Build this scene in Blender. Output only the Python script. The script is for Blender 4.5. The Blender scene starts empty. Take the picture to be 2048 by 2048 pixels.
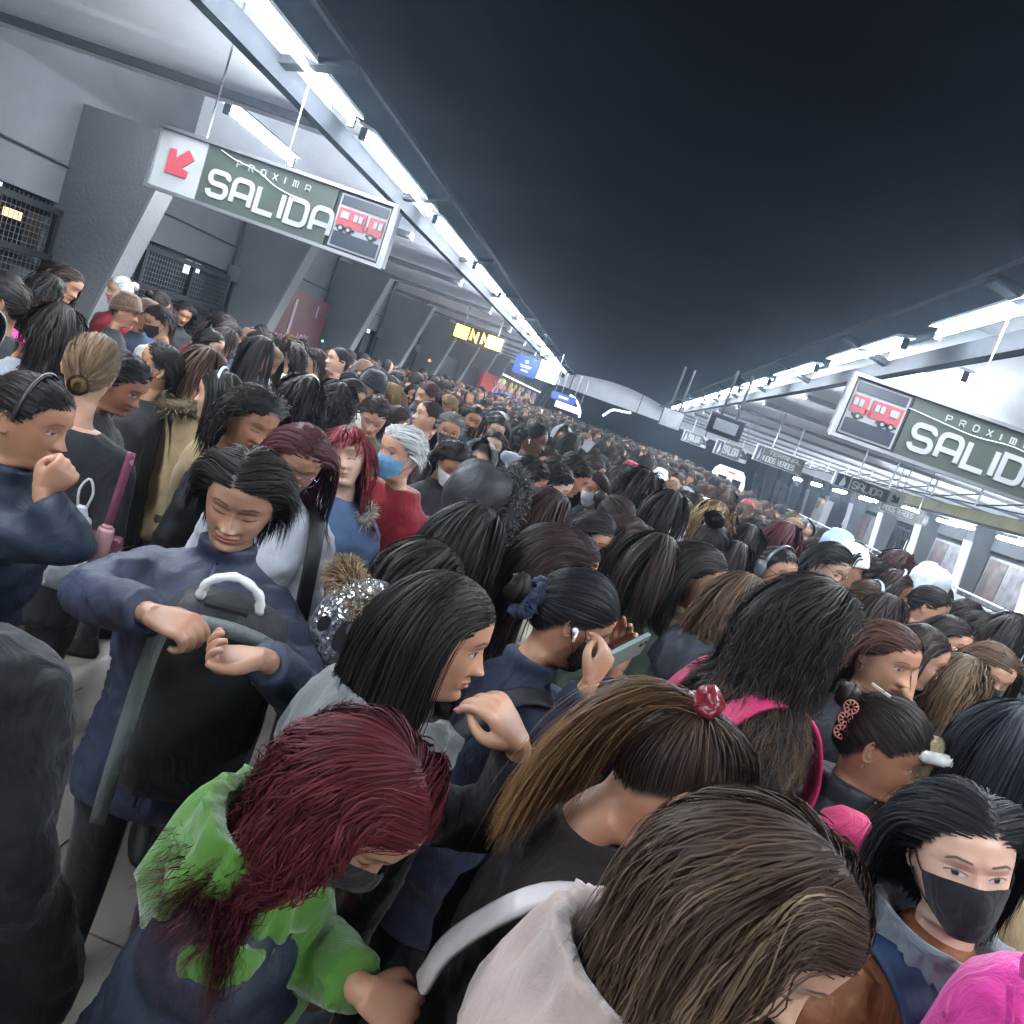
import bpy, bmesh, math, random
import numpy as np
from mathutils import Vector, Matrix, Euler
from math import radians as rad, pi, sin, cos, tan, atan2, sqrt
random.seed(7); RN = np.random.default_rng(7)
S = bpy.context.scene
COL = S.collection
# ---------------------------------------------------------------- camera
FPX = 1585.0; ROLL, PITCH, YAW = rad(19.9), rad(-8.2), rad(-4.5); CAMZ = 1.9
_f = np.array([sin(YAW)*cos(PITCH), cos(YAW)*cos(PITCH), sin(PITCH)])
_r = np.array([cos(YAW), -sin(YAW), 0.0]); _u = np.cross(_r, _f)
RT = _r*cos(ROLL)+_u*sin(ROLL); UP = -_r*sin(ROLL)+_u*cos(ROLL); FW = _f
cd = bpy.data.cameras.new('camera'); cam = bpy.data.objects.new('camera', cd); COL.objects.link(cam)
cam.matrix_world = Matrix(((RT[0], UP[0], -FW[0], 0), (RT[1], UP[1], -FW[1], 0), (RT[2], UP[2], -FW[2], CAMZ), (0, 0, 0, 1)))
cd.sensor_fit = 'HORIZONTAL'; cd.sensor_width = 36; cd.lens = 36*FPX/2048; cd.clip_start = 0.05; cd.clip_end = 500
S.camera = cam
# ---------------------------------------------------------------- world: night, a faint sky glow
W = bpy.data.worlds.new('World'); S.world = W; W.use_nodes = True
wn = W.node_tree.nodes; wl = W.node_tree.links
bg = wn['Background']; bg.inputs[0].default_value = (0.35, 0.45, 0.7, 1); bg.inputs[1].default_value = 0.02
S.view_settings.view_transform = 'Standard'; S.view_settings.look = 'None'; S.view_settings.gamma = 1
S.view_settings.use_curve_mapping = False
S.view_settings.exposure = 0.40
S.cycles.max_bounces = 5; S.cycles.diffuse_bounces = 3; S.cycles.glossy_bounces = 2
S.cycles.transparent_max_bounces = 6; S.cycles.sample_clamp_indirect = 4; S.cycles.use_adaptive_sampling = True; S.cycles.adaptive_threshold = .03; S.cycles.volume_bounces = 0
# the tubes: real light of every lamp is an area light lying in its tube
LAMP_W = 54.0            # watts of each tube's light
LAMP_COL = (0.86, 0.93, 1.0)

# ---------------------------------------------------------------- pixel -> place, for laying things out at real distances
def ray(x, y): return FW + RT*(x-1024)/FPX - UP*(y-1024)/FPX
def at_d(x, y, d): return np.array([0, 0, CAMZ]) + ray(x, y)*d
def at_z(x, y, z): v = ray(x, y); return np.array([0, 0, CAMZ]) + v*(z-CAMZ)/v[2]
def at_Y(x, y, Y): v = ray(x, y); return np.array([0, 0, CAMZ]) + v*Y/v[1]
def at_X(x, y, X): v = ray(x, y); return np.array([0, 0, CAMZ]) + v*X/v[0]
def px_of(P):
    q = np.array(P, float)-[0, 0, CAMZ]; d = q@FW
    return 1024+FPX*(q@RT)/d, 1024-FPX*(q@UP)/d, d

# ---------------------------------------------------------------- object helpers
def tag(o, label=None, cat=None, group=None, kind=None):
    if label: o['label'] = label
    if cat: o['category'] = cat
    if group: o['group'] = group
    if kind: o['kind'] = kind
    return o
def empty(name, loc=(0, 0, 0), rz=0.0, label=None, cat=None, group=None):
    o = bpy.data.objects.new(name, None); COL.objects.link(o)
    o.location = loc; o.rotation_euler = (0, 0, rz); o.empty_display_size = .1
    return tag(o, label, cat, group)
def link_mesh(name, me, parent=None, color=None):
    o = bpy.data.objects.new(name, me); COL.objects.link(o)
    if parent is not None: o.parent = parent
    if color is not None: o.color = (color[0], color[1], color[2], 1)
    return o
def np_mesh(name, V, Q, mat, smooth=True, attrs=None, mats=None, mat_idx=None):
    """V (n,3) array, Q list/array of quads or tris (all the same arity), or list of such arrays"""
    me = bpy.data.meshes.new(name)
    V = np.asarray(V, np.float32)
    Qs = Q if isinstance(Q, list) and len(Q) and isinstance(Q[0], np.ndarray) else [np.asarray(Q, np.int32)]
    Qs = [q for q in Qs if len(q)]
    loops = np.concatenate([q.ravel() for q in Qs]).astype(np.int32)
    tot = np.concatenate([np.full(len(q), q.shape[1], np.int32) for q in Qs])
    st = np.concatenate([[0], np.cumsum(tot)[:-1]]).astype(np.int32)
    me.vertices.add(len(V)); me.vertices.foreach_set('co', V.ravel())
    me.loops.add(len(loops)); me.loops.foreach_set('vertex_index', loops)
    me.polygons.add(len(tot)); me.polygons.foreach_set('loop_start', st); me.polygons.foreach_set('loop_total', tot)
    me.polygons.foreach_set('use_smooth', np.full(len(tot), smooth, bool))
    for m in (mats or [mat]): me.materials.append(m)
    if mat_idx is not None: me.polygons.foreach_set('material_index', np.asarray(mat_idx, np.int32))
    me.update(calc_edges=True)
    if attrs:
        for k, a in attrs.items():
            a = np.asarray(a, np.float32)
            if a.ndim == 1:
                at = me.attributes.new(k, 'FLOAT', 'POINT'); at.data.foreach_set('value', a)
            else:
                at = me.attributes.new(k, 'FLOAT_COLOR', 'POINT'); at.data.foreach_set('color', a.ravel())
    return me
class MB:
    """collects boxes, tubes, prisms and quads into one mesh"""
    def __init__(s): s.V = []; s.F = {3: [], 4: []}; s.n = 0
    def add(s, V, Q):
        V = np.asarray(V, float).reshape(-1, 3)
        for q in (Q if isinstance(Q, list) else [Q]):
            q = np.asarray(q, int)
            if len(q): s.F[q.shape[1]].append(q+s.n)
        s.V.append(V); s.n += len(V); return s
    def box(s, c, d, R=None):
        c = np.array(c, float); h = np.array(d, float)/2
        v = np.array([[x, y, z] for x in (-1, 1) for y in (-1, 1) for z in (-1, 1)])*h
        if R is not None: v = v@np.array(R).T
        return s.add(v+c, np.array([[0, 1, 3, 2], [4, 6, 7, 5], [0, 4, 5, 1], [2, 3, 7, 6], [0, 2, 6, 4], [1, 5, 7, 3]]))
    def box2(s, a, b):
        a = np.minimum(a, b)*1.0 if False else np.array(a, float); b = np.array(b, float)
        return s.box((a+b)/2, np.abs(b-a))
    def bar(s, a, b, w, h=None, up=(0, 0, 1)):
        a = np.array(a, float); b = np.array(b, float); t = b-a; L = np.linalg.norm(t); t /= L
        u = np.array(up, float); x = np.cross(t, u)
        if np.linalg.norm(x) < 1e-4: x = np.cross(t, (1, 0, 0))
        x /= np.linalg.norm(x); u = np.cross(x, t)
        return s.box((a+b)/2, (w, L, h or w), np.array([x, t, u]).T)
    def tube(s, P, r, n=8, cap=True):
        V, Q, C = tube_geo(P, r, n, cap); return s.add(V, [Q, C])
    def prism(s, pts, axis_v, origin=(0, 0, 0), U=(1, 0, 0), Vv=(0, 0, 1)):
        """convex polygon pts in plane (U,Vv) extruded along axis_v"""
        U = np.array(U, float); Vv = np.array(Vv, float); o = np.array(origin, float); n = len(pts)
        A = np.array([o+U*p[0]+Vv*p[1] for p in pts]); B = A+np.array(axis_v, float)
        side = np.array([[i, (i+1) % n, n+(i+1) % n, n+i] for i in range(n)])
        ta = np.array([[0, i+1, i] for i in range(1, n-1)]); tb = np.array([[n, n+i, n+i+1] for i in range(1, n-1)])
        return s.add(np.vstack([A, B]), [side, ta, tb])
    def mesh(s, name, mat, smooth=False):
        V = np.vstack(s.V); fs = [np.vstack(s.F[k]) for k in (3, 4) if s.F[k]]
        me = np_mesh(name, V, fs, mat, smooth)
        bm = bmesh.new(); bm.from_mesh(me); bmesh.ops.recalc_face_normals(bm, faces=bm.faces); bm.to_mesh(me); bm.free()
        return me
    def objs(s, name, mat, parent=None, color=None, smooth=False):
        """one object for each piece added"""
        n0 = 0; out = []
        for V in s.V:
            b = MB(); b.V = [V]; n1 = n0+len(V)
            for k in (3, 4):
                for F in s.F[k]:
                    m = (F.min(1) >= n0) & (F.max(1) < n1)
                    if m.any(): b.F[k].append(F[m]-n0)
            out.append(b.obj(name, mat, parent, color, smooth)); n0 = n1
        return out
    def obj(s, name, mat, parent=None, color=None, smooth=False):
        return link_mesh(name, s.mesh(name, mat, smooth), parent, color)
def tube_geo(P, r, n=8, cap=True, flat=None):
    P = np.asarray(P, float); m = len(P); r = np.broadcast_to(np.asarray(r, float), (m,))
    T = np.gradient(P, axis=0); T /= np.linalg.norm(T, axis=1)[:, None]+1e-9
    ref = np.array([0, 0, 1.0]) if abs(T[0][2]) < .9 else np.array([1.0, 0, 0])
    x = np.cross(ref, T[0]); x /= np.linalg.norm(x); V = []
    for i in range(m):
        x = x-T[i]*(x@T[i]); x /= np.linalg.norm(x)+1e-9; y = np.cross(T[i], x)
        a = np.arange(n)*2*pi/n
        V.append(P[i]+r[i]*(np.outer(np.cos(a), x)+np.outer(np.sin(a), y)*(flat or 1)))
    V = np.vstack(V); i, j = np.meshgrid(np.arange(m-1), np.arange(n), indexing='ij'); j2 = (j+1) % n
    Q = np.stack([i*n+j, i*n+j2, (i+1)*n+j2, (i+1)*n+j], -1).reshape(-1, 4)
    C = np.zeros((0, 3), int)
    if cap:
        V = np.vstack([V, P[0], P[-1]]); k = m*n; jj = np.arange(n); j2 = (jj+1) % n
        C = np.vstack([np.stack([jj*0+k, j2, jj], -1), np.stack([jj*0+k+1, (m-1)*n+jj, (m-1)*n+j2], -1)])
    return V, Q, C
def spline(P, n):
    """Catmull-Rom through P"""
    P = np.asarray(P, float); m = len(P)
    if m < 3: t = np.linspace(0, 1, n)[:, None]; return P[0]*(1-t)+P[-1]*t
    E = np.vstack([2*P[0]-P[1], P, 2*P[-1]-P[-2]]); out = []
    for t in np.linspace(0, m-1-1e-6, n):
        i = int(t); f = t-i; a, b, c, d = E[i], E[i+1], E[i+2], E[i+3]
        out.append(.5*((2*b)+(-a+c)*f+(2*a-5*b+4*c-d)*f*f+(-a+3*b-3*c+d)*f**3))
    return np.array(out)

# ---------------------------------------------------------------- materials
def nt(name):
    m = bpy.data.materials.new(name); m.use_nodes = True; t = m.node_tree
    return m, t, t.nodes, t.links, t.nodes['Principled BSDF']
def mat_basic(name, col=None, rough=.6, metal=0, noise=.15, nscale=6, bump=0, bscale=40, emit=None, estr=0, spec=.5, stretch=None, sheen=0, dirt=None):
    """colour from the object (col None) or fixed, with a soft noise variation and a fine bump"""
    m, t, N, L, B = nt(name)
    if col is None:
        oi = N.new('ShaderNodeObjectInfo'); base = oi.outputs['Color']
    else:
        rg = N.new('ShaderNodeRGB'); rg.outputs[0].default_value = (*col, 1); base = rg.outputs[0]
    tc = N.new('ShaderNodeTexCoord'); src = tc.outputs['Object']
    if stretch:
        mp = N.new('ShaderNodeMapping'); mp.inputs['Scale'].default_value = stretch; L.new(src, mp.inputs[0]); src = mp.outputs[0]
    if noise:
        nz = N.new('ShaderNodeTexNoise'); nz.inputs['Scale'].default_value = nscale; nz.inputs['Detail'].default_value = 5; L.new(src, nz.inputs[0])
        mr = N.new('ShaderNodeMapRange'); mr.inputs[1].default_value = .3; mr.inputs[2].default_value = .7
        mr.inputs[3].default_value = 1-noise; mr.inputs[4].default_value = 1+noise; L.new(nz.outputs[0], mr.inputs[0])
        mx = N.new('ShaderNodeVectorMath'); mx.operation = 'SCALE'; L.new(base, mx.inputs[0]); L.new(mr.outputs[0], mx.inputs['Scale'])
        base = mx.outputs[0]
    L.new(base, B.inputs['Base Color'])
    B.inputs['Roughness'].default_value = rough; B.inputs['Metallic'].default_value = metal
    B.inputs['Specular IOR Level'].default_value = spec
    if sheen: B.inputs['Sheen Weight'].default_value = sheen; B.inputs['Sheen Roughness'].default_value = .5
    if bump:
        n2 = N.new('ShaderNodeTexNoise'); n2.inputs['Scale'].default_value = bscale; n2.inputs['Detail'].default_value = 4; L.new(src, n2.inputs[0])
        bp = N.new('ShaderNodeBump'); bp.inputs['Strength'].default_value = bump; bp.inputs['Distance'].default_value = .02
        L.new(n2.outputs[0], bp.inputs['Height']); L.new(bp.outputs[0], B.inputs['Normal'])
    if emit: B.inputs['Emission Color'].default_value = (*emit, 1); B.inputs['Emission Strength'].default_value = estr
    return m
# ================================================================ people: noise, materials
def vnoise(P, sc, seed=0):
    """smooth value noise in [-1,1] for points P (n,3)"""
    p = np.asarray(P, float)*sc+seed*17.3+1000; i = np.floor(p).astype(np.int64); f = p-i; f = f*f*(3-2*f)
    def h(a):
        v = (a[:, 0]*73856093) ^ (a[:, 1]*19349663) ^ (a[:, 2]*83492791); v = (v*1103515245+12345) & 0x7fffffff
        v = (v ^ (v >> 13))*1274126177 & 0x7fffffff
        return (v/0x3fffffff)-1
    r = 0
    for dx in (0, 1):
        for dy in (0, 1):
            for dz in (0, 1):
                w = (f[:, 0] if dx else 1-f[:, 0])*(f[:, 1] if dy else 1-f[:, 1])*(f[:, 2] if dz else 1-f[:, 2])
                r = r+w*h(i+np.array([dx, dy, dz]))
    return r
def sst(x, a, b): t = np.clip((x-a)/(b-a), 0, 1); return t*t*(3-2*t)
def mix_node(N, L, fac, a, b):
    m = N.new('ShaderNodeMix'); m.data_type = 'RGBA'
    if hasattr(fac, 'links'): L.new(fac, m.inputs[0])
    else: m.inputs[0].default_value = fac
    for s, v in ((6, a), (7, b)):
        if hasattr(v, 'links'): L.new(v, m.inputs[s])
        else: m.inputs[s].default_value = (*v, 1)
    return m.outputs[2]
def skin_mat():
    m, t, N, L, B = nt('skin')
    oi = N.new('ShaderNodeObjectInfo'); at = N.new('ShaderNodeAttribute'); at.attribute_name = 'fm'
    sp = N.new('ShaderNodeSeparateColor'); L.new(at.outputs['Color'], sp.inputs[0])
    tc = N.new('ShaderNodeTexCoord'); nz = N.new('ShaderNodeTexNoise'); nz.inputs['Scale'].default_value = 22; nz.inputs['Detail'].default_value = 6
    L.new(tc.outputs['Object'], nz.inputs[0])
    mr = N.new('ShaderNodeMapRange'); mr.inputs[1].default_value = .3; mr.inputs[2].default_value = .7; mr.inputs[3].default_value = .86; mr.inputs[4].default_value = 1.12
    L.new(nz.outputs[0], mr.inputs[0])
    sc = N.new('ShaderNodeVectorMath'); sc.operation = 'SCALE'; L.new(oi.outputs['Color'], sc.inputs[0]); L.new(mr.outputs[0], sc.inputs['Scale'])
    n3 = N.new('ShaderNodeTexNoise'); n3.inputs['Scale'].default_value = 9; L.new(tc.outputs['Object'], n3.inputs[0]); m3 = N.new('ShaderNodeMapRange'); m3.inputs[1].default_value = .42; m3.inputs[2].default_value = .68; m3.inputs[4].default_value = .45; L.new(n3.outputs[0], m3.inputs[0]); rd = N.new('ShaderNodeVectorMath'); rd.operation = 'MULTIPLY'; L.new(sc.outputs[0], rd.inputs[0]); rd.inputs[1].default_value = (1.06, .80, .74)
    sc = type('o', (), {'outputs': [mix_node(N, L, m3.outputs[0], sc.outputs[0], rd.outputs[0])]})()
    lip = N.new('ShaderNodeVectorMath'); lip.operation = 'MULTIPLY'; L.new(sc.outputs[0], lip.inputs[0]); lip.inputs[1].default_value = (.80, .48, .50)
    c = mix_node(N, L, sp.outputs[0], sc.outputs[0], lip.outputs[0])
    c = mix_node(N, L, sp.outputs[2], c, (.50, .47, .45))
    c = mix_node(N, L, sp.outputs[1], c, (.018, .012, .010))
    c = mix_node(N, L, at.outputs['Alpha'], c, (.035, .022, .018))
    L.new(c, B.inputs['Base Color']); B.inputs['Roughness'].default_value = .46; B.inputs['Specular IOR Level'].default_value = .42
    B.inputs['Subsurface Weight'].default_value = .12; B.inputs['Subsurface Radius'].default_value = (.02, .008, .005); B.inputs['Subsurface Scale'].default_value = .25
    n2 = N.new('ShaderNodeTexNoise'); n2.inputs['Scale'].default_value = 420; L.new(tc.outputs['Object'], n2.inputs[0])
    bp = N.new('ShaderNodeBump'); bp.inputs['Strength'].default_value = .25; bp.inputs['Distance'].default_value = .001
    L.new(n2.outputs[0], bp.inputs['Height']); L.new(bp.outputs[0], B.inputs['Normal'])
    return m
def hair_mat():
    m, t, N, L, B = nt('hair')
    oi = N.new('ShaderNodeObjectInfo')
    tip = N.new('ShaderNodeAttribute'); tip.attribute_type = 'OBJECT'; tip.attribute_name = 'tip'
    hv = N.new('ShaderNodeAttribute'); hv.attribute_name = 'hv'; ht = N.new('ShaderNodeAttribute'); ht.attribute_name = 'ht'
    c = mix_node(N, L, ht.outputs['Fac'], oi.outputs['Color'], tip.outputs['Color'])
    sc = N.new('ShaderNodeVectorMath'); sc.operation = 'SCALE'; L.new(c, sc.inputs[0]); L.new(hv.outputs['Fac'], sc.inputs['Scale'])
    L.new(sc.outputs[0], B.inputs['Base Color']); B.inputs['Roughness'].default_value = .55; B.inputs['Specular IOR Level'].default_value = .17
    return m
def cloth_mat(name='cloth', rough=.85, wr=.55, sheen=.1, nscale=9, spec=.25, weave=600):
    m, t, N, L, B = nt(name)
    oi = N.new('ShaderNodeObjectInfo'); tc = N.new('ShaderNodeTexCoord')
    nz = N.new('ShaderNodeTexNoise'); nz.inputs['Scale'].default_value = 5; nz.inputs['Detail'].default_value = 6; L.new(tc.outputs['Object'], nz.inputs[0])
    mr = N.new('ShaderNodeMapRange'); mr.inputs[1].default_value = .3; mr.inputs[2].default_value = .7; mr.inputs[3].default_value = .8; mr.inputs[4].default_value = 1.2; L.new(nz.outputs[0], mr.inputs[0])
    sc = N.new('ShaderNodeVectorMath'); sc.operation = 'SCALE'; L.new(oi.outputs['Color'], sc.inputs[0]); L.new(mr.outputs[0], sc.inputs['Scale'])
    L.new(sc.outputs[0], B.inputs['Base Color']); B.inputs['Roughness'].default_value = rough; B.inputs['Specular IOR Level'].default_value = spec
    B.inputs['Sheen Weight'].default_value = sheen
    n1 = N.new('ShaderNodeTexNoise'); n1.inputs['Scale'].default_value = nscale; n1.inputs['Detail'].default_value = 5; n1.inputs['Distortion'].default_value = 1.4
    mp = N.new('ShaderNodeMapping'); mp.inputs['Scale'].default_value = (1, 1, .55); L.new(tc.outputs['Object'], mp.inputs[0]); L.new(mp.outputs[0], n1.inputs[0])
    n2 = N.new('ShaderNodeTexNoise'); n2.inputs['Scale'].default_value = weave; L.new(tc.outputs['Object'], n2.inputs[0])
    b1 = N.new('ShaderNodeBump'); b1.inputs['Strength'].default_value = wr; b1.inputs['Distance'].default_value = .03; L.new(n1.outputs[0], b1.inputs['Height'])
    b2 = N.new('ShaderNodeBump'); b2.inputs['Strength'].default_value = .3; b2.inputs['Distance'].default_value = .002; L.new(n2.outputs[0], b2.inputs['Height'])
    L.new(b1.outputs[0], b2.inputs['Normal']); L.new(b2.outputs[0], B.inputs['Normal'])
    return m
M_SKIN = skin_mat(); M_HAIR = hair_mat()
M_CLOTH = cloth_mat(); M_NYLON = cloth_mat('nylon', .55, .3, 0, 12, .35, 900); M_FLEECE = cloth_mat('fleece', 1, .35, .4, 12, .1, 160)
M_PLASTIC = mat_basic('plastic', None, .3, 0, .05); M_FUR = hair_mat(); M_FUR.name = 'fur'
M_METAL = mat_basic('metal', None, .25, 1, .05)
M_KNIT = cloth_mat('knit', .95, .4, .3, 30, .1, 200)
BK = (.012, .011, .012)

def pattern_mat(kind):
    m = cloth_mat(kind, .9, .4, .2); N, L = m.node_tree.nodes, m.node_tree.links; B = N['Principled BSDF']; tc = [n for n in N if n.type == 'TEX_COORD'][0]
    src = B.inputs['Base Color'].links[0].from_socket
    if kind == 'plaid_cloth':
        sp = N.new('ShaderNodeSeparateXYZ'); L.new(tc.outputs['Object'], sp.inputs[0]); acc = src
        ad = N.new('ShaderNodeMath'); ad.operation = 'ADD'; L.new(sp.outputs['X'], ad.inputs[0]); L.new(sp.outputs['Y'], ad.inputs[1])
        for so, per, wd, col in ((ad.outputs[0], .11, .27, (.10, .022, .014)), (sp.outputs['Z'], .11, .27, (.10, .022, .014)), (ad.outputs[0], .0275, .2, (.20, .10, .05)), (sp.outputs['Z'], .0275, .2, (.20, .10, .05))):
            a = N.new('ShaderNodeMath'); a.operation = 'DIVIDE'; a.inputs[1].default_value = per; L.new(so, a.inputs[0])
            f = N.new('ShaderNodeMath'); f.operation = 'FRACT'; L.new(a.outputs[0], f.inputs[0]); g = N.new('ShaderNodeMath'); g.operation = 'LESS_THAN'; g.inputs[1].default_value = wd; L.new(f.outputs[0], g.inputs[0])
            h = N.new('ShaderNodeMath'); h.operation = 'MULTIPLY'; h.inputs[1].default_value = .75 if per > .1 else .5; L.new(g.outputs[0], h.inputs[0]); acc = mix_node(N, L, h.outputs[0], acc, col)
        L.new(acc, B.inputs['Base Color'])
    else:
        n = N.new('ShaderNodeTexNoise'); n.inputs['Scale'].default_value = 22; L.new(tc.outputs['Object'], n.inputs[0]); g = N.new('ShaderNodeMath'); g.operation = 'GREATER_THAN'; g.inputs[1].default_value = .52; L.new(n.outputs[0], g.inputs[0])
        L.new(mix_node(N, L, g.outputs[0], src, (.10, .12, .11)), B.inputs['Base Color'])
    return m
M_PLAID = pattern_mat('plaid_cloth'); M_CAMO = pattern_mat('camouflage_cloth')
# ================================================================ head
_zs = np.linspace(.12, -.26, 400)
def _prof(tab, sm=5):
    z, v = np.array(tab).T; o = np.argsort(z); y = np.interp(_zs, z[o], v[o])
    k = np.exp(-.5*(np.arange(-12, 13)/sm)**2); k /= k.sum(); yp = np.pad(y, 12, mode='edge'); y2 = np.convolve(yp, k, 'valid')
    w = sst(_zs, .095, .112); return y*w+y2*(1-w)
FRONT = _prof([(.12, 0), (.117, .022), (.11, .043), (.098, .062), (.08, .078), (.06, .088), (.035, .0915), (.015, .088), (-.005, .086), (-.035, .086), (-.06, .087), (-.078, .0835), (-.095, .086), (-.105, .081), (-.112, .066), (-.117, .045), (-.124, .026), (-.14, .022), (-.17, .026), (-.2, .035), (-.26, .05)], 4)
BACK = _prof([(.12, 0), (.117, .028), (.11, .05), (.098, .068), (.08, .084), (.055, .096), (.025, .1), (-.01, .097), (-.04, .086), (-.07, .07), (-.095, .06), (-.13, .056), (-.17, .06), (-.2, .066), (-.26, .075)], 8)
WID = _prof([(.12, 0), (.117, .022), (.11, .041), (.098, .055), (.08, .066), (.055, .0745), (.02, .0755), (-.01, .0735), (-.035, .069), (-.06, .061), (-.08, .053), (-.095, .047), (-.108, .046), (-.12, .050), (-.15, .05), (-.18, .054), (-.21, .075), (-.26, .11)], 6)
def _at(tab, z): return np.interp(-np.asarray(z), -_zs, tab)
def G(x, s): return np.exp(-.5*(x/s)**2)
def head_pt(phi, z, bumps=1.0, eyes='down', mouth=0.0, off=0.0):
    """phi 0 = face front (+y), positive to +x"""
    f, b, w = _at(FRONT, z), _at(BACK, z), _at(WID, z)
    yc = -.012*sst(z, -.1, -.05)*sst(-z, -.12, -.08); yc = yc-.018*(1-sst(z, -.125, -.1))
    s, c = np.sin(phi), np.cos(phi); fr = c > 0
    n = 2/np.where(fr, 2.25-.25*sst(-z, .05, .1), 2.05)
    x = w*np.sign(s)*np.abs(s)**n; y = yc+np.where(fr, (f-yc)*np.abs(c)**n, -(b+yc)*np.abs(c)**n)
    if bumps:
        k = sst(c, .15, .6)*bumps
        d = 0
        nz = np.interp(-z, [-.02, -.012, .0, .014, .026, .033, .039, .043], [0, .002, .006, .013, .020, .024, .014, 0])
        ns = np.interp(-z, [-.015, .01, .03, .04], [.0075, .0075, .0105, .0125])
        d = d+nz*G(x, ns)+.0095*(G(x-.0135, .0055)+G(x+.0135, .0055))*G(z+.034, .0065)
        ax = np.abs(x)
        d = d-.0085*G(ax-.031, .015)*G(z-.004, .0105)+.0045*G(ax-.027, .017)*G(z-.025, .007)
        d = d+.0060*G(ax-.031, .0105)*G(z-.003, .0072)+.0045*G(ax-.043, .016)*G(z+.026, .017)-.003*G(ax-.02, .007)*G(z+.052, .012)
        d = d+.0065*G(x, .017)*G(z+.0575, .0042)+.0078*G(x, .0145)*G(z+.0685, .0050)-.0055*G(x, .014)*G(z+.063, .0016)
        d = d-.0016*G(ax-.0185-np.clip(-z-.036, 0, .03)*.42, .0028)*sst(-z, .034, .042)*(1-sst(-z, .058, .07))
        d = d-.002*G(x, .004)*G(z+.049, .006)-.0035*G(x, .018)*G(z+.079, .005)+.0035*G(x, .014)*G(z+.095, .009)
        if eyes != 'open': d = d-.0018*G(ax-.031, .012)*G(z+.0035, .0012)-.001*G(ax-.031, .013)*G(z-.011, .0013)
        else: d = d-.0022*G(ax-.031, .0125)*G(z-.0105, .0014)
        y = y+d*k
    if np.any(off):
        nn = np.stack([x/(w+1e-3), (y-yc)/(np.where(fr, f, b)+1e-3), np.where(z > .02, (z-.02)/.1, 0)], -1); nn /= np.linalg.norm(nn, axis=-1)[..., None]+1e-9
        return np.stack([x, y, z], -1)+nn*(np.zeros(np.shape(x))+off)[..., None]
    return np.stack([x, y, z], -1)
def hairline(phi):
    a = np.abs(np.degrees((phi+pi) % (2*pi)-pi))
    return np.interp(a, [0, 25, 45, 62, 78, 95, 110, 140, 180], [.072, .068, .055, .03, .0, .012, -.02, -.07, -.085])
def face_masks(V, eyes, look=(0, 0)):
    x, y, z = V.T; ax = np.abs(x); fr = (y > .03)
    lips = G(x, .019)**1.5*0+np.where(fr, 1, 0)*sst(-(((x/.0255)**2)+((z+.0635)/(.0098*(1-.35*(ax/.025)**2)))**2), -1.25, -.75)
    bt = .0265+.006*np.sqrt(np.clip((ax-.012)/.03, 0, 1))-.009*np.clip((ax-.036)/.014, 0, 1)**1.3
    dark = np.where(fr, 1, 0)*.85*sst(-np.abs(z-bt), -.0034, -.0012)*sst(ax, .012, .016)*sst(-ax, -.052, -.047)
    line = np.where(fr, 1, 0)*.8*sst(-np.abs(z+.0632), -.0016, -.0004)*sst(-ax, -.0255, -.018); dark = np.maximum(dark, line)
    nos = np.where(fr, 1, 0)*.75*G(ax-.0075, .003)*G(z+.0405, .0016); dark = np.maximum(dark, nos)
    ex = (ax-.0315)/.0152; white = np.zeros_like(x)
    if eyes == 'open':
        top = .0028+.0050*(1-ex**2); bot = .0018-.0036*(1-ex**2)
        ins = fr*(np.abs(ex) < 1)*sst(top-z, 0, .0012)*sst(z-bot, 0, .0012); white = ins
        ir = np.sqrt((ax-.0315-look[0]*np.sign(x))**2+(z-.004-look[1])**2)
        dark = np.maximum(dark, ins*sst(-ir, -.0062, -.0050))
        lash = fr*(np.abs(ex) < 1.08)*sst(-np.abs(z-top-.0006), -.0017, -.0006); dark = np.maximum(dark, lash*.95)
        dark = np.maximum(dark, .35*fr*(np.abs(ex) < 1)*sst(-np.abs(z-bot), -.001, -.0002))
    else:
        bot = -.0018-.003*(1-ex**2)
        lash = fr*(np.abs(ex) < 1.05)*sst(-np.abs(z-bot), -.0022, -.0008); dark = np.maximum(dark, lash*.9)
        dark = np.maximum(dark, .3*fr*(np.abs(ex) < 1)*G(z-.0115, .0012))
    ph = np.arctan2(x, y); hl = hairline(ph)
    sca = sst(z-hl, -.004, .014)*(z > -.1)
    return np.stack([lips, np.clip(dark, 0, 1), white, sca], -1)
def ear_geo(sx, nu=14, nv=8):
    t = np.linspace(0, 2*pi, nu, endpoint=False); r = np.linspace(.0, 1, nv); T, Rr = np.meshgrid(t, r, indexing='ij')
    yy = Rr*np.cos(T)*(.0155+.003*np.sin(T)); zz = Rr*np.sin(T)*.031
    prot = .005+.013*Rr**2*(.55-.45*np.cos(T))*(1-.35*(np.sin(T) < 0)*Rr)-.004*G(Rr-.72, .1)
    prot = np.where(Rr > .99, prot-.003, prot)
    # rolled back shell
    V = np.stack([sx*(.0675+prot), -.016+yy-.010*Rr*(1-np.cos(T))*.3, -.012+zz], -1).reshape(-1, 3)
    i, j = np.meshgrid(np.arange(nu), np.arange(nv-1), indexing='ij'); i2 = (i+1) % nu
    Q = np.stack([i*nv+j, i2*nv+j, i2*nv+j+1, i*nv+j+1], -1).reshape(-1, 4)
    B = V[np.arange(nu)*nv+nv-1].copy(); B[:, 0] = sx*.064; nb = len(V); V = np.vstack([V, B]); ii = np.arange(nu)
    Q2 = np.stack([ii*nv+nv-1, ((ii+1) % nu)*nv+nv-1, nb+(ii+1) % nu, nb+ii], -1)
    return V, np.vstack([Q, Q2])
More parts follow.
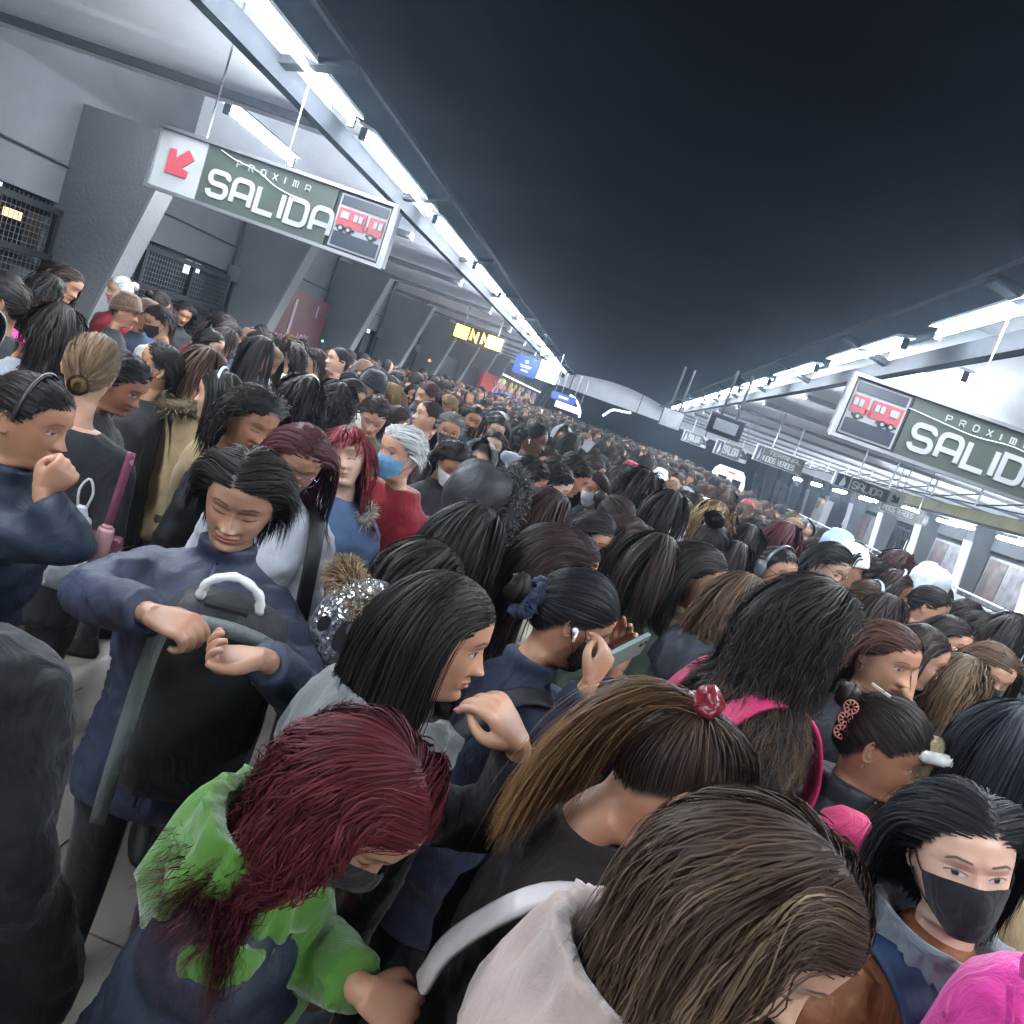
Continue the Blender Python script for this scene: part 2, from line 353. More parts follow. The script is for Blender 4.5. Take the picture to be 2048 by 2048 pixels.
def head_geo(nu=96, nv=110, eyes='down', look=(0, 0)):
    t = np.linspace(-1, 1, nu, endpoint=False); phi = pi*(.45*t+.55*t**3)
    top = .12-.045*(1-np.cos(np.linspace(0, pi/2, max(6, nv//9)+1)[1:]))
    mid = np.linspace(.075, -.12, int(nv*.72))[1:]; nk = np.linspace(-.12, -.25, max(6, nv//10))[1:]
    z = np.concatenate([[.1198], top, mid, nk]); m = len(z)
    PH, Z = np.meshgrid(phi, z, indexing='xy')
    V = head_pt(PH, Z, 1, eyes).reshape(-1, 3)
    i, j = np.meshgrid(np.arange(m-1), np.arange(nu), indexing='ij'); j2 = (j+1) % nu
    Q = np.stack([i*nu+j, (i+1)*nu+j, (i+1)*nu+j2, i*nu+j2], -1).reshape(-1, 4)
    A = face_masks(V, eyes, look)
    k = len(V); V = np.vstack([V, [0, 0, .12]]); jj = np.arange(nu); Tt = np.stack([jj*0+k, jj, (jj+1) % nu], -1); A = np.vstack([A, [0, 0, 0, 1]])
    for sx in (-1, 1):
        e, q = ear_geo(sx, 10 if nu < 60 else 18, 5 if nu < 60 else 9); q = q if sx > 0 else q[:, ::-1]
        Q = np.vstack([Q, q+len(V)]); V = np.vstack([V, e]); A = np.vstack([A, np.zeros((len(e), 4))])
    return V, Q, Tt, A
def rotm(yaw=0, pitch=0, roll=0):
    """yaw + turns towards +x (the person's right), pitch - looks down, roll + tips to +x"""
    return np.array(Matrix.Rotation(-yaw, 3, 'Z') @ Matrix.Rotation(pitch, 3, 'X') @ Matrix.Rotation(roll, 3, 'Y'))
PIV = np.array([0, -.02, -.13]); HIP = np.array([0, 0, -.80])
class Pose:
    """rest frame (origin at the rest head centre) -> person frame; head turns on the neck, torso leans at the hip"""
    def __init__(s, yaw=0, pitch=0, roll=0, lean=0, hz=1.48, side=0):
        s.y, s.p, s.r = rad(yaw), rad(pitch), rad(roll); s.L = rotm(0, -rad(lean), rad(side)); s.hz = np.array([0, 0, hz])
        s.H = rotm(s.y, s.p, s.r)
    def lean(s, V):
        V = np.asarray(V, float); return (V-HIP)@s.L.T+HIP+s.hz
    def torso(s, V):
        V = np.asarray(V, float); w = sst(V[..., 2], -.95, -.6)[..., None]; return (V+s.hz)*(1-w)+s.lean(V)*w
    def head(s, V): return s.lean((np.asarray(V, float)-PIV)@s.H.T+PIV)
    def head_inv(s, P): return (((P-s.hz-HIP)@s.L+HIP)-PIV)@s.H+PIV
    def torso_inv(s, P): return (P-s.hz-HIP)@s.L+HIP
    def neck(s, V):
        V = np.asarray(V, float); w = sst(V[:, 2], -.235, -.112)
        out = V.copy()
        for lo in np.unique(np.round(w, 3)):
            m = np.abs(w-lo) < .00051
            if lo >= .999: R = s.H
            else: R = rotm(s.y*lo, s.p*lo, s.r*lo)
            out[m] = (V[m]-PIV)@R.T+PIV
        return s.lean(out)
# ================================================================ hair
HR = np.array([.079, .104, .104]); HC = np.array([0, -.006, .016])
def hair_sim(pose, style='down', n=1500, K=16, L=.35, seed=1, thick=.016, wave=0., wl=.09, clump=.3, w0=.0024, part=.0, fringe=0., tie=None, streak=0., frizz=.003,
             ombre=0., tail=None, vol=0., sweep=None, tailspread=.25, taillift=.5, shorten=None, bodyoff=0.010):
    r = np.random.default_rng(seed)
    m = int(n*2.4); phi = r.uniform(-pi, pi, m); z = r.uniform(-.08, .1195, m)
    keep = (z > hairline(phi)+r.normal(0, .003, m))
    phi, z = phi[keep][:n], z[keep][:n]; n = len(phi)
    Rt = head_pt(phi, z, 0, off=np.full(n, .0035))
    h = .006+thick*r.uniform(0, 1, n)**1.3+vol*r.uniform(.3, 1, n)
    Li = L*r.uniform(.82, 1.08, n)
    if style == 'crop': Li = L*r.uniform(.7, 1.2, n)
    P = np.zeros((n, K, 3)); Pl = pose.head(Rt); P[:, 0] = Pl
    sx = np.where(Rt[:, 0] >= part, 1., -1.)
    isf = (fringe > 0) & (Rt[:, 1] > .03) & (np.abs(Rt[:, 0]) < .06) & (r.uniform(0, 1, n) < .8)
    Li = np.where(isf, fringe*r.uniform(.85, 1.1, n), Li)
    if shorten is not None: Li = np.where(sx*shorten[0] > 0, Li*shorten[1], Li)
    step = Li/(K-1)
    rh = pose.H; Lm = pose.L
    def w2(v): return (v@rh.T)@Lm.T
    if style == 'tie':
        # comb over the skull to the tie point, then fly as a tail / coil
        T = np.array(tie); K1 = max(5, K//2 if tail else K-1)
        a = (Rt-HC)/HR; ra = np.linalg.norm(a, axis=1, keepdims=True); a = a/ra
        b = (T-HC)/HR; b = b/np.linalg.norm(b); ang = np.arccos(np.clip(a@b, -1, 1))[:, None]
        tt = np.linspace(0, 1, K1); hh = (h-.003)*.5
        for k, t in enumerate(tt):
            sl = (np.sin((1-t)*ang)*a+np.sin(t*ang)*b)/np.maximum(np.sin(ang), 1e-3)
            lift = 1+(hh/.09)[:, None]*(1-.4*t)*(0.15+min(t*5, 1))*1.3
            q = HC+HR*sl*(ra*(1-t)+1.0*t)*lift
            if t > .6: q = q*(1-(t-.6)/.4*.8)+(T+(q-T)*.25)*((t-.6)/.4*.8)
            P[:, k] = pose.head(q)
        d = np.array(tail[0] if tail else (0, -1, 0), float)+r.normal(0, tailspread, (n, 3)); d = w2(d/np.linalg.norm(d, axis=1)[:, None])
        kk0 = K1; cur = P[:, K1-1]; step = (tail[1] if tail else .02)*r.uniform(.55, 1.1, n)/(K-K1+1e-6)
        kr = range(K1, K)
    elif style == 'up':
        kk0 = 1; kr = range(1, K); d = w2(np.tile([0, -1., .3], (n, 1)))
    else:
        c0 = np.stack([sx*.75, np.full(n, -.35), np.full(n, -.75)], 1)
        bk = sst(-Rt[:, 1], .0, .05)[:, None]; c0 = c0*(1-bk)+np.stack([sx*.22, np.full(n, -.55), np.full(n, -.8)], 1)*bk
        if style == 'back' or sweep is not None: sv = np.array(sweep if sweep is not None else (0, -1, -.25), float); c0 = c0*.25+sv[None]*.9
        c0[isf] = np.stack([Rt[isf, 0]*4, np.full(isf.sum(), 1.0), np.full(isf.sum(), -.9)], 1)
        c0 += r.normal(0, .07, c0.shape)
        c0 /= np.linalg.norm(c0, axis=1)[:, None]; comb = w2(c0)
        d = comb.copy(); cur = P[:, 0].copy(); kr = range(1, K)
    grav = np.array([0, 0, -1.0])
    h_full = h
    yl = .030+.03*r.uniform(0, 1, n)
    frt = sst(Rt[:, 1], .0, .045)[:, None]*(~isf)[:, None]; croot = w2(np.stack([sx*.9, np.full(n, -.75), np.full(n, .05)], 1)/1.17)
    for k in kr:
        h = .005+(h_full-.005)*min(1, k/4.0)
        q = pose.head_inv(cur); e = (q-HC)/(HR+h[:, None]); rr = np.linalg.norm(e, axis=1)
        wh = 1-sst(rr, 1.02, 1.3)
        if style == 'tie': tgt = grav*taillift+d*(1-taillift)
        else:
            ef = frt*(1-sst(k/K*Li.mean(), .05, .12)); cb = comb*(1-ef)+croot*ef*1.6; tgt = cb*wh[:, None]+grav*(1-wh[:, None])+grav*.30*(1-ef)
        d = d*.5+tgt*.5; d /= np.linalg.norm(d, axis=1)[:, None]+1e-9
        nx = cur+d*step[:, None]
        q = pose.head_inv(nx); e = (q-HC)/(HR+h[:, None]); rr = np.linalg.norm(e, axis=1); ins = rr < 1
        if style != 'tie': q = np.where(ins[:, None], HC+(q-HC)/np.maximum(rr, .3)[:, None], q)
        if style != 'tie':
            bk2 = (~isf) & (q[:, 2] < .06) & (q[:, 2] > -.14) & (q[:, 1] > yl); q[:, 1] = np.where(bk2, yl+(q[:, 1]-yl)*.25, q[:, 1])
            fz = (q[:, 1] > .03) & (q[:, 2] < .066) & (np.abs(q[:, 0]) < .072) & (~isf)
            q[:, 0] = np.where(fz, np.sign(q[:, 0]+Rt[:, 0]*.5)*(np.abs(q[:, 0])*.25+.074*.75), q[:, 0]); q[:, 1] = np.where(fz & (q[:, 2] > -.1), q[:, 1]*.93, q[:, 1])
            # neck
        nx = pose.head(q)
        tq = pose.torso_inv(nx); hh = h*.45+.014+bodyoff
        c = np.array([0, -.005, -.345]); rad3 = np.stack([.203+hh, .125+hh, .135+hh], 1)
        up = tq[:, 2] > c[2]; e = (tq-c)/rad3; e2 = e.copy(); e2[~up, 2] = 0; rr = np.linalg.norm(e2, axis=1); ins = rr < 1
        t2 = c+(tq-c)/np.maximum(rr, .25)[:, None]; t2[~up, 2] = tq[~up, 2]
        tq = np.where(ins[:, None], t2, tq); nx = pose.L@((tq-HIP).T); nx = nx.T+HIP+pose.hz
        dn = nx-cur; ln = np.linalg.norm(dn, axis=1)[:, None]+1e-9
        d = dn/ln*.7+d*.3; d /= np.linalg.norm(d, axis=1)[:, None]
        nx = cur+dn*np.minimum(1.6, (step[:, None]/ln+1)/2) if False else nx
        P[:, k] = nx; cur = nx
    for _ in range(2): P[:, 1:-1] = P[:, 1:-1]*.5+(P[:, :-2]+P[:, 2:])*.25
    s = np.linspace(0, 1, K)
    # clumps
    nc = max(8, n//14); lead = r.choice(n, nc, replace=False); F0 = P[:, 0]+(P[:, min(3, K-1)]-P[:, 0])*.5
    idx = np.empty(n, int)
    for a0 in range(0, n, 500): idx[a0:a0+500] = np.argmin(((F0[a0:a0+500, None]-F0[lead][None])**2).sum(2), 1)
    ramp = sst(s, .15, 1)[None, :, None]
    if clump: PL = P[lead[idx]]; same = (np.linalg.norm(PL[:, -1]-P[:, -1], axis=1) < .14)[:, None, None]; P = P+(PL-P)*ramp*clump*same
    Ls = (Li[:, None]*s[None])[..., None] if style != 'tie' else np.broadcast_to((L*s)[None, :, None], (n, K, 1))
    if wave:
        ph = r.uniform(0, 2*pi, nc)[idx][:, None, None]+r.normal(0, .22, (n, 1, 1)); am = (wave*(.6+.8*r.uniform(0, 1, nc)))[idx][:, None, None]
        n1 = r.normal(0, 1, (nc, 3)); n1 /= np.linalg.norm(n1, axis=1)[:, None]; n2 = r.normal(0, 1, (nc, 3)); n2 /= np.linalg.norm(n2, axis=1)[:, None]
        rr2 = sst(s, .1, .6)[None, :, None]; wlv = wl*(.8+.5*r.uniform(0, 1, nc))[idx][:, None, None]
        P = P+am*rr2*(np.sin(2*pi*Ls/wlv+ph)*n1[idx][:, None]+.8*np.cos(2*pi*Ls/wlv*1.1+ph)*n2[idx][:, None])
    if frizz:
        fly = (r.uniform(0, 1, n) < .035)[:, None, None]; P = P+fly*r.normal(0, 1, (n, 1, 3))*.02*(s[None, :, None]**1.3)
        fr = r.normal(0, 1, (n, 1, 3))*frizz*(r.uniform(0, 1, (n, 1, 1))**3)*2.2*(s[None, :, None]**1.5); P = P+fr
    Tn = np.gradient(P, axis=1); Tn /= np.linalg.norm(Tn, axis=2)[..., None]+1e-9
    ctr = pose.head(np.array([[0, -.01, -.02]]))[0]; O = P-ctr; O[..., 2] *= .35; O /= np.linalg.norm(O, axis=2)[..., None]+1e-9
    Sd = np.cross(Tn, O); Sd /= np.linalg.norm(Sd, axis=2)[..., None]+1e-9; O2 = np.cross(Sd, Tn)
    tw = r.normal(0, .22, (n, 1, 1)); Sd = Sd*np.cos(tw)+O2*np.sin(tw)
    wv = (w0*r.uniform(.6, 1.4, n))[:, None, None]*np.interp(s, [0, .7, 1], [1, .9, .12])[None, :, None]
    V = np.stack([P-Sd*wv/2, P+Sd*wv/2], 2).reshape(-1, 3)
    b = (np.arange(n)[:, None]*K+np.arange(K-1)[None])*2
    Q = np.stack([b, b+1, b+3, b+2], -1).reshape(-1, 4)
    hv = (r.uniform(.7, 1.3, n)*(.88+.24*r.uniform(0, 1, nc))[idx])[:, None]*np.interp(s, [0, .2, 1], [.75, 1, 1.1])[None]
    ht = np.zeros((n, K))
    if streak: sk = ((r.uniform(0, 1, nc) < streak)[idx]*.8+(r.uniform(0, 1, n) < streak*.5)*.5); ht = np.clip(sk[:, None]*sst(s, .02, .35)[None]*r.uniform(.4, 1, (n, 1)), 0, 1)
    if ombre: ht = np.maximum(ht, sst(s, 1-ombre, 1.05)[None]*r.uniform(.4, 1, (n, 1)))
    return V, Q, np.repeat(hv.ravel(), 2), np.repeat(ht.ravel(), 2)
def cap_geo(pose, off=.0016, nu=48, nv=26, low=0.0):
    phi = np.linspace(-pi, pi, nu, endpoint=False); v = np.linspace(0, 1, nv)
    PH, Vv = np.meshgrid(phi, v, indexing='xy'); Z = .1195-(.1195-(hairline(PH)+.012-low))*Vv**1.15
    o = off*np.minimum(1, (1-Vv)*5+.05)+vnoise(np.stack([PH*2, Z*40, Z*0], -1).reshape(-1, 3), 1.3).reshape(PH.shape)*.0005
    P = head_pt(PH, Z, 0, off=o).reshape(-1, 3)
    i, j = np.meshgrid(np.arange(nv-1), np.arange(nu), indexing='ij'); j2 = (j+1) % nu
    Q = np.stack([i*nu+j, (i+1)*nu+j, (i+1)*nu+j2, i*nu+j2], -1).reshape(-1, 4)
    k = len(P); P = np.vstack([P, [0, 0, .1205+off]]); jj = np.arange(nu); Q = np.vstack([Q, np.stack([jj*0+k, jj*0+k, jj, (jj+1) % nu], -1)]) if False else Q
    if True: P[:nu] = P[:nu]*[.05, .05, 1]
    return pose.head(P), Q
def hair_mesh(pose, cap=True, **kw):
    V, Q, hv, ht = hair_sim(pose, **kw)
    if cap:
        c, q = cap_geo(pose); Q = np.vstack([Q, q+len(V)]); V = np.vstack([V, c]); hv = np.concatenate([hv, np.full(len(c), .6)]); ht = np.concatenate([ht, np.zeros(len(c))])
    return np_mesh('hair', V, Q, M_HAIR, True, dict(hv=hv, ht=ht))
# ================================================================ clothes and limbs
def ring_stack(rows, n=28, yfun=None, cap=True, expo=2.3):
    V = []; a = np.arange(n)*2*pi/n
    for z, rx, ry, yc in rows:
        c, s_ = np.cos(a), np.sin(a); e = 2/expo
        V.append(np.stack([rx*np.sign(c)*np.abs(c)**e, yc+ry*np.sign(s_)*np.abs(s_)**e, np.full(n, z)], -1))
    m = len(V); V = np.vstack(V); i, j = np.meshgrid(np.arange(m-1), np.arange(n), indexing='ij'); j2 = (j+1) % n
    Q = np.stack([i*n+j, (i+1)*n+j, (i+1)*n+j2, i*n+j2], -1).reshape(-1, 4); C = np.zeros((0, 3), int)
    if cap:
        V = np.vstack([V, [0, rows[0][3], rows[0][0]], [0, rows[-1][3], rows[-1][0]]]); k = m*n; jj = np.arange(n); j2 = (jj+1) % n
        C = np.vstack([np.stack([jj*0+k, jj, j2], -1), np.stack([jj*0+k+1, (m-1)*n+j2, (m-1)*n+jj], -1)])
    return V, Q, C
TORSO = [(-.150, .060, .060, -.022), (-.175, .066, .064, -.02), (-.195, .095, .072, -.016), (-.213, .135, .082, -.01), (-.238, .172, .093, -.006), (-.28, .188, .106, 0), (-.36, .183, .120, .012), (-.45, .172, .118, .01), (-.55, .160, .110, 0), (-.65, .170, .118, 0), (-.78, .182, .128, 0), (-.86, .184, .130, 0)]
ARMS = {'hang': ((.20, -.02, -.53), (.185, .10, -.74)), 'down': ((.205, -.035, -.53), (.195, .06, -.76)), 'bent': ((.20, -.03, -.50), (.10, .25, -.47)), 'up': ((.21, .06, -.47), (.12, .19, -.24)),
        'cross': ((.21, .02, -.50), (-.02, .20, -.50)), 'back': ((.22, -.09, -.5), (.18, -.02, -.74)), 'high': ((.24, .1, -.36), (.13, .2, -.14))}
SH = np.array([.158, -.005, -.268])
def arm_pts(a, sx):
    e, w = (ARMS[a] if isinstance(a, str) else a); m = np.array([sx, 1, 1])
    return SH*m, np.array(e)*m, np.array(w)*m
def run_mods(me, mods):
    o = bpy.data.objects.new('tmp', me); COL.objects.link(o)
    for t, kw in mods:
        md = o.modifiers.new(t, t)
        for k, v in kw.items(): setattr(md, k, v)
    dg = bpy.context.evaluated_depsgraph_get(); ev = o.evaluated_get(dg)
    out = bpy.data.meshes.new_from_object(ev); bpy.data.objects.remove(o); bpy.data.meshes.remove(me)
    return out
def cos_of(me):
    a = np.empty(len(me.vertices)*3, np.float32); me.vertices.foreach_get('co', a); return a.reshape(-1, 3).astype(float)
def nor_of(me):
    a = np.empty(len(me.vertices)*3, np.float32); me.vertices.foreach_get('normal', a); return a.reshape(-1, 3).astype(float)
def jacket(pose, arms=('down', 'down'), fat=1.0, vox=.014, puff=0, wr=.006, mat=None, hem=-.86, collar=0, sleeve=1.0, seed=0, hood=False, name='jacket', openneck=False, smooth=6, only=False):
    mat = M_PLAID if mat == 'PLAID' else (M_CAMO if mat == 'CAMO' else mat)
    b = MB(); rows = [r_ for r_ in TORSO if r_[0] >= hem-.001]; rows = [(z, rx*(fat if z < -.2 else 1+(fat-1)*.4), ry*(fat if z < -.2 else 1+(fat-1)*.3), yc) for z, rx, ry, yc in rows]
    if openneck: rows = rows[2:]
    if collar: rows = [(-.150+collar, .066+collar*.35, .070+collar*.4, -.018), (-.16, .072, .072, -.018)]+rows[1:]
    V, Q, C = ring_stack(rows); b.add(V, [Q, C])
    if only: b = MB()
    for sx, a in (((-1, arms[0]), (1, arms[1])) if arms else ()):
        s_, e, w = arm_pts(a, sx); p = spline([s_-[sx*.03, 0, -.012], s_*.85+e*.15, s_*.4+e*.6, e, e*.5+w*.5, w], 14)
        t = np.linspace(0, 1, 14); rr = np.interp(t, [0, .2, .5, .8, 1], [.060, .060, .054, .050, .045])*fat*sleeve
        b.add(*(lambda g: (g[0], [g[1], g[2]]))(tube_geo(p, rr, 12)))
    if hood:
        p = spline([(-.085, .03, -.165), (-.10, -.05, -.175), (-.07, -.115, -.185), (0, -.14, -.20), (.07, -.115, -.185), (.10, -.05, -.175), (.085, .03, -.165)], 16)
        b.add(*(lambda g: (g[0], [g[1], g[2]]))(tube_geo(p, np.interp(np.linspace(0, 1, 16), [0, .3, .5, .7, 1], [.022, .036, .048, .036, .022]), 10)))
    V = np.vstack(b.V); V = pose.torso(V); b.V = [V]
    me = b.mesh('t', mat or M_CLOTH, True)
    me = run_mods(me, [('REMESH', dict(mode='VOXEL', voxel_size=vox, use_smooth_shade=True)), ('SMOOTH', dict(factor=.5, iterations=smooth))])
    P = cos_of(me); N = nor_of(me)
    q = P-[0, 0, pose.hz[2]]
    d = wr*(vnoise(q*[1, 1, 1.6], 9, seed)+.7*vnoise(q*[1, 1, 1.8], 19, seed+1)+.45*vnoise(q, 38, seed+2))
    # creases: ridged noise
    rg = 1-np.abs(vnoise(q*[1, 1, 1.5]+d[:, None]*8, 13, seed+5)); d += wr*1.1*(rg**4-.3)
    if puff: d += puff*(np.abs(np.sin(pi*(q[:, 2]+.02*vnoise(q, 5, seed))/.085))**.6-.6)*sst(-q[:, 2], .19, .24)
    d *= sst(-q[:, 2], .16, .23)*.8+.2
    P = P+N*d[:, None]; me.vertices.foreach_set('co', P.astype(np.float32).ravel()); me.name = name
    me.materials.clear(); me.materials.append(mat or M_CLOTH); me.polygons.foreach_set('use_smooth', np.ones(len(me.polygons), bool)); me.update()
    return me
def legs_mesh(pose, step=.05, skirt=False):
    b = MB(); hz = pose.hz[2]
    for sx in (-1, 1):
        hip = np.array([sx*.085, 0, -.80+hz]); kn = np.array([sx*.095, .02+sx*step*.3, .48]); an = np.array([sx*.10, sx*step*.5, .09])
        p = spline([hip+[0, 0, .08], hip, (hip+kn)/2+[sx*.01, .01, 0], kn, (kn+an)/2-[0, .01, 0], an], 12)
        b.add(*(lambda g: (g[0], [g[1], g[2]]))(tube_geo(p, np.interp(np.linspace(0, 1, 12), [0, .2, .55, .75, 1], [.10, .098, .066, .06, .05]), 10)))
    return b.mesh('trousers', M_CLOTH, True)
def shoe_mesh(sx, step=.05):
    rows = []; V, Q, C = ring_stack([(0.006, .040, .120, 0), (.03, .045, .125, 0), (.055, .04, .105, -.012), (.09, .036, .06, -.045), (.11, .04, .05, -.05)], 14)
    V = V+[sx*.105, sx*step*.5+.045, 0]
    return MB().add(V, [Q, C]).mesh('shoe', M_NYLON, True)
def hand_mesh(curl=(.5, .6, .7, .8), thumb=.3, arm=(0, -1, 0), vox=.0032, spread=.06, forearm=.22, flip=1, scale=1.0, part=None):
    """wrist at 0, fingers +y, back of the hand +z, thumb on +x*flip"""
    tipl = []; b = MB(); put = lambda P, r, n=10: b.add(*(lambda g: (g[0], [g[1], g[2]]))(tube_geo(np.array(P), r, n)))
    for k, (bx, L) in enumerate(((.028, .074), (.0095, .082), (-.0095, .077), (-.027, .062))):
        a = spread*(1.5-k); p = np.array([bx, .083-abs(bx)*.12, .0]); c = curl[k]; ang = .15*c; P = [np.array([bx*.55, .025, 0]), p.copy()]; tips = []
        for f_, w_ in ((.45, .95), (.31, 1.1), (.24, .8)):
            ang += c*w_; d = np.array([sin(a), cos(ang)*cos(a), -sin(ang)]); p = p+d*L*f_; P.append(p.copy())
        tipl.append((P[-1]-d*.006, d, np.array([0, sin(ang), cos(ang)])))
        put(spline(P, 16), np.interp(np.linspace(0, 1, 16), [0, .3, .45, .75, 1], [.011, .0118, .0092, .0082, .0062]))
    tp = [np.array([.012, .012, -.004]), np.array([.034, .034, -.010]), np.array([.048, .058, -.016-.012*thumb]), np.array([.050-.018*thumb, .082, -.022-.02*thumb]), np.array([.044-.032*thumb, .100, -.026-.02*thumb])]
    put(spline(tp, 12), np.interp(np.linspace(0, 1, 12), [0, .3, .6, 1], [.014, .0145, .0105, .008]))
    V, Q, C = ring_stack([(0.0, .026, .018, 0), (.02, .031, .0165, 0), (.05, .038, .0155, 0), (.075, .0395, .0135, 0), (.086, .036, .010, 0)], 16)
    V = V[:, [0, 2, 1]]; b.add(V, [Q[:, ::-1], C[:, ::-1]])
    fa = np.array(arm, float); fa[0] *= flip; fa /= np.linalg.norm(fa); put(spline([[0, .012, 0], fa*.012, fa*.03, fa*forearm], 8), [.0225, .023, .0235, .024, .0245, .025, .0255, .026], 12)
    me = run_mods(b.mesh('h', M_SKIN, True), [('REMESH', dict(mode='VOXEL', voxel_size=vox, use_smooth_shade=True)), ('SMOOTH', dict(factor=.5, iterations=3))])
    P = cos_of(me)*scale; P[:, 0] *= flip
    F = [tuple(p.vertices) if flip > 0 else tuple(p.vertices)[::-1] for p in me.polygons]; bpy.data.meshes.remove(me)
    b = MB()
    for c_, d_, u_ in tipl:
        V, Q, C = ring_stack([(-.005, .002, .001, 0), (-.003, .0042, .0016, 0), (.001, .0048, .0018, 0), (.005, .0042, .0015, 0), (.008, .002, .001, 0)], 10); X_ = np.cross(d_, u_); V = (V[:, :1]*X_+V[:, 1:2]*u_+V[:, 2:]*d_+c_+u_*.0052)*scale; V[:, 0] *= flip; b.add(V, [Q, C])
    return P, F, b
def frame(w, fdir, back):
    """wrist position, finger direction, back-of-hand direction -> placing function"""
    y = np.array(fdir, float); y /= np.linalg.norm(y); z = np.array(back, float); z -= y*(z@y); z /= np.linalg.norm(z); x = np.cross(y, z)
    R = np.array([x, y, z]).T
    return lambda V: np.asarray(V, float)@R.T+np.array(w)
def body_mesh(pose, nu=96, nv=110, eyes='down', look=(0, 0), hands=(), scale=(1, 1, 1)):
    V, Q, T, A = head_geo(nu, nv, eyes, look); V = V*np.array(scale); V = pose.neck(V)
    Fl = [Q, T]
    for P, F in hands:
        Fq = np.array([f for f in F if len(f) == 4]); Ft = np.array([f for f in F if len(f) == 3]).reshape(-1, 3)
        if len(Fq): Fl.append(Fq+len(V))
        if len(Ft): Fl.append(Ft.astype(int)+len(V))
        V = np.vstack([V, P]); A = np.vstack([A, np.zeros((len(P), 4))])
    # the rest of the figure, under the clothes: chest, belly, arms and legs as one surface with the neck
    tr = [(z+.0, rx*.86, ry*.86, yc) for z, rx, ry, yc in TORSO if z < -.19]; v, q, c = ring_stack([(-.19, .05, .05, -.018)]+tr, 16)
    n = len(V); V = np.vstack([V, pose.torso(v)]); A = np.vstack([A, np.zeros((len(v), 4))]); Fl += [q+n, c+n]
    return np_mesh('body', V, Fl, M_SKIN, True, dict(fm=A))
# ---------------------------------------------------------------- accessories (all in the head frame, then posed)
def mask_mesh(pose, low=False):
    nu, nv = 26, 22; ph = np.linspace(-rad(66), rad(66), nu); v = np.linspace(0, 1, nv); PH, Vv = np.meshgrid(ph, v, indexing='xy')
    a = np.abs(PH)/rad(66); zt = -.006-.016*a**1.5; zb = -.121+.040*a**1.6
    if low: zt, zb = zt-.035, zb-.012
    Z = zt+(zb-zt)*Vv
    zz = np.clip(Z, -.106, 1); P = head_pt(PH, zz, 0)
    bulge = .024*G(P[..., 0], .017)*G(Z+.034, .026)+.006*G(P[..., 0], .03)*G(Z+.07, .03)+.0045
    pleat = .0022*(np.abs(((Vv*4.0) % 1)-.0)**.5)*(1-a**3)
    P[..., 1] += (bulge+pleat)*np.cos(PH); P[..., 0] += np.sign(P[..., 0])*.004*a; P[..., 2] = Z
    P[..., 1] -= .035*sst(-Z, .105, .125)*(1-.5*a)
    P[..., 1] += .0012*vnoise(P.reshape(-1, 3), 70).reshape(P.shape[:2])
    P = P.reshape(-1, 3); i, j = np.meshgrid(np.arange(nv-1), np.arange(nu-1), indexing='ij')
    Q = np.stack([i*nu+j, (i+1)*nu+j, (i+1)*nu+j+1, i*nu+j+1], -1).reshape(-1, 4)
    b = MB(); b.add(P, Q); b.add(P*[.985, .985, 1]-[0, .0015, 0], Q[:, ::-1])
    for sx in (-1, 1):
        c = P.reshape(nv, nu, 3)[:, -1 if sx > 0 else 0]
        for e, zz in ((c[1], .012), (c[-2], -.030)): b.tube(spline([e, (e+np.array([sx*.076, .01, zz]))/2+[sx*.004, 0, 0], (sx*.0775, -.006, zz), (sx*.074, -.024, -.008)], 8), .0013, 5)
    b.V = [pose.head(np.vstack(b.V))]
    return b.mesh('face_mask', M_CLOTH, True)
def glasses_mesh(pose, rd=.0235, down=0.0):
    b = MB()
    for sx in (-1, 1):
        t = np.linspace(0, 2*pi, 24); b.tube(np.stack([sx*.033+rd*1.08*np.cos(t), .104-.12*np.abs(np.cos(t)*rd+.0)+0*t-.01*(np.cos(t)*sx > 0)*np.abs(np.cos(t)), -.001-down+rd*.9*np.sin(t)], 1), .0013, 5, False)
        b.tube(spline([(sx*.057, .094, .004-down), (sx*.072, .06, .006-down*.6), (sx*.078, .0, .006)], 8), .0013, 5)
    b.tube([(-.010, .107, .003-down), (0, .110, .006-down), (.010, .107, .003-down)], .0013, 5)
    b.V = [pose.head(np.vstack(b.V))]; return b.mesh('glasses', M_METAL, True)
def band_mesh(pose, w=.012, y=0.0, tilt=0.0, r=.012, name='headband', cups=False):
    b = MB(); a = np.linspace(-rad(100), rad(100), 26); P = head_pt(a*0+pi/2*np.sign(a+1e-9), .0*a, 0)
    X = np.sin(a)*.083; Z = .012+np.cos(a)*.122*np.where(np.cos(a) > 0, 1, .5); P = np.stack([X, np.full(26, y)+tilt*Z, Z], 1)
    T = np.gradient(P, axis=0);
    for i in range(25): b.bar(P[i], P[i+1], w, r, up=P[i]-[0, y, .01]) if False else None
    V, Q, C = tube_geo(P, 1.0, 8, False)
    c = np.repeat(P, 8, 0); dlt = V-c; yv = np.array([0, 1, 0.]); dy = (dlt@yv)[:, None]*yv; V = c+(dlt-dy)*r*.35+dy*w*.6
    b.add(V, Q)
    if cups:
        for sx in (-1, 1):
            v, q, cc = ring_stack([(0, .030, .036, 0), (.008, .036, .042, 0), (.02, .034, .040, 0), (.028, .024, .03, 0)], 18); v = v[:, [2, 0, 1]]*[sx, 1, 1]+[sx*.076, -.014, -.012]
            b.add(v, [q, cc])
    b.V = [pose.head(np.vstack(b.V))]; return b.mesh(name, M_PLASTIC, True)
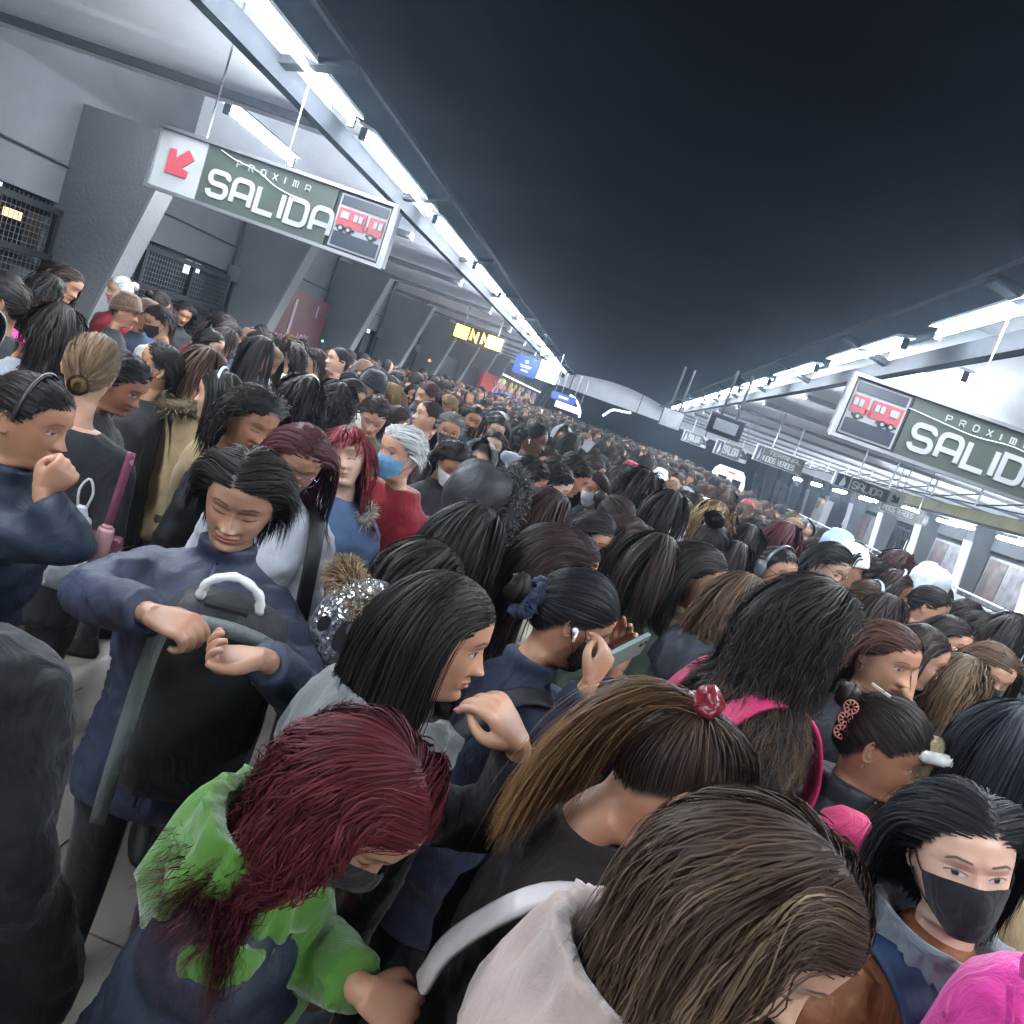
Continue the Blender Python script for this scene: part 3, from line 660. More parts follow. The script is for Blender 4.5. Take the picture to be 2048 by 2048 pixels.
def cap_like(pose, kind='beanie'):
    """beanie / hood shells round the skull"""
    if kind == 'beanie':
        V, Q = cap_geo(pose, .018, 40, 22, 0.0)
        phi = np.linspace(-pi, pi, 40, endpoint=False); v = np.linspace(0, 1, 22); PH, Vv = np.meshgrid(phi, v, indexing='xy')
        lo = np.interp(np.abs(np.degrees(PH)), [0, 60, 100, 180], [.048, .03, .0, -.055]); Z = .1195-(.1195-lo)*Vv
        o = .014+.004*np.where(Vv > .8, 1, 0)+.0015*np.sin(PH*40)+.006*(Vv < .15); P = head_pt(PH, Z, 0, off=o).reshape(-1, 3); P[:, 2] += .012*sst(P[:, 2], .06, .12)
        return np_mesh('beanie', pose.head(P), Q, M_KNIT)
    nu, nv = 48, 26; phi = np.linspace(rad(38), 2*pi-rad(38), nu); v = np.linspace(0, 1, nv); PH, Vv = np.meshgrid(phi, v, indexing='xy')
    Z = .118-(.118+.19)*Vv; P = head_pt(PH, np.clip(Z, -.11, 1), 0, off=.028+.006*Vv)
    P[..., 2] = np.where(Z < -.11, Z, P[..., 2])
    k = sst(-Z, .08, .19); P[..., 0] *= 1+.35*k; P[..., 1] = P[..., 1]*(1+.15*k)-.0*k
    fr = (P[..., 1] > .02) & (Z > .06); P[..., 1] = np.where(Z > .05, np.minimum(P[..., 1], .085), P[..., 1])
    P = P.reshape(-1, 3); rg_ = 1-np.abs(vnoise(P*[1, 1, .6], 11, 2)); P += (.007*vnoise(P, 22)+.012*(rg_**6-.15))[:, None]*P/np.linalg.norm(P, axis=1)[:, None]
    i, j = np.meshgrid(np.arange(nv-1), np.arange(nu-1), indexing='ij')
    Q = np.stack([i*nu+j, (i+1)*nu+j, (i+1)*nu+j+1, i*nu+j+1], -1).reshape(-1, 4)
    return np_mesh('hood', pose.head(P), Q, M_FLEECE if kind != 'nylon' else M_NYLON)
def fur_mesh(path, rad_, n, L, seed=0, name='fur_trim', w=.003):
    """tufts standing off a tube path"""
    r = np.random.default_rng(seed); P = spline(path, 200); i = r.integers(0, 199, n); T = np.gradient(P, axis=0)[i]; T /= np.linalg.norm(T, axis=1)[:, None]
    d = r.normal(0, 1, (n, 3)); d -= T*(d*T).sum(1)[:, None]*.8; d /= np.linalg.norm(d, axis=1)[:, None]
    b = P[i]+d*rad_; K = 4; s = np.linspace(0, 1, K); Lr = L*r.uniform(.5, 1.2, n)
    X = b[:, None]+d[:, None]*(s[None, :, None]*Lr[:, None, None])+T[:, None]*(s**2)[None, :, None]*(Lr*r.normal(0, .5, n))[:, None, None]+np.array([0, 0, -1])*(s**2)[None, :, None]*L*.3
    sd = np.cross(d, r.normal(0, 1, (n, 3))); sd /= np.linalg.norm(sd, axis=1)[:, None]; wv = w*np.array([1, .9, .6, .05])[None, :, None]
    V = np.stack([X-sd[:, None]*wv/2, X+sd[:, None]*wv/2], 2).reshape(-1, 3); q = (np.arange(n)[:, None]*K+np.arange(K-1)[None])*2
    Q = np.stack([q, q+1, q+3, q+2], -1).reshape(-1, 4); hv = np.repeat((r.uniform(.5, 1.5, n)[:, None]*(.55+.6*s)[None]).ravel(), 2); ht = np.repeat(np.tile(s**2, n), 2)
    tv, tq, tc = tube_geo(spline(path, 30), rad_, 8); n0 = len(V)
    return np_mesh(name, np.vstack([V, tv]), [np.vstack([Q, tq+n0]), tc+n0], M_FUR, True, dict(hv=np.concatenate([hv, np.full(len(tv), .5)]), ht=np.concatenate([ht, np.zeros(len(tv))])))
# ================================================================ the station
M_CONC_M = mat_basic('mid_painted_concrete', (.20, .205, .21), .85, 0, .14, 1.6, .25, 30)
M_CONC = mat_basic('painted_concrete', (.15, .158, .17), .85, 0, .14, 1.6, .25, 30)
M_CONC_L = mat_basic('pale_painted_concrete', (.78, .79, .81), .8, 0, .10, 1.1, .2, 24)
M_WALL = mat_basic('grey_render_wall', (.135, .140, .150), .9, 0, .12, 2.2, .3, 60)
M_BLACK = mat_basic('black_steel', (.018, .02, .022), .5, .3, .2, 8)
M_STEEL = mat_basic('grey_steel', (.32, .33, .35), .4, .8, .15, 5)
M_FLOOR = mat_basic('terrazzo_floor', (.13, .115, .098), .55, 0, .22, 3.5, .1, 90)
M_TRACK = mat_basic('track_bed', (.05, .048, .045), .95, 0, .3, 5, .6, 20)
M_RAIL0 = mat_basic('dark_pipe', (.03, .033, .036), .6, 0, .2, 8)
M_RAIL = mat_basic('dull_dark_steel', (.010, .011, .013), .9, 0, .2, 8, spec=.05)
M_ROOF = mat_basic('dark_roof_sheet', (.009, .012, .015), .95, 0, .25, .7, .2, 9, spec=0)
M_WHITE = mat_basic('white_paint', (.72, .73, .74), .5, 0, .05, 2)
M_REFL = mat_basic('white_enamel_reflector', (.42, .43, .45), .6, 0, .04, 2)
M_DARKGLASS = mat_basic('dark_glass', (.012, .015, .018), .12, 0, .3, 4, 0, 40, spec=.6)
M_TUBE = mat_basic('lit_tube', (.9, .95, 1), .5, 0, 0, emit=(.84, .92, 1.0), estr=150)
M_WIN = mat_basic('lit_window', (.6, .65, .68), .5, 0, 0, emit=(.80, .92, 1.0), estr=1.3)
M_WARMW = mat_basic('lit_warm_window', (.6, .5, .4), .5, 0, 0, emit=(1, .62, .35), estr=1.6)
M_GREEN = mat_basic('sign_green', (.052, .066, .056), .35, 0, .08, 5, spec=.6)
M_SIGNW = mat_basic('sign_white', (.33, .34, .35), .35, 0, .16, 3, spec=.6)
M_SIGNR = mat_basic('sign_red', (.40, .060, .075), .35, 0, .05, 5, spec=.6)
M_SIGNB = mat_basic('sign_dark_blue', (.025, .035, .055), .3, 0, .05, 5, spec=.6)
M_SIGNK = mat_basic('sign_black', (.02, .022, .028), .35, 0, .05, 5, spec=.5)
M_YEL = mat_basic('ochre_fascia', (.33, .32, .15), .6, 0, .15, 3)
M_LEDT = mat_basic('amber_led', (1, .5, .1), .5, 0, 0, emit=(1, .50, .06), estr=7)
M_BLUE = mat_basic('blue_board', (.02, .05, .22), .4, 0, .1, 3, emit=(.03, .09, .42), estr=.45)
M_WBOARD = mat_basic('white_lightbox', (.8, .8, .8), .4, 0, .02, 3, emit=(.92, .96, 1), estr=1.1)
M_MAROON = mat_basic('maroon_print', (.10, .018, .028), .5, 0, .2, 3)
M_REDP = mat_basic('red_print', (.38, .04, .035), .5, 0, .15, 3, emit=(.4, .05, .04), estr=.15)
M_PINKT = mat_basic('pale_print', (.42, .30, .33), .6, 0, .1, 9)

struct = lambda o: tag(o, kind='structure')
LX, RX = -5.0, 11.0       # left wall face, far right wall face
EDGX = 3.4; PARX = 8.0              # white parapet
# ground sheets
fb = MB(); fb.box(((EDGX-8)/2, 28, -.15), (EDGX+8, 74, .3)); struct(fb.obj('platform_floor', M_FLOOR))
gb = MB(); gb.box((2, 35, -1.35), (70, 150, .3)); struct(gb.obj('ground', M_TRACK))
fo = MB(); fo.box((12.4, 30, -.15), (8.6, 70, .29)); struct(fo.obj('far_platform_floor', M_FLOOR))
# tactile / joint strips on the floor: paving slabs near the camera
slab_parent = bpy.data.objects['platform_floor']
for i in range(5):
    for j in range(5):
        b = MB(); b.box((0, 0, 0), (.592, .592, .012));
        if i == 0 and j == 0: SLAB = b.mesh('floor_slab', M_FLOOR)
        o = link_mesh('floor_slab', SLAB, slab_parent); o.location = (-2.7+.6*i, .5+.6*j, .004)
# ---- left wall: deep tapering fins, panels, railings and grilles
FY = [3.75+3.42*k for k in range(16)]
def fin_mesh():
    b = MB(); prof = [(0, 0), (.34, 0), (1.02, 3.02), (0, 3.02)]     # (towards the platform, up)
    b.prism(prof, (0, .26, 0), (-.55, -.13, 0), (1, 0, 0), (0, 0, 1)); return b.mesh('column', M_CONC)
FIN = fin_mesh(); EDGE = None
for k, y in enumerate(FY):
    r = empty('column', (LX, y, 0), 0, ['tapered grey concrete fin column just left of the hanging exit sign', 'tapered grey concrete fin column behind the left exit sign'][k-1] if k in (1, 2) else 'tapered grey concrete fin column number %s along the left wall, counted from the camera' % ['one', 'two', 'three', 'four', 'five', 'six', 'seven', 'eight', 'nine', 'ten', 'eleven', 'twelve', 'thirteen', 'fourteen', 'fifteen', 'sixteen'][k], 'column', 'fin columns of the left wall')
    link_mesh('shaft', FIN, r)
    if EDGE is None:
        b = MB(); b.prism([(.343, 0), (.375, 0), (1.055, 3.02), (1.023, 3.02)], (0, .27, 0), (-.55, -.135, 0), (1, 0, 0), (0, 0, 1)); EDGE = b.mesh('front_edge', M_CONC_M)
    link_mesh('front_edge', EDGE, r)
lw = empty('left_wall', (0, 0, 0), 0, 'grey rendered wall with barred openings along the left of the platform', 'wall')
b = MB(); b.box((LX-.62, 28, 3.1), (.24, 74, 2.0)); b.obj('upper_wall', M_WALL, lw)
b = MB(); b.box((LX-.62, 28, .45), (.24, 74, .9)); b.obj('lower_wall', M_WALL, lw)
b = MB(); b.box((LX-1.9, 28, 1.6), (.1, 74, 5)); b.obj('back_wall', mat_basic('dark_back_wall', (.035, .038, .04), .8, 0, .3, 1), lw)
# behind the grilles: a lit ledge, window blocks
for k, y in enumerate(FY[:-1]):
    if k in (3, 5, 6): continue
    g = empty('window_grille', (LX-.42, y+1.71, 0), 0, 'black steel railing and mesh grille in the left wall between fin columns %s and %s' % (['one', 'two', 'three', 'four', 'five', 'six', 'seven', 'eight', 'nine', 'ten', 'eleven', 'twelve', 'thirteen', 'fourteen', 'fifteen'][k], ['two', 'three', 'four', 'five', 'six', 'seven', 'eight', 'nine', 'ten', 'eleven', 'twelve', 'thirteen', 'fourteen', 'fifteen', 'sixteen'][k]), 'grille', 'grilles of the left wall')
    if k == 0: GP = {}
    if 'rail' not in GP:
        q = MB(); q.bar((0, -1.55, 2.02), (0, 1.55, 2.02), .05, .06); GP['rail'] = q.mesh('rail', M_BLACK)
        q = MB(); q.bar((0, 0, .9), (0, 0, 2.05), .05); GP['post'] = q.mesh('post', M_BLACK)
        q = MB()
        for t in np.arange(-1.5, 1.5, .055): q.box((-.02, t, 1.5), (.004, .004, 1.15))
        for t in np.arange(.95, 2.0, .055): q.box((-.02, 0, t), (.004, 3.0, .004))
        GP['mesh'] = q.mesh('wire_mesh', M_STEEL)
        q = MB(); q.box((-.9, 0, 1.32), (.5, 3.0, .12)); q.box((-1.1, .3, 1.75), (.2, .5, .55)); q.box((-1.1, -.6, 1.7), (.2, .4, .5)); GP['ledge'] = q.mesh('ledge', M_CONC)
        q = MB(); q.box((-1.2, 0, 0), (.04, .12, .20)); GP['pane'] = q.mesh('lit_pane', M_WIN)
    for z in (0, -.42):
        o = link_mesh('rail', GP['rail'], g); o.location = (0, 0, z)
    for t in (-1.5, -.5, .5, 1.5): o = link_mesh('post', GP['post'], g); o.location = (0, t, 0)
    o = link_mesh('wire_mesh', GP['mesh'], g); o['kind'] = 'stuff'
    link_mesh('ledge', GP['ledge'], g)
    for t in ((-1.0, -.75, .9) if k % 2 == 0 else (-1.3, 1.2)):
        o = link_mesh('lit_pane', GP['pane'], g); o.location = (0, t, 2.0+.03*math.sin(t*9))
    if k == 1:
        q = MB(); q.box((-1.2, -1.0, 1.86), (.04, .22, .09)); q.obj('warm_lamp', M_WARMW, g)

for k, (zz, rr_) in enumerate(((2.44, .010),)):
    b = MB(); b.tube([(LX-.47, 0, zz), (LX-.47, 60, zz)], rr_, 8); b.obj('conduit', M_STEEL if k else M_RAIL0, lw, smooth=True)
for k, y in enumerate(FY[2:9]):
    b = MB(); b.tube([(LX-.44, y-.26, 0), (LX-.44, y-.26, 3.9)], .024, 8); b.obj('down_pipe', M_RAIL0, lw, smooth=True)
    b = MB(); b.box((LX-.40, y-.26, 2.1), (.10, .14, .20)); b.obj('junction_box', M_STEEL, lw)
# posters: maroon advert between columns, and the red panels further on
def text_mesh(txt, size, mat, depth=.004, name='lettering', bold=0.0, spacing=1.0):
    c = bpy.data.curves.new('t', 'FONT'); c.body = txt; c.size = size; c.extrude = depth; c.offset = bold; c.space_character = spacing; c.align_x = 'LEFT'
    o = bpy.data.objects.new('t', c); COL.objects.link(o); dg = bpy.context.evaluated_depsgraph_get()
    me = bpy.data.meshes.new_from_object(o.evaluated_get(dg)); bpy.data.objects.remove(o); me.name = name; me.materials.clear(); me.materials.append(mat); return me
def text(txt, size, mat, parent, loc, rot=(pi/2, 0, 0), **kw):
    o = link_mesh(kw.get('name', 'lettering'), text_mesh(txt, size, mat, **kw), parent); o.location = loc; o.rotation_euler = rot; return o
ad = empty('advertising_poster', (LX-.30, FY[2]+1.75, 0), 0, 'dark maroon advertising poster reading Gana 40 percent on the left wall', 'poster')
b = MB(); b.box((0, 0, 1.55), (.06, 2.5, 1.35)); b.obj('panel', M_MAROON, ad)
b = MB(); b.box((.035, -.15, 1.8), (.012, .10, .6)); b.box((.035, .75, 2.02), (.012, .05, .2)); b.objs('printed_figure', M_PINKT, ad)
text('Gana', .34, M_PINKT, ad, (.034, -.85, 1.36), (pi/2, 0, pi/2), name='lettering')
text('40%', .34, M_PINKT, ad, (.034, .15, 1.36), (pi/2, 0, pi/2), name='lettering')
text('de descuento', .13, M_PINKT, ad, (.034, -.95, 1.02), (pi/2, 0, pi/2), name='lettering') if False else None
for k, nm in ((5, 'dark kiosk shutter with a rounded top edge at the left wall before the red panel'), (6, 'second dark kiosk shutter at the left wall next to the red panel')):
    b = MB(); b.box((LX-.2, FY[k]+1.7, 1.15), (.5, 3.1, 2.1)); tag(b.obj('kiosk', M_SIGNK), nm, 'kiosk')
rp = empty('red_panel', (LX+.25, FY[7]+1.6, 0), 0, 'bright red lit shop panel with a white swirl on the left side', 'shop panel')
b = MB(); b.box((0, 0, 1.35), (.1, 3.6, 1.7)); b.obj('panel', M_REDP, rp)
b = MB(); b.tube(spline([(.06, .9, 2.0), (.06, 1.3, 1.8), (.06, .9, 1.4), (.06, 1.3, 1.0)], 14), .05, 6); b.obj('swirl', M_SIGNW, rp, smooth=True)
# small status lamps
for k, (y, c, nm) in enumerate(((13.1, (.05, 1, .3), 'tiny green status lamp near the maroon poster'), (16.4, (.05, 1, .3), 'tiny green status lamp past the third fin column'), (23.5, (1, .1, .05), 'tiny red status lamp before the red panel'))):
    P = at_X(*[(645, 682), (720, 709), (859, 721)][k], LX+.45); b = MB(); b.tube([P+[0, -.01, 0], P+[0, .01, 0]], .014+.008*k, 8); o = tag(b.obj('status_lamp', mat_basic('status_lamp_%d' % k, c, .5, 0, 0, emit=c, estr=6)), nm, 'lamp')
# shops glimpsed far along the left: rows of lit goods
for k in range(9):
    y = FY[8]+1.0+k*1.9; q = empty('shop_counter', (LX+.3, y, 0), 0, 'lit shop counter with hanging goods at the far left, %s from the red panel' % ['first', 'second', 'third', 'fourth', 'fifth', 'sixth', 'seventh', 'eighth', 'ninth'][k], 'shop', 'shop counters at the far left')
    b = MB(); b.box((-.3, 0, 1.2), (.1, 1.8, 2.2)); b.obj('back_panel', mat_basic('shop_back_%d' % k, [(.12, .07, .12), (.15, .12, .05), (.08, .08, .16)][k % 3], .7), q)
    cols = [(.6, .45, .1), (.5, .3, .5), (.6, .6, .6), (.2, .25, .6), (.6, .3, .1)]
    for j in range(6):
        b = MB(); V, Q, C = ring_stack([(0, .02, .02, 0), (.05, .06, .06, 0), (.16, .07, .07, 0), (.24, .03, .03, 0)], 8); b.add(V+[-.12, -.75+.3*j, 1.55+.22*((j*7+k) % 3)], [Q, C]); c = cols[(j+k) % 5]
        b.obj('hanging_goods', mat_basic('goods_%d_%d' % (k, j), c, .6, 0, 0, emit=c, estr=.5), q)
    b = MB(); b.box((.02, 0, 2.38), (.1, 1.8, .06)); b.obj('counter_light', mat_basic('counter_light_%d' % k, (.8, .8, .8), .5, 0, 0, emit=(1, .9, .8), estr=2.0), q)

# ---- dark roof over the middle, edge beams with lamps, transverse ceiling beams
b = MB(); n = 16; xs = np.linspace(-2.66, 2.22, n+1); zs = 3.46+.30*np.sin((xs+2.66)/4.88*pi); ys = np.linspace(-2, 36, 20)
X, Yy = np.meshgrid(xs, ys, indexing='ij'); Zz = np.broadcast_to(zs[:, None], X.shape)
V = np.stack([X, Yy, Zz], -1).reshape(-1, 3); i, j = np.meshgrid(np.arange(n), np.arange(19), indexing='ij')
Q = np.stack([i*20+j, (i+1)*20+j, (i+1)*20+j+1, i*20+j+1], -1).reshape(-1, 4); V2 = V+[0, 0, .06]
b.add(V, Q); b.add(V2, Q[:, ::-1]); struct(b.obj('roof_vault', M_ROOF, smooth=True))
for X0, nm in ((-2.72, 'left'), (2.25, 'right')):
    r = empty('edge_beam', (X0, 0, 0), 0, 'dark steel edge beam running along the %s row of tube lamps' % nm, 'beam')
    sgn = 1 if X0 > 0 else -1
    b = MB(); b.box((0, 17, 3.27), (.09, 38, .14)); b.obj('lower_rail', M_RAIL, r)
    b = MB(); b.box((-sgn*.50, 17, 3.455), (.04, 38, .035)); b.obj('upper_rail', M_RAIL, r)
    for k in range(13):
        b = MB(); b.bar((0, -.9+2.93*k, 3.30), (-sgn*.5, -.9+2.93*k, 3.42), .12, .05)
        if k == 0: ME = b.mesh('cross_tie', M_RAIL)
        o = link_mesh('cross_tie', ME, r); o.location = (0, 2.93*k, 0)
        if k == 0: o.location = (0, 0, 0)
ordn = ['first', 'second', 'third', 'fourth', 'fifth', 'sixth', 'seventh', 'eighth', 'ninth', 'tenth', 'eleventh', 'twelfth', 'thirteenth']
def lamp(x, y, z, L, label, group, tilt, real=True, refl=True):
    r = empty('tube_lamp', (x, y, z), 0, label, 'lamp', group)
    b = MB(); b.tube([(0, -L/2, 0), (0, L/2, 0)], .022, 10); b.obj('tube', M_TUBE, r, smooth=True)
    b = MB(); b.box((0, -L/2-.015, 0), (.05, .03, .09)); b.box((0, L/2+.015, 0), (.05, .03, .09)); b.objs('holder', M_BLACK, r)
    if refl:
        b = MB(); c, s_ = cos(tilt), sin(tilt); V = np.array([[-.085, 0, .046], [.085, 0, .046], [.06, 0, .075], [-.06, 0, .075]]); V[:, [0, 2]] = V[:, [0, 2]]@np.array([[c, s_], [-s_, c]]).T
        A = V+[0, -L/2, 0]; Bv = V+[0, L/2, 0]; b.add(np.vstack([A, Bv]), np.array([[0, 1, 2, 3], [7, 6, 5, 4], [0, 4, 5, 1], [1, 5, 6, 2], [2, 6, 7, 3], [3, 7, 4, 0]])); b.obj('reflector', M_REFL, r)
    if real and refl:
        sg = 1 if x > 0 else -1
        for nm_, en, ang in (('inner_light', LAMP_W*.28, sg*rad(118)),):
            ld = bpy.data.lights.new(nm_, 'AREA'); ld.shape = 'RECTANGLE'; ld.size = .05; ld.size_y = L*.98; ld.energy = en; ld.color = LAMP_COL if nm_ == 'side_light' else (.42, .66, 1.0)
            lo = bpy.data.objects.new(nm_, ld); COL.objects.link(lo); lo.parent = r; lo.location = (sg*.03 if nm_ == 'side_light' else -sg*.03, 0, .0 if nm_ == 'side_light' else .02); lo.rotation_euler = (0, ang, 0)
    if real:
        for sg in ((1,) if refl else (1,)):
            ld = bpy.data.lights.new('tube_light', 'AREA'); ld.shape = 'RECTANGLE'; ld.size = .06; ld.size_y = L; ld.energy = LAMP_W; ld.color = LAMP_COL
            lo = bpy.data.objects.new('tube_light', ld); COL.objects.link(lo); lo.parent = r; lo.location = (0, 0, -.026); lo.rotation_euler = (0, tilt, 0)
for k in range(-2, 13):
    lamp(-2.52, 5.81-1.1+2.5*(k-1), 3.33, 2.2, ('long lit tube lamp, %s of the left row over the crowd counted from the camera' % ordn[k]) if k >= 0 else 'long lit tube lamp of the left row %s the camera' % ('farther behind' if k < -1 else 'just behind'), 'tube lamps of the left row', rad(14))
for k in range(-2, 12):
    lamp(2.00, 6.2-1.05+2.8*(k-1), 3.33, 2.1, ('long lit tube lamp, %s of the right row over the crowd counted from the camera' % ordn[k]) if k >= 0 else 'long lit tube lamp of the right row %s the camera' % ('farther behind' if k < -1 else 'just behind'), 'tube lamps of the right row', rad(-14))
P = at_Y(1860, 763, 8.2); lamp(P[0], P[1], P[2], 1.5, 'short lit tube lamp behind the right exit sign', 'tube lamps behind the exit signs', 0)
P = at_Y(525, 275, 6.9); lamp(P[0], P[1], P[2], 1.25, 'short lit tube lamp above the left exit sign', 'tube lamps behind the exit signs', 0)
# transverse beams: deep pale faces towards the camera, grey soffits between
def cross_beam(x0, x1, y, z0, z1, th, label, group):
    r = empty('ceiling_beam', ((x0+x1)/2, y, 0), 0, label, 'beam', group); w = x1-x0
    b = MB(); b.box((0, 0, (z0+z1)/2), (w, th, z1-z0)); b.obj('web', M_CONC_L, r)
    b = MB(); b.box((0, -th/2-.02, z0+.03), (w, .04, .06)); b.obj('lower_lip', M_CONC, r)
LBY = [3.0+2.93*k for k in range(11)]
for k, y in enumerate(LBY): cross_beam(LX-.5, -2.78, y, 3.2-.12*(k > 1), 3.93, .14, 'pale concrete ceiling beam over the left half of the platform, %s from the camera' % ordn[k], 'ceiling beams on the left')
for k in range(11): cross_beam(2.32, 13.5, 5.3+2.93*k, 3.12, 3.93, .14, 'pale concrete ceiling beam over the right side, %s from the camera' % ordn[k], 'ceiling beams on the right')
b = MB(); b.box((-4.15, 17, 3.97), (2.8, 40, .06)); struct(b.obj('left_ceiling', M_CONC_L))
b = MB(); b.box((8.4, 19, 3.97), (12.2, 38, .06)); struct(b.obj('right_ceiling', M_CONC_L))
r = empty('far_beam', (0, 36.2, 0), 0, 'wide pale beam crossing the whole station at the far end of the dark roof', 'beam')
for k, x in enumerate(np.arange(-5.5, 14, 3.2)):
    b = MB(); b.box((0, 0, 3.35), (3.16, .2, 1.0));
    if k == 0: FB = b.mesh('panel', M_CONC_L)
    o = link_mesh('panel', FB, r); o.location = (x+1.6, 0, 0)
b = MB(); b.box((4, 60, 2.0), (40, .4, 6)); struct(b.obj('end_wall', mat_basic('dark_end_wall', (.02, .02, .022), .9)))

# ---- hanging signs
def rr(b, x0, z0, x1, z1, y, th): b.box(((x0+x1)/2, y, (z0+z1)/2), (x1-x0, th, z1-z0))
def strokes(parent, mat, paths, w, y=0, th=.006, name='letter'):
    """rounded lettering: each letter one object made of mitred flat bands in the x-z plane"""
    for p in paths:
        b = MB()
        for kk, poly in enumerate(p):
            P = [np.array(poly[0], float)]
            for q in poly[1:]:
                q = np.array(q, float)
                if np.linalg.norm(q-P[-1]) > 1e-5: P.append(q)
            P = np.array(P); closed = np.linalg.norm(P[0]-P[-1]) < 1e-4 and len(P) > 3
            if closed: P = P[:-1]
            n = len(P)
            T = (np.roll(P, -1, 0)-P); T /= np.linalg.norm(T, axis=1)[:, None]+1e-9
            if not closed: T[-1] = T[-2]
            N = np.stack([-T[:, 1], T[:, 0]], 1); Np = np.roll(N, 1, 0)
            if not closed: Np[0] = N[0]
            M = N+Np; M /= np.linalg.norm(M, axis=1)[:, None]+1e-9; k = 1/np.clip((M*N).sum(1), .5, 1); M = M*k[:, None]*w/2
            yy = y-.0006*kk
            A = np.vstack([np.stack([(P+M)[:, 0], np.full(n, yy), (P+M)[:, 1]], 1), np.stack([(P-M)[:, 0], np.full(n, yy), (P-M)[:, 1]], 1)])
            Bq = A+[0, th, 0]; V = np.vstack([A, Bq]); m = n if closed else n-1; I = np.arange(m); J = (I+1) % n; o = 2*n
            Q = [np.stack([I, J, n+J, n+I], 1), np.stack([o+I, o+n+I, o+n+J, o+J], 1), np.stack([I, o+I, o+J, J], 1), np.stack([n+I, n+J, o+n+J, o+n+I], 1)]
            if not closed: Q += [np.array([[0, n, o+n, o]]), np.array([[n-1, o+n-1, o+2*n-1, 2*n-1]])]
            b.add(V, np.vstack(Q))
        b.obj(name, mat, parent)
def arc(cx, cz, r, a0, a1, n=7): return [(cx+r*cos(rad(a0+(a1-a0)*i/n)), cz+r*sin(rad(a0+(a1-a0)*i/n))) for i in range(n+1)]
def G_S(w=1, h=1, r=.25): return [[(w*.96, h*.78)]+arc(w-r, h-r, r, 20, 90)+arc(r, h-r, r, 90, 180)+arc(r, h/2+r, r, 180, 270)+arc(w-r, h/2-r, r, 90, 0)+arc(w-r, r, r, 0, -90)+arc(r, r, r, 270, 190)]
def G_A(w=1, h=1, r=.3): return [[(0, 0), (0, h-r)]+arc(r, h-r, r, 180, 90)+arc(w-r, h-r, r, 90, 0)+[(w, 0)], [(0, h*.36), (w, h*.36)]]
def G_L(w=1, h=1): return [[(0, h), (0, 0), (w, 0)]]
def G_I(w=0, h=1): return [[(0, h), (0, 0)]]
def G_D(w=1, h=1, r=.3): return [[(0, 0), (0, h), (w-r, h)]+arc(w-r, h-r, r, 90, 0)+arc(w-r, r, r, 0, -90)+[(0, 0)]]
def G_P(w=1, h=1, r=.25): return [[(0, 0), (0, h), (w-r, h)]+arc(w-r, h-r, r, 90, -90)+[(0, h-2*r)]]
def G_R(w=1, h=1, r=.25): return G_P(w, h, r)+[[(w*.5, h-2*r), (w, 0)]]
def G_O(w=1, h=1, r=.3): return [arc(w-r, h-r, r, 90, 0)+arc(w-r, r, r, 0, -90)+arc(r, r, r, 270, 180)+arc(r, h-r, r, 180, 90)+[(w-r, h)]]
def G_X(w=1, h=1): return [[(0, 0), (w, h)], [(0, h), (w, 0)]]
def G_M(w=1, h=1, r=.2): return [[(0, 0), (0, h), (w-r, h)]+arc(w-r, h-r, r, 90, 0)+[(w, 0)], [(w/2, h), (w/2, 0)]]
def G_N(w=1, h=1): return [[(0, 0), (0, h), (w, 0), (w, h)]]
def G_E(w=1, h=1): return [[(w, h), (0, h), (0, 0), (w, 0)], [(0, h/2), (w*.9, h/2)]]
def G_T(w=1, h=1): return [[(0, h), (w, h)], [(w/2, h), (w/2, 0)]]
def G_V(w=1, h=1): return [[(0, h), (w/2, 0), (w, h)]]
GL = dict(S=G_S, A=G_A, L=G_L, I=G_I, D=G_D, P=G_P, R=G_R, O=G_O, X=G_X, M=G_M, N=G_N, E=G_E, T=G_T, V=G_V)
def word(parent, txt, x, z, h, w, adv, stroke, mat=None, y=-.012):
    for ch in txt:
        if ch == ' ': x += w*.9; continue
        ww = 0 if ch == 'I' else w
        g = GL[ch](); g = [[(x+px*ww*(1 if ch != 'I' else 0), z+pz*h) for px, pz in poly] for poly in g]
        strokes(parent, mat or M_SIGNW, [g], stroke, y, .008); x += (ww if ch != 'I' else 0)+adv
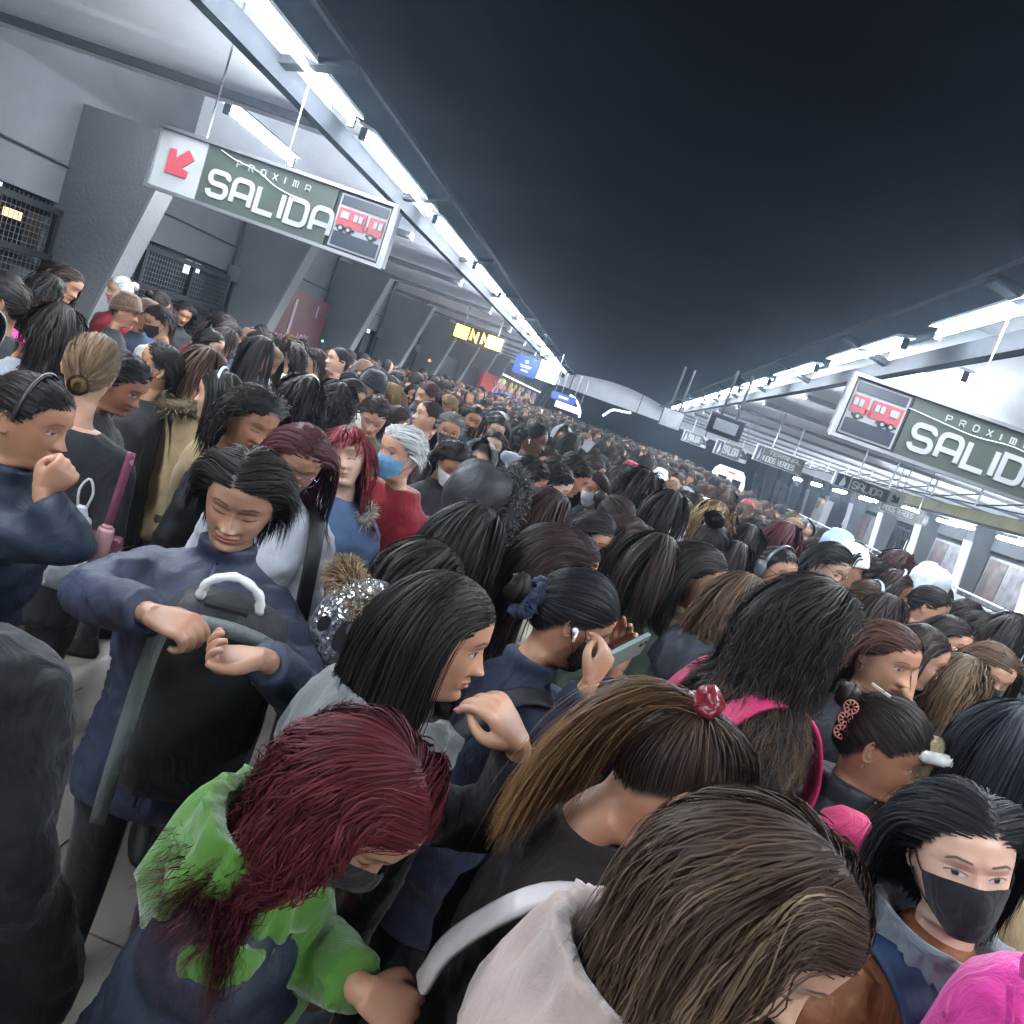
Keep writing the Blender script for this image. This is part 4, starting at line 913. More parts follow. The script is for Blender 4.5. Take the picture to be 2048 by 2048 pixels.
def train_panel(r, x0, x1, z0, z1, y, flip):
    """pictogram: red train over a dark bed between dark bands"""
    p = empty('train_pictogram', (0, 0, 0)); p.parent = r; W_, H_ = x1-x0, z1-z0; X = lambda u: x0+W_*(1-u if flip else u); Z = lambda v: z0+H_*v
    def R_(b, a, c, d, e, yy=.0, th=.006): b.box(((X(a)+X(d))/2, y-yy, (Z(c)+Z(e))/2), (abs(X(d)-X(a)), th, abs(Z(e)-Z(c))))
    b = MB(); R_(b, 0, 0, 1, 1); b.obj('backing', M_SIGNW, p)
    b = MB(); R_(b, .04, .80, .96, .97, .006); R_(b, .04, .04, .96, .30, .006); b.objs('dark_band', M_SIGNB, p)
    b = MB(); R_(b, .04, .42, .60, .74, .006); R_(b, .66, .42, .96, .74, .006); R_(b, .58, .45, .68, .54, .006); b.objs('train_body', M_SIGNR, p)
    b = MB(); R_(b, .10, .55, .26, .68, .011); R_(b, .36, .55, .44, .68, .011); R_(b, .46, .55, .54, .68, .011); R_(b, .76, .55, .84, .68, .011); R_(b, .86, .55, .94, .68, .011); b.objs('train_window', M_SIGNW, p)
    b = MB()
    for u in (.16, .32, .78): b.tube([(X(u), y-.006, Z(.37)), (X(u), y-.014, Z(.37))], .028*W_/.42, 12)
    b.objs('wheel', M_SIGNK, p); b = MB()
    for u in (.16, .32, .78): R_(b, u-.11, .36, u+.11, .40, .006)
    b.objs('axle_bar', M_SIGNK, p); b = MB()
    for u in (.16, .32, .78): b.tube([(X(u), y-.012, Z(.37)), (X(u), y-.017, Z(.37))], .014*W_/.42, 10)
    b.objs('hub', M_SIGNW, p); return p
def arrow_geo(b, cx, cz, s, ang, y, th=.008):
    pts = [[(-.5, -.16), (.05, -.16), (.05, .16), (-.5, .16)], [(-.02, -.46), (.5, 0), (-.02, .46), (-.16, .36), (.14, 0), (-.16, -.36)]]
    c, s_ = cos(ang), sin(ang)
    b.prism([(cx+s*(u*c-v*s_), cz+s*(u*s_+v*c)) for u, v in [(-.5, -.17), (.25, -.17), (.25, .17), (-.5, .17)]], (0, th, 0), (0, y+.0006, 0))
    for q in ([(-.16, .36), (.10, 0), (.5, 0), (-.0, .50)], [(.10, 0), (-.16, -.36), (-.0, -.50), (.5, 0)]): b.prism([(cx+s*(u*c-v*s_), cz+s*(u*s_+v*c)) for u, v in q], (0, th, 0), (0, y-.0005, 0))
def frame_box(r, W_, H_, D, lip=.035):
    b = MB(); b.box((W_/2, D/2, H_/2), (W_, D, H_)); b.obj('box', M_SIGNK, r)
    b = MB(); b.box((W_/2, -.01, -.012), (W_+.06, .05, .028)); b.box((W_/2, -.01, H_+.012), (W_+.06, .05, .028)); b.objs('rail', M_STEEL, r)
    b = MB(); b.box((-.015, -.01, H_/2), (.03, .05, H_)); b.box((W_+.015, -.01, H_/2), (.03, .05, H_)); b.objs('end_cap', M_STEEL, r)
def big_sign(x, y, z, mirror, label):
    r = empty('exit_sign', (x, y, z), 0, label, 'sign', 'big hanging exit signs'); W_, H_ = 2.02, .46
    frame_box(r, W_, H_, .16)
    for u in ((.3, 1.0) if not mirror else (.9, W_-.3)):
        b = MB(); b.tube([(u, .08, H_), (u, .08, (3.9-z)/.8)], .008, 8); b.obj('hanger', M_STEEL, r)
    A, T = (.0, W_-.44) if not mirror else (W_-.42, .02)
    b = MB(); b.box((A+.20, -.006, H_/2), (.41, .012, H_-.01)); b.obj('arrow_panel', M_SIGNW, r)
    b = MB(); arrow_geo(b, A+.20, H_/2, .27, rad(225) if not mirror else rad(-45), -.022); b.obj('arrow', M_SIGNR if not mirror else M_SIGNK, r)
    r.scale = (.80, 1, .80)
    g0 = .42 if not mirror else .47; b = MB(); b.box((g0+.56, -.006, H_/2), (1.13, .012, H_-.01)); b.obj('green_panel', M_GREEN, r)
    word(r, 'SALIDA', g0+.075, .085, .185, .155, .058, .040, y=-.020)
    x = g0+.26
    for ch in 'PROXIMA':
        word(r, ch, x, .355, .048, .038, 0, .0085, y=-.020); x += .105 if ch != 'I' else .075
    train_panel(r, T, T+.42, .02, H_-.02, -.008, mirror)
    b = MB(); b.tube(spline([(g0+.10, -.02, H_-.02), (g0+.25, -.024, H_-.06), (g0+.45, -.022, H_-.085), (g0+.62, -.024, H_-.15), (g0+.85, -.02, H_-.19)] if not mirror else [(g0-.03, -.02, H_-.10), (g0+.2, -.024, H_-.12), (g0+.5, -.022, H_-.14), (g0+.8, -.024, H_-.12), (g0+1.1, -.02, H_-.17)], 24), .004, 5); b.obj('dangling_cable', M_WHITE, r, smooth=True)
    return r
P = at_Y(*(300.5, 366), 5.05); big_sign(P[0], 5.05, P[2]-.01, False, 'long green exit sign with a red arrow hanging on the left, reading PROXIMA SALIDA')
P = at_Y(*(1668, 862), 5.15); big_sign(P[0], 5.15, P[2]-.01, True, 'long green exit sign cut by the right edge, train pictogram on its left end')
def small_sign(px0, px1, Y, txts, label, panels=True, arrow=True, h=None):
    a = at_Y(*px0, Y); c = at_Y(*px1, Y); W_ = c[0]-a[0]; H_ = h or W_*.19; r = empty('platform_sign', (a[0], Y, a[2]), 0, label, 'sign')
    b = MB(); b.box((W_/2, .04, H_/2), (W_, .08, H_)); b.obj('box', M_SIGNW, r);
    b = MB(); b.tube([(W_*.3, .04, H_), (W_*.3, .04, 3.72-a[2])], .012, 6); b.obj('hanger', M_STEEL, r); b = MB(); b.tube([(W_*.75, .04, H_), (W_*.75, .04, 3.72-a[2])], .012, 6); b.obj('hanger', M_STEEL, r)
    gx0, gx1 = (.24, .78) if arrow else ((.16, .99) if arrow is not None else (.01, .84))
    b = MB(); b.box((W_*(gx0+gx1)/2, -.004, H_/2), (W_*(gx1-gx0), .008, H_*.92)); b.obj('green_panel', M_GREEN, r)
    px = .03 if arrow is not None else .86
    b = MB(); pw = (.19 if arrow else .12)*W_; b.box((px*W_+pw/2, -.004, H_/2), (pw, .008, H_*.9)); b.obj('pictogram_panel', M_SIGNB, r)
    b = MB(); b.prism([(px*W_+pw*.3, H_*.1), (px*W_+pw*.62, H_*.1), (px*W_+pw*.75, H_*.35), (px*W_+pw*.5, H_*.9), (px*W_+pw*.35, H_*.9), (px*W_+pw*.45, H_*.4)][:4], (0, .006, 0), (0, -.014, 0)); b.obj('pictogram', M_SIGNW, r)
    if arrow: b = MB(); arrow_geo(b, W_*.885, H_/2, H_*.7, rad(-45), -.008); b.obj('arrow', M_SIGNK, r)
    for t, xx, zz, hh in txts:
        n = len(t); wd = W_*(gx1-gx0)*.88; cw = wd/(n*1.28); word(r, t, W_*(gx0+.03+xx), H_*zz, H_*hh, cw, cw*.33, H_*hh*.17, y=-.014)
small_sign((1663, 968), (1801, 1018), 12.5, [('SALIDA', 0, .25, .5)], 'small green SALIDA sign with a figure pictogram and a dark arrow above the far platform')
small_sign((1504, 918), (1598, 957), 15.0, [('TERMINAL', .08, .62, .22), ('INDIOS VERDES', 0, .16, .3)], 'green direction sign reading TERMINAL INDIOS VERDES left of the small exit sign', arrow=False, h=.30)
small_sign((1759, 1019), (1851, 1052), 16.5, [('INDIOS VERDES', 0, .22, .5)], 'low green INDIOS VERDES sign behind the small exit sign', arrow=None, h=.19)
small_sign((1425, 905), (1490, 928), 20, [('SALIDA', 0, .25, .5)], 'tiny green SALIDA sign farther down the far platform', h=.36)
small_sign((1362, 880), (1410, 897), 26, [('SALIDA', 0, .25, .5)], 'farthest tiny SALIDA sign by the two screens', h=.36)
# ---- monitors
def monitor(bl, br, tl, Y, label, back):
    a, c, t = at_Y(*bl, Y), at_Y(*br, Y), at_Y(*tl, Y); W_, H_ = c[0]-a[0], (t[2]-a[2]); r = empty('monitor', ((a[0]+c[0])/2, Y, a[2]), rad(6), label, 'monitor')
    b = MB(); b.box((0, .03, H_/2), (W_, .05, H_)); b.obj('case', M_SIGNK if not back else M_BLACK, r)
    b = MB(); b.box((0, -.004, H_/2), (W_*.94, .01, H_*.88)); b.obj('screen', M_DARKGLASS if not back else M_STEEL, r)
    if not back: b = MB(); b.box((0, -.010, H_*.5), (W_*.66, .006, H_*.55)); b.obj('screen_panel', mat_basic('grey_screen', (.09, .10, .11), .3), r)
    for u in (-.22, .22): b = MB(); b.tube([(u*W_, .04, H_), (u*W_, .04, 3.28-a[2])], .02, 6); b.obj('hanger', M_BLACK, r)
monitor((1409, 861), (1478, 886), (1423, 821), 12, 'dark flat screen hanging from two rods right of the dark roof', False)
monitor((1315, 849), (1356, 867), (1330, 812), 14, 'dark screen seen from behind hanging farther along, left of the other screen', True)
# ---- LED sign, blue boards
P = at_Y(905, 668, 17.); q = at_Y(1002, 702, 17.); r = empty('led_sign', (P[0], 17., P[2]-.05), 0, 'glowing amber LED sign hanging over the crowd on the left', 'sign'); W_ = q[0]-P[0]
b = MB(); b.box((W_/2, .05, .16), (W_, .1, .34)); b.obj('case', M_SIGNK, r)
word(r, 'NN', W_*.36, .06, .20, .13, .12, .045, M_LEDT, y=-.01); b = MB()
for u in (.15, .85): b.tube([(u*W_, .05, .33), (u*W_, .05, 3.7-P[2])], .012, 6)
b.objs('hanger', M_STEEL, r)
b = MB(); b.box((W_*.16, -.02, .16), (W_*.27, .02, .26)); b.box((W_*.83, -.02, .16), (W_*.30, .02, .26)); b.objs('lit_field', M_LEDT, r)
ld = bpy.data.lights.new('led_glow', 'AREA'); ld.size = W_; ld.energy = 14; ld.color = (1, .45, .12); lo = bpy.data.objects.new('led_glow', ld); COL.objects.link(lo); lo.parent = r; lo.location = (W_/2, -.08, .15); lo.rotation_euler = (rad(-60), 0, 0)
def board(px0, px1, pt, Y, mat, label, name='light_board'):
    a, c, t = at_Y(*px0, Y), at_Y(*px1, Y), at_Y(*pt, Y); r = empty(name, ((a[0]+c[0])/2, Y, a[2]), 0, label, 'sign'); W_, H_ = c[0]-a[0], t[2]-a[2]
    b = MB(); b.box((0, .04, H_/2), (W_, .08, H_)); b.obj('case', M_SIGNK, r); b = MB(); b.box((0, -.005, H_/2), (W_*.97, .01, H_*.94)); b.obj('lit_face', mat, r)
    for u in (-.4, .4): b = MB(); b.tube([(u*W_, .04, H_), (u*W_, .04, max(3.3, a[2]+H_+.15)-a[2])], .012, 6); b.obj('hanger', M_STEEL, r)
    return r, W_, H_
r, W_, H_ = board((1022, 743), (1068, 760), (1034, 704), 22, M_BLUE, 'blue lit board with small white lettering hanging on the left')
b = MB(); b.tube([(0, -.01, H_*.7), (0, -.02, H_*.7)], H_*.08, 12); b.box((0, -.012, H_*.5), (W_*.5, .006, H_*.03)); b.box((0, -.012, H_*.42), (W_*.4, .006, H_*.03)); b.box((0, -.012, H_*.25), (W_*.3, .006, H_*.08)); b.objs('printing', M_WHITE, r)
board((1070, 757), (1110, 772), (1080, 716), 22.1, M_WBOARD, 'blown out white lit board right of the blue board')
r, W_, H_ = board((1100, 795), (1148, 812), (1104, 780), 30, M_BLUE, 'small blue lit board far away under the pale beam')
b = MB(); b.box((0, -.012, H_*.55), (W_*.4, .006, H_*.3)); b.objs('printing', M_WHITE, r)
board((1108, 812), (1160, 828), (1112, 800), 33, M_WBOARD, 'glowing white panel far away just above the heads')
# ---- right side: white parapet with rail, tracks, opposite wall with barred windows and posters
r = empty('parapet', (PARX, 0, 0), 0, 'white parapet with a steel rail along the right side of the crowd', 'parapet')
y = 6.0; k = 0
PM = MB().box((0, 0, -.03), (.12, 1.985, 2.20)).mesh('parapet_panel', M_WHITE)
PO = MB().box((0, 0, 1.12), (.03, .03, .12)).mesh('rail_post', M_STEEL)
for k in range(14):
    o = link_mesh('parapet_panel', PM, r); o.location = (0, 6.5+2*k, 0)
    for t in (-.5, .5): o = link_mesh('rail_post', PO, r); o.location = (0, 6.5+2*k+t, 0)
b = MB(); b.tube([(0, 5.5, 1.19), (0, 33.5, 1.19)], .024, 8); b.obj('hand_rail', M_WHITE, r, smooth=True)
rw = empty('right_wall', (RX, 0, 0), 0, 'grey wall of the opposite platform with pale pilasters', 'wall')
b = MB(); b.box((.35, 30, 3.2), (.3, 76, 1.9)); b.obj('upper_wall', M_WALL, rw)
b = MB(); b.box((.35, 30, .42), (.3, 76, .84)); b.obj('lower_wall', M_CONC, rw)
b = MB(); b.box((1.2, 30, 1.6), (.1, 76, 3)); b.obj('back_wall', mat_basic('dim_back_wall', (.07, .075, .08), .8, 0, .3, 1), rw)
PY = [16.4+3.7*k for k in range(13)]
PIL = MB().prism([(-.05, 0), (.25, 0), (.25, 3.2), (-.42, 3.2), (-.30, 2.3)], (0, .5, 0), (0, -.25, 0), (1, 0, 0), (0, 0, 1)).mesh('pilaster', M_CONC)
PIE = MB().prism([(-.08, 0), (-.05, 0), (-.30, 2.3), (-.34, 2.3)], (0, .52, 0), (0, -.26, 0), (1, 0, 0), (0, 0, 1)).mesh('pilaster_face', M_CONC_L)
WG = {}
q = MB(); q.box((0, 0, 2.0), (.04, 1.9, .05)); WG['rail'] = q.mesh('rail', M_BLACK)
q = MB(); q.box((0, 0, 1.46), (.03, .035, 1.2)); WG['bar'] = q.mesh('bar', M_BLACK)
q = MB(); q.box((.35, 0, 1.45), (.02, .085, .50)); WG['pane'] = q.mesh('lit_pane', M_WIN)
for k, y in enumerate(PY):
    r = empty('pilaster', (RX, y, 0), 0, 'pale grey leaning pilaster of the opposite wall, %s from the right edge of the photo' % ordn[k], 'pilaster', 'pilasters of the opposite wall')
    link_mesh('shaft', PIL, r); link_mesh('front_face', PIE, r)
    m = y+1.85
    if k % 2 == (0 if k < 2 else 1) or k == 0:
        g = empty('window_grille', (RX+.12, m, 0), 0, 'black barred window with lit panes in the opposite wall, %s bay from the right edge' % ordn[k], 'grille', 'barred windows of the opposite wall')
        for z in (0, -.30, -.95): o = link_mesh('rail', WG['rail'], g); o.location = (0, 0, z)
        for t in np.linspace(-.9, .9, 9): o = link_mesh('bar', WG['bar'], g); o.location = (0, t, 0)
        for j, t in enumerate(np.linspace(-.75, .75, 7)):
            if (j*5+k) % 7 < 4: o = link_mesh('lit_pane', WG['pane'], g); o.location = (0, t, .05*((j*3+k) % 4)-.1)
    else:
        g = empty('wall_poster', (RX+.1, m, 0), 0, 'framed grey and brown poster on the opposite wall, %s bay from the right edge' % ordn[k], 'poster', 'posters of the opposite wall')
        q = MB(); q.box((0, 0, 1.45), (.05, 2.3, 1.3)); q.obj('frame', M_STEEL, g)
        q = MB(); q.box((-.03, -.55, 1.45), (.012, 1.0, 1.16)); q.obj('print', mat_basic('grey_print_%d' % k, (.22, .21, .23), .4, 0, .6, 3), g)
        q = MB(); q.box((-.03, .55, 1.45), (.012, 1.0, 1.16)); q.obj('print', mat_basic('brown_print_%d' % k, (.13, .09, .085), .4, 0, .6, 3), g)
# small opposite platform lamps, ochre fascia with truss
fa = empty('fascia', (0, 0, 0), 0, 'ochre yellow fascia band with slim lamps beneath it on the right', 'fascia')
A = at_X(1812, 1003, 7.2); Bq = at_X(2048, 1064, 7.2)
b = MB(); b.box((7.2, (A[1]+Bq[1])/2-2.2, 2.66), (.1, A[1]-Bq[1]+6, .22)); b.obj('band', M_YEL, fa)
b = MB(); b.box((7.16, (A[1]+Bq[1])/2-2.2, 2.52), (.2, A[1]-Bq[1]+6, .05)); b.obj('gutter', M_BLACK, fa)
SL = MB().tube([(0, -.55, 0), (0, .55, 0)], .035, 8).mesh('slim_lamp', M_TUBE, True)
for k in range(16):
    o = link_mesh('slim_lamp', SL, fa); o.location = (7.5+.35*(k % 2), 11.5+1.45*k, 2.44)
tr = empty('cable_truss', (6.6, 0, 0), 0, 'thin dark cable truss hanging above the ochre fascia', 'truss')
for k in range(12):
    y = 9+2.0*k
    if k == 0: TA = MB().bar((0, 0, 3.0), (0, 2.0, 2.78), .02).mesh('diagonal', M_BLACK); TB = MB().bar((0, 0, 2.78), (0, 0, 3.6), .03).mesh('hanger', M_WHITE); TC = MB().bar((0, 0, 2.8), (0, 2.0, 2.8), .025).mesh('chord', M_BLACK)
    for m_, n_ in ((TA, 'diagonal'), (TB, 'hanger'), (TC, 'chord')): o = link_mesh(n_, m_, tr); o.location = (0, y, 0)
# white advert kiosk and wheelchair sign at the far wall
P = at_X(1625, 1065, 10.2); r = empty('advert_kiosk', (10.2, P[1], 0), 0, 'white free standing advert kiosk with an orange strip by the opposite wall', 'kiosk')
b = MB(); b.box((0, 0, 1.05), (.3, 1.5, 2.1)); b.obj('body', M_WHITE, r); b = MB(); b.box((-.16, -.3, 1.95), (.02, .4, .12)); b.obj('lit_strip', mat_basic('orange_strip', (.8, .3, .15), .5, 0, 0, emit=(1, .25, .1), estr=1.2), r); b = MB(); b.box((-.16, .35, 1.75), (.02, .5, .35)); b.obj('print', mat_basic('food_print', (.5, .35, .2), .5, 0, .5, 8), r)
P = at_X(1560, 985, 10.2); r = empty('wheelchair_sign', (10.2, P[1], P[2]-.55), 0, 'tall pale sign with a wheelchair symbol and a down arrow by the far wall', 'sign')
b = MB(); b.box((0, 0, .55), (.08, 1.5, 1.1)); b.obj('panel', M_SIGNW, r)
b = MB(); b.tube([(-.05, -.1, .72), (-.062, -.1, .72)], .14, 14); b.box((-.055, .12, .85), (.012, .08, .3)); b.objs('wheelchair_symbol', M_SIGNK, r); b = MB(); b.box((-.055, 0, .30), (.012, .14, .2)); b.prism([(-.2, .22), (.2, .22), (0, .03)], (-.012, 0, 0), (-.049, 0, 0), (0, 1, 0), (0, 0, 1)); b.obj('arrow', M_SIGNK, r)
# a lit metro train far along the tracks
P = at_Y(1458, 960, 44); r = empty('metro_train', (P[0], 44, 0), 0, 'white front of a train brightly lit at the far right end of the crowd', 'train')
b = MB(); V, Q, C = ring_stack([(0, 1.15, .6, .6), (.3, 1.2, .6, .6), (1.6, 1.2, .5, .6), (2.2, 1.05, .4, .6), (2.5, .8, .3, .6)], 20, expo=6); b.add(V, [Q, C]); b.obj('body', M_WBOARD, r, smooth=False); r.scale = (.8, 1, .8)
for u in (-.5, .5): b = MB(); b.box((u, -.02, 1.5), (.6, .04, .7)); b.obj('windscreen', M_DARKGLASS, r)
b = MB(); b.box((0, -.03, 2.2), (.5, .03, .14)); b.obj('destination_sign', mat_basic('red_led', (.8, .1, .1), .5, 0, 0, emit=(1, .1, .08), estr=2), r)
# far curved cable tray / pipe
P = [at_Y(1205, 832, 30), at_Y(1225, 820, 30), at_Y(1245, 823, 30), at_Y(1262, 826, 30)]
b = MB(); b.tube(spline(P, 12), .05, 6); tag(b.obj('pipe', M_WIN, smooth=True), 'curved glowing pipe light far away in the middle', 'lamp')
P = [at_Y(1140, 790, 32), at_Y(1152, 800, 32), at_Y(1160, 822, 32), at_Y(1158, 835, 32)]
b = MB(); b.tube(spline(P, 12), .05, 6); tag(b.obj('pipe', M_WIN, smooth=True), 'second curved glowing pipe light left of the first', 'lamp')

# cream curved skylight glimpsed behind the right exit sign
A = at_Y(1880, 800, 9.2); r = empty('skylight', (A[0], 9.2, A[2]), 0, 'cream curved skylight panel with dark ribs behind the right exit sign', 'skylight'); b = MB(); a = np.linspace(0, pi/2, 10); n = 10
V = np.array([[x, .55*math.sin(t), .02-.55*(1-math.cos(t))*.8+.1] for x in (0, 2.2) for t in a]); I = np.arange(9); b.add(V, np.stack([I, I+1, 10+I+1, 10+I], 1)); b.add(V+[0, .02, .02], np.stack([I, 10+I, 10+I+1, I+1], 1)); b.obj('panel', mat_basic('cream_panel', (.62, .56, .44), .7, 0, .08, 2, emit=(.8, .7, .5), estr=.35), r, smooth=True)
for x in (.35, .95, 1.55): b = MB(); b.tube([(x, .55*math.sin(t)-.03, .12-.44*(1-math.cos(t))) for t in a], .02, 6); b.obj('rib', M_BLACK, r, smooth=True)
# ================================================================ the crowd
SK = dict(a=(.43, .235, .150), b=(.36, .185, .112), c=(.52, .31, .215), d=(.60, .40, .30), e=(.085, .042, .028), f=(.29, .145, .088))
HC_ = dict(black=(.012, .009, .008), soft=(.018, .014, .014), brown=(.045, .024, .014), dbrown=(.024, .014, .011), lbrown=(.12, .070, .034), red=(.13, .012, .018), dred=(.055, .012, .013), grey=(.42, .42, .40), blond=(.20, .13, .065), maroon=(.035, .010, .014))
CC = dict(black=(.012, .012, .014), char=(.028, .028, .031), navy=(.016, .022, .045), grey=(.17, .18, .19), white=(.62, .62, .62), cream=(.50, .46, .38), red=(.22, .012, .020), pink=(.62, .05, .28), green=(.062, .155, .023), brown=(.20, .075, .028), tan=(.30, .22, .12), olive=(.10, .10, .055), denim=(.075, .12, .22), teal=(.02, .05, .06), rust=(.17, .035, .02), lblue=(.32, .44, .66), plum=(.055, .012, .04), sage=(.10, .14, .11), rose=(.40, .13, .13), camo=(.035, .05, .048))
HEROES = []
def cdir(v): v = RT*v[0]+UP*v[1]+FW*v[2]; return v/np.linalg.norm(v)
def ik(s_, w, pole, l1=.29, l2=.26):
    s_, w = np.array(s_, float), np.array(w, float); d = w-s_; L = min(np.linalg.norm(d), l1+l2-.01); d = d/(np.linalg.norm(d)+1e-9)
    a = (l1*l1-l2*l2+L*L)/(2*L); hgt = math.sqrt(max(l1*l1-a*a, 1e-4)); p = np.array(pole, float); p = p-d*(p@d); p /= np.linalg.norm(p)+1e-9
    return s_+d*a+p*hgt
def person(label, px, d, th, bth=None, pitch=-6, roll=0, lean=3, side=0, skin='a', hair=None, hcol='black', tip=None, top=None, topc='black', pants='char', eyes='down', look=(0, 0), hi=(64, 74), extras=(), hands=(), arms=('down', 'down'), sc=(1, 1, 1), group=None):
    bth = th if bth is None else bth
    if d >= 2.0 and px[0] > -50:      # far enough: let the height of the head fix the distance
        zt = 1.475+.035*sin(px[0]*.37+px[1]*.71); dn = (CAMZ-zt)/max(1e-3, CAMZ-at_d(px[0], px[1], 1)[2]); k_ = min(max(dn/d, 1.0), 1.5); d *= k_
        hands = [dict(h, d=h['d']*k_, **({'elbow': (h['elbow'][0], h['elbow'][1], h['elbow'][2]*k_)} if 'elbow' in h else {})) for h in hands]
    if d >= 2.0:                      # farther figures need fewer, broader locks and a coarser cloth
        far_ = min(1, 2.6/d); hair = dict(hair, n=int(hair['n']*.40*far_), w0=hair.get('w0', .003)*1.5/far_**.5, K=max(7, int(hair['K']*.72))) if hair else None
        top = dict(top or {}, vox=max((top or {}).get('vox', 0), .021 if d < 3 else .026), smooth=3); hi = (min(hi[0], 56), min(hi[1], 64)) if hi[0] > 64 and d < 3.2 else ((76, 84) if hi[0] > 100 else (38, 46))
    T = at_d(px[0], px[1], d); p0 = Pose(th-bth, pitch, roll, lean, 0, side); c = p0.head(np.zeros((1, 3)))[0]
    z = -rad(bth); R = np.array([[cos(z), -sin(z), 0], [sin(z), cos(z), 0], [0, 0, 1]]); hz = T[2]-c[2]; pose = Pose(th-bth, pitch, roll, lean, hz, side)
    loc = T-R@c; loc[2] = 0; root = empty('person', tuple(loc), z, label, 'woman' if 'man ' not in label.replace('woman', '') else 'man', group or 'people in the crowd')
    arms = list(arms); hg = []
    for h in hands:
        w = (at_d(*h['px'], h['d'])-loc)@R; w = pose.torso_inv(w); fd = pose.L.T@(R.T@cdir(h['dir'])); bk = pose.L.T@(R.T@cdir(h['back']))
        sx = 1 if h['side'] == 'R' else -1; fd = fd/np.linalg.norm(fd); so = SH*np.array([sx, 1, 1]); e = ik(so, w, h.get('pole', (sx*.5, -.3, -1)))
        if 'elbow' in h: e = pose.torso_inv((at_d(*h['elbow'])-loc)@R)
        fr_ = frame(w, fd, bk); ad_ = np.array(e)-w; ad_ = np.array([ad_@(fr_([[1, 0, 0]])[0]-w), ad_@(fr_([[0, 1, 0]])[0]-w), ad_@(fr_([[0, 0, 1]])[0]-w)]); ad_ /= np.linalg.norm(ad_); ew = (np.array(e)-w)/np.linalg.norm(np.array(e)-w)
        arms[0 if sx < 0 else 1] = (tuple(np.array(e)*[sx, 1, 1]), tuple((w+ew*.018)*[sx, 1, 1]))
        P, F, nb = hand_mesh(vox=h.get('vox', .0034 if d < 2 else .0055), curl=h.get('curl', (.5, .6, .7, .8)), thumb=h.get('thumb', .3), flip=-sx, arm=ad_, forearm=.075, scale=h.get('sc', .92), spread=h.get('spread', .06))
        fr_ = frame(w, fd, bk); P = fr_(P); hg.append((pose.torso(P), F))
        if h.get('nails'): nb.V = [pose.torso(fr_(v)) for v in nb.V]; nb.objs('nail', M_PLASTIC, root, h['nails'], True)
    bo = link_mesh('body', body_mesh(pose, *hi, eyes=eyes, look=look, hands=hg, scale=sc), root, SK[skin] if isinstance(skin, str) else skin)
    hc = HC_[hcol] if isinstance(hcol, str) else hcol
    if hair is not None:
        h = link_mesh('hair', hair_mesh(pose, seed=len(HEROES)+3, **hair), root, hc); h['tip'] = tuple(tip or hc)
    tk = dict(top or {}); tk.setdefault('seed', len(HEROES)); mt = tk.pop('mat', None); nm = tk.get('name', 'jacket')
    slv = tk.pop('vest', None)
    if slv: link_mesh('sleeves', jacket(pose, arms=arms, mat=M_FLEECE, vox=.012, wr=.009, only=True, sleeve=1.16, name='sleeves'), root, slv)
    j = link_mesh(nm, jacket(pose, arms=None if slv else arms, mat=mt, **tk), root, CC[topc] if isinstance(topc, str) else topc)
    link_mesh('trousers', legs_mesh(pose), root, CC[pants] if isinstance(pants, str) else pants)
    for sx in (-1, 1): link_mesh('shoe', shoe_mesh(sx), root, CC['black'])
    C = dict(root=root, pose=pose, loc=loc, R=R, T=T)
    for e in extras: e(C)
    HEROES.append((loc, T, d, px)); return C
def X_mask(col=CC['black'], low=False): return lambda C: link_mesh('face_mask', mask_mesh(C['pose'], low), C['root'], col)
def X_glasses(col=(.35, .30, .22), **k): return lambda C: link_mesh('glasses', glasses_mesh(C['pose'], **k), C['root'], col)
def X_beanie(col): return lambda C: link_mesh('beanie', cap_like(C['pose'], 'beanie'), C['root'], col)
def X_hood(col, kind='fleece'): return lambda C: link_mesh('hood', cap_like(C['pose'], kind), C['root'], col)
def X_band(col, w=.014, y=0., cups=False, tilt=0, name='headband'): return lambda C: link_mesh(name, band_mesh(C['pose'], w, y, tilt, name=name, cups=cups), C['root'], col)
def X_fur(col, tip, path, r=.03, n=2500, L=.035, head=False, name='fur_trim'):
    def f(C):
        P = C['pose'].head(np.array(path, float)) if head else C['pose'].torso(np.array(path, float)); o = link_mesh(name, fur_mesh(P, r, n, L, 3, name), C['root'], col); o['tip'] = tip
    return f
COLLAR = [(-.09, .08, -.22), (-.125, .0, -.185), (-.11, -.09, -.19), (0, -.14, -.215), (.11, -.09, -.19), (.125, .0, -.185), (.09, .08, -.22)]
HOODRIM = [(-.10, .05, -.16), (-.112, .062, -.06), (-.10, .07, .05), (-.055, .072, .125), (0, .072, .148), (.055, .072, .125), (.10, .07, .05), (.112, .062, -.06), (.10, .05, -.16)]
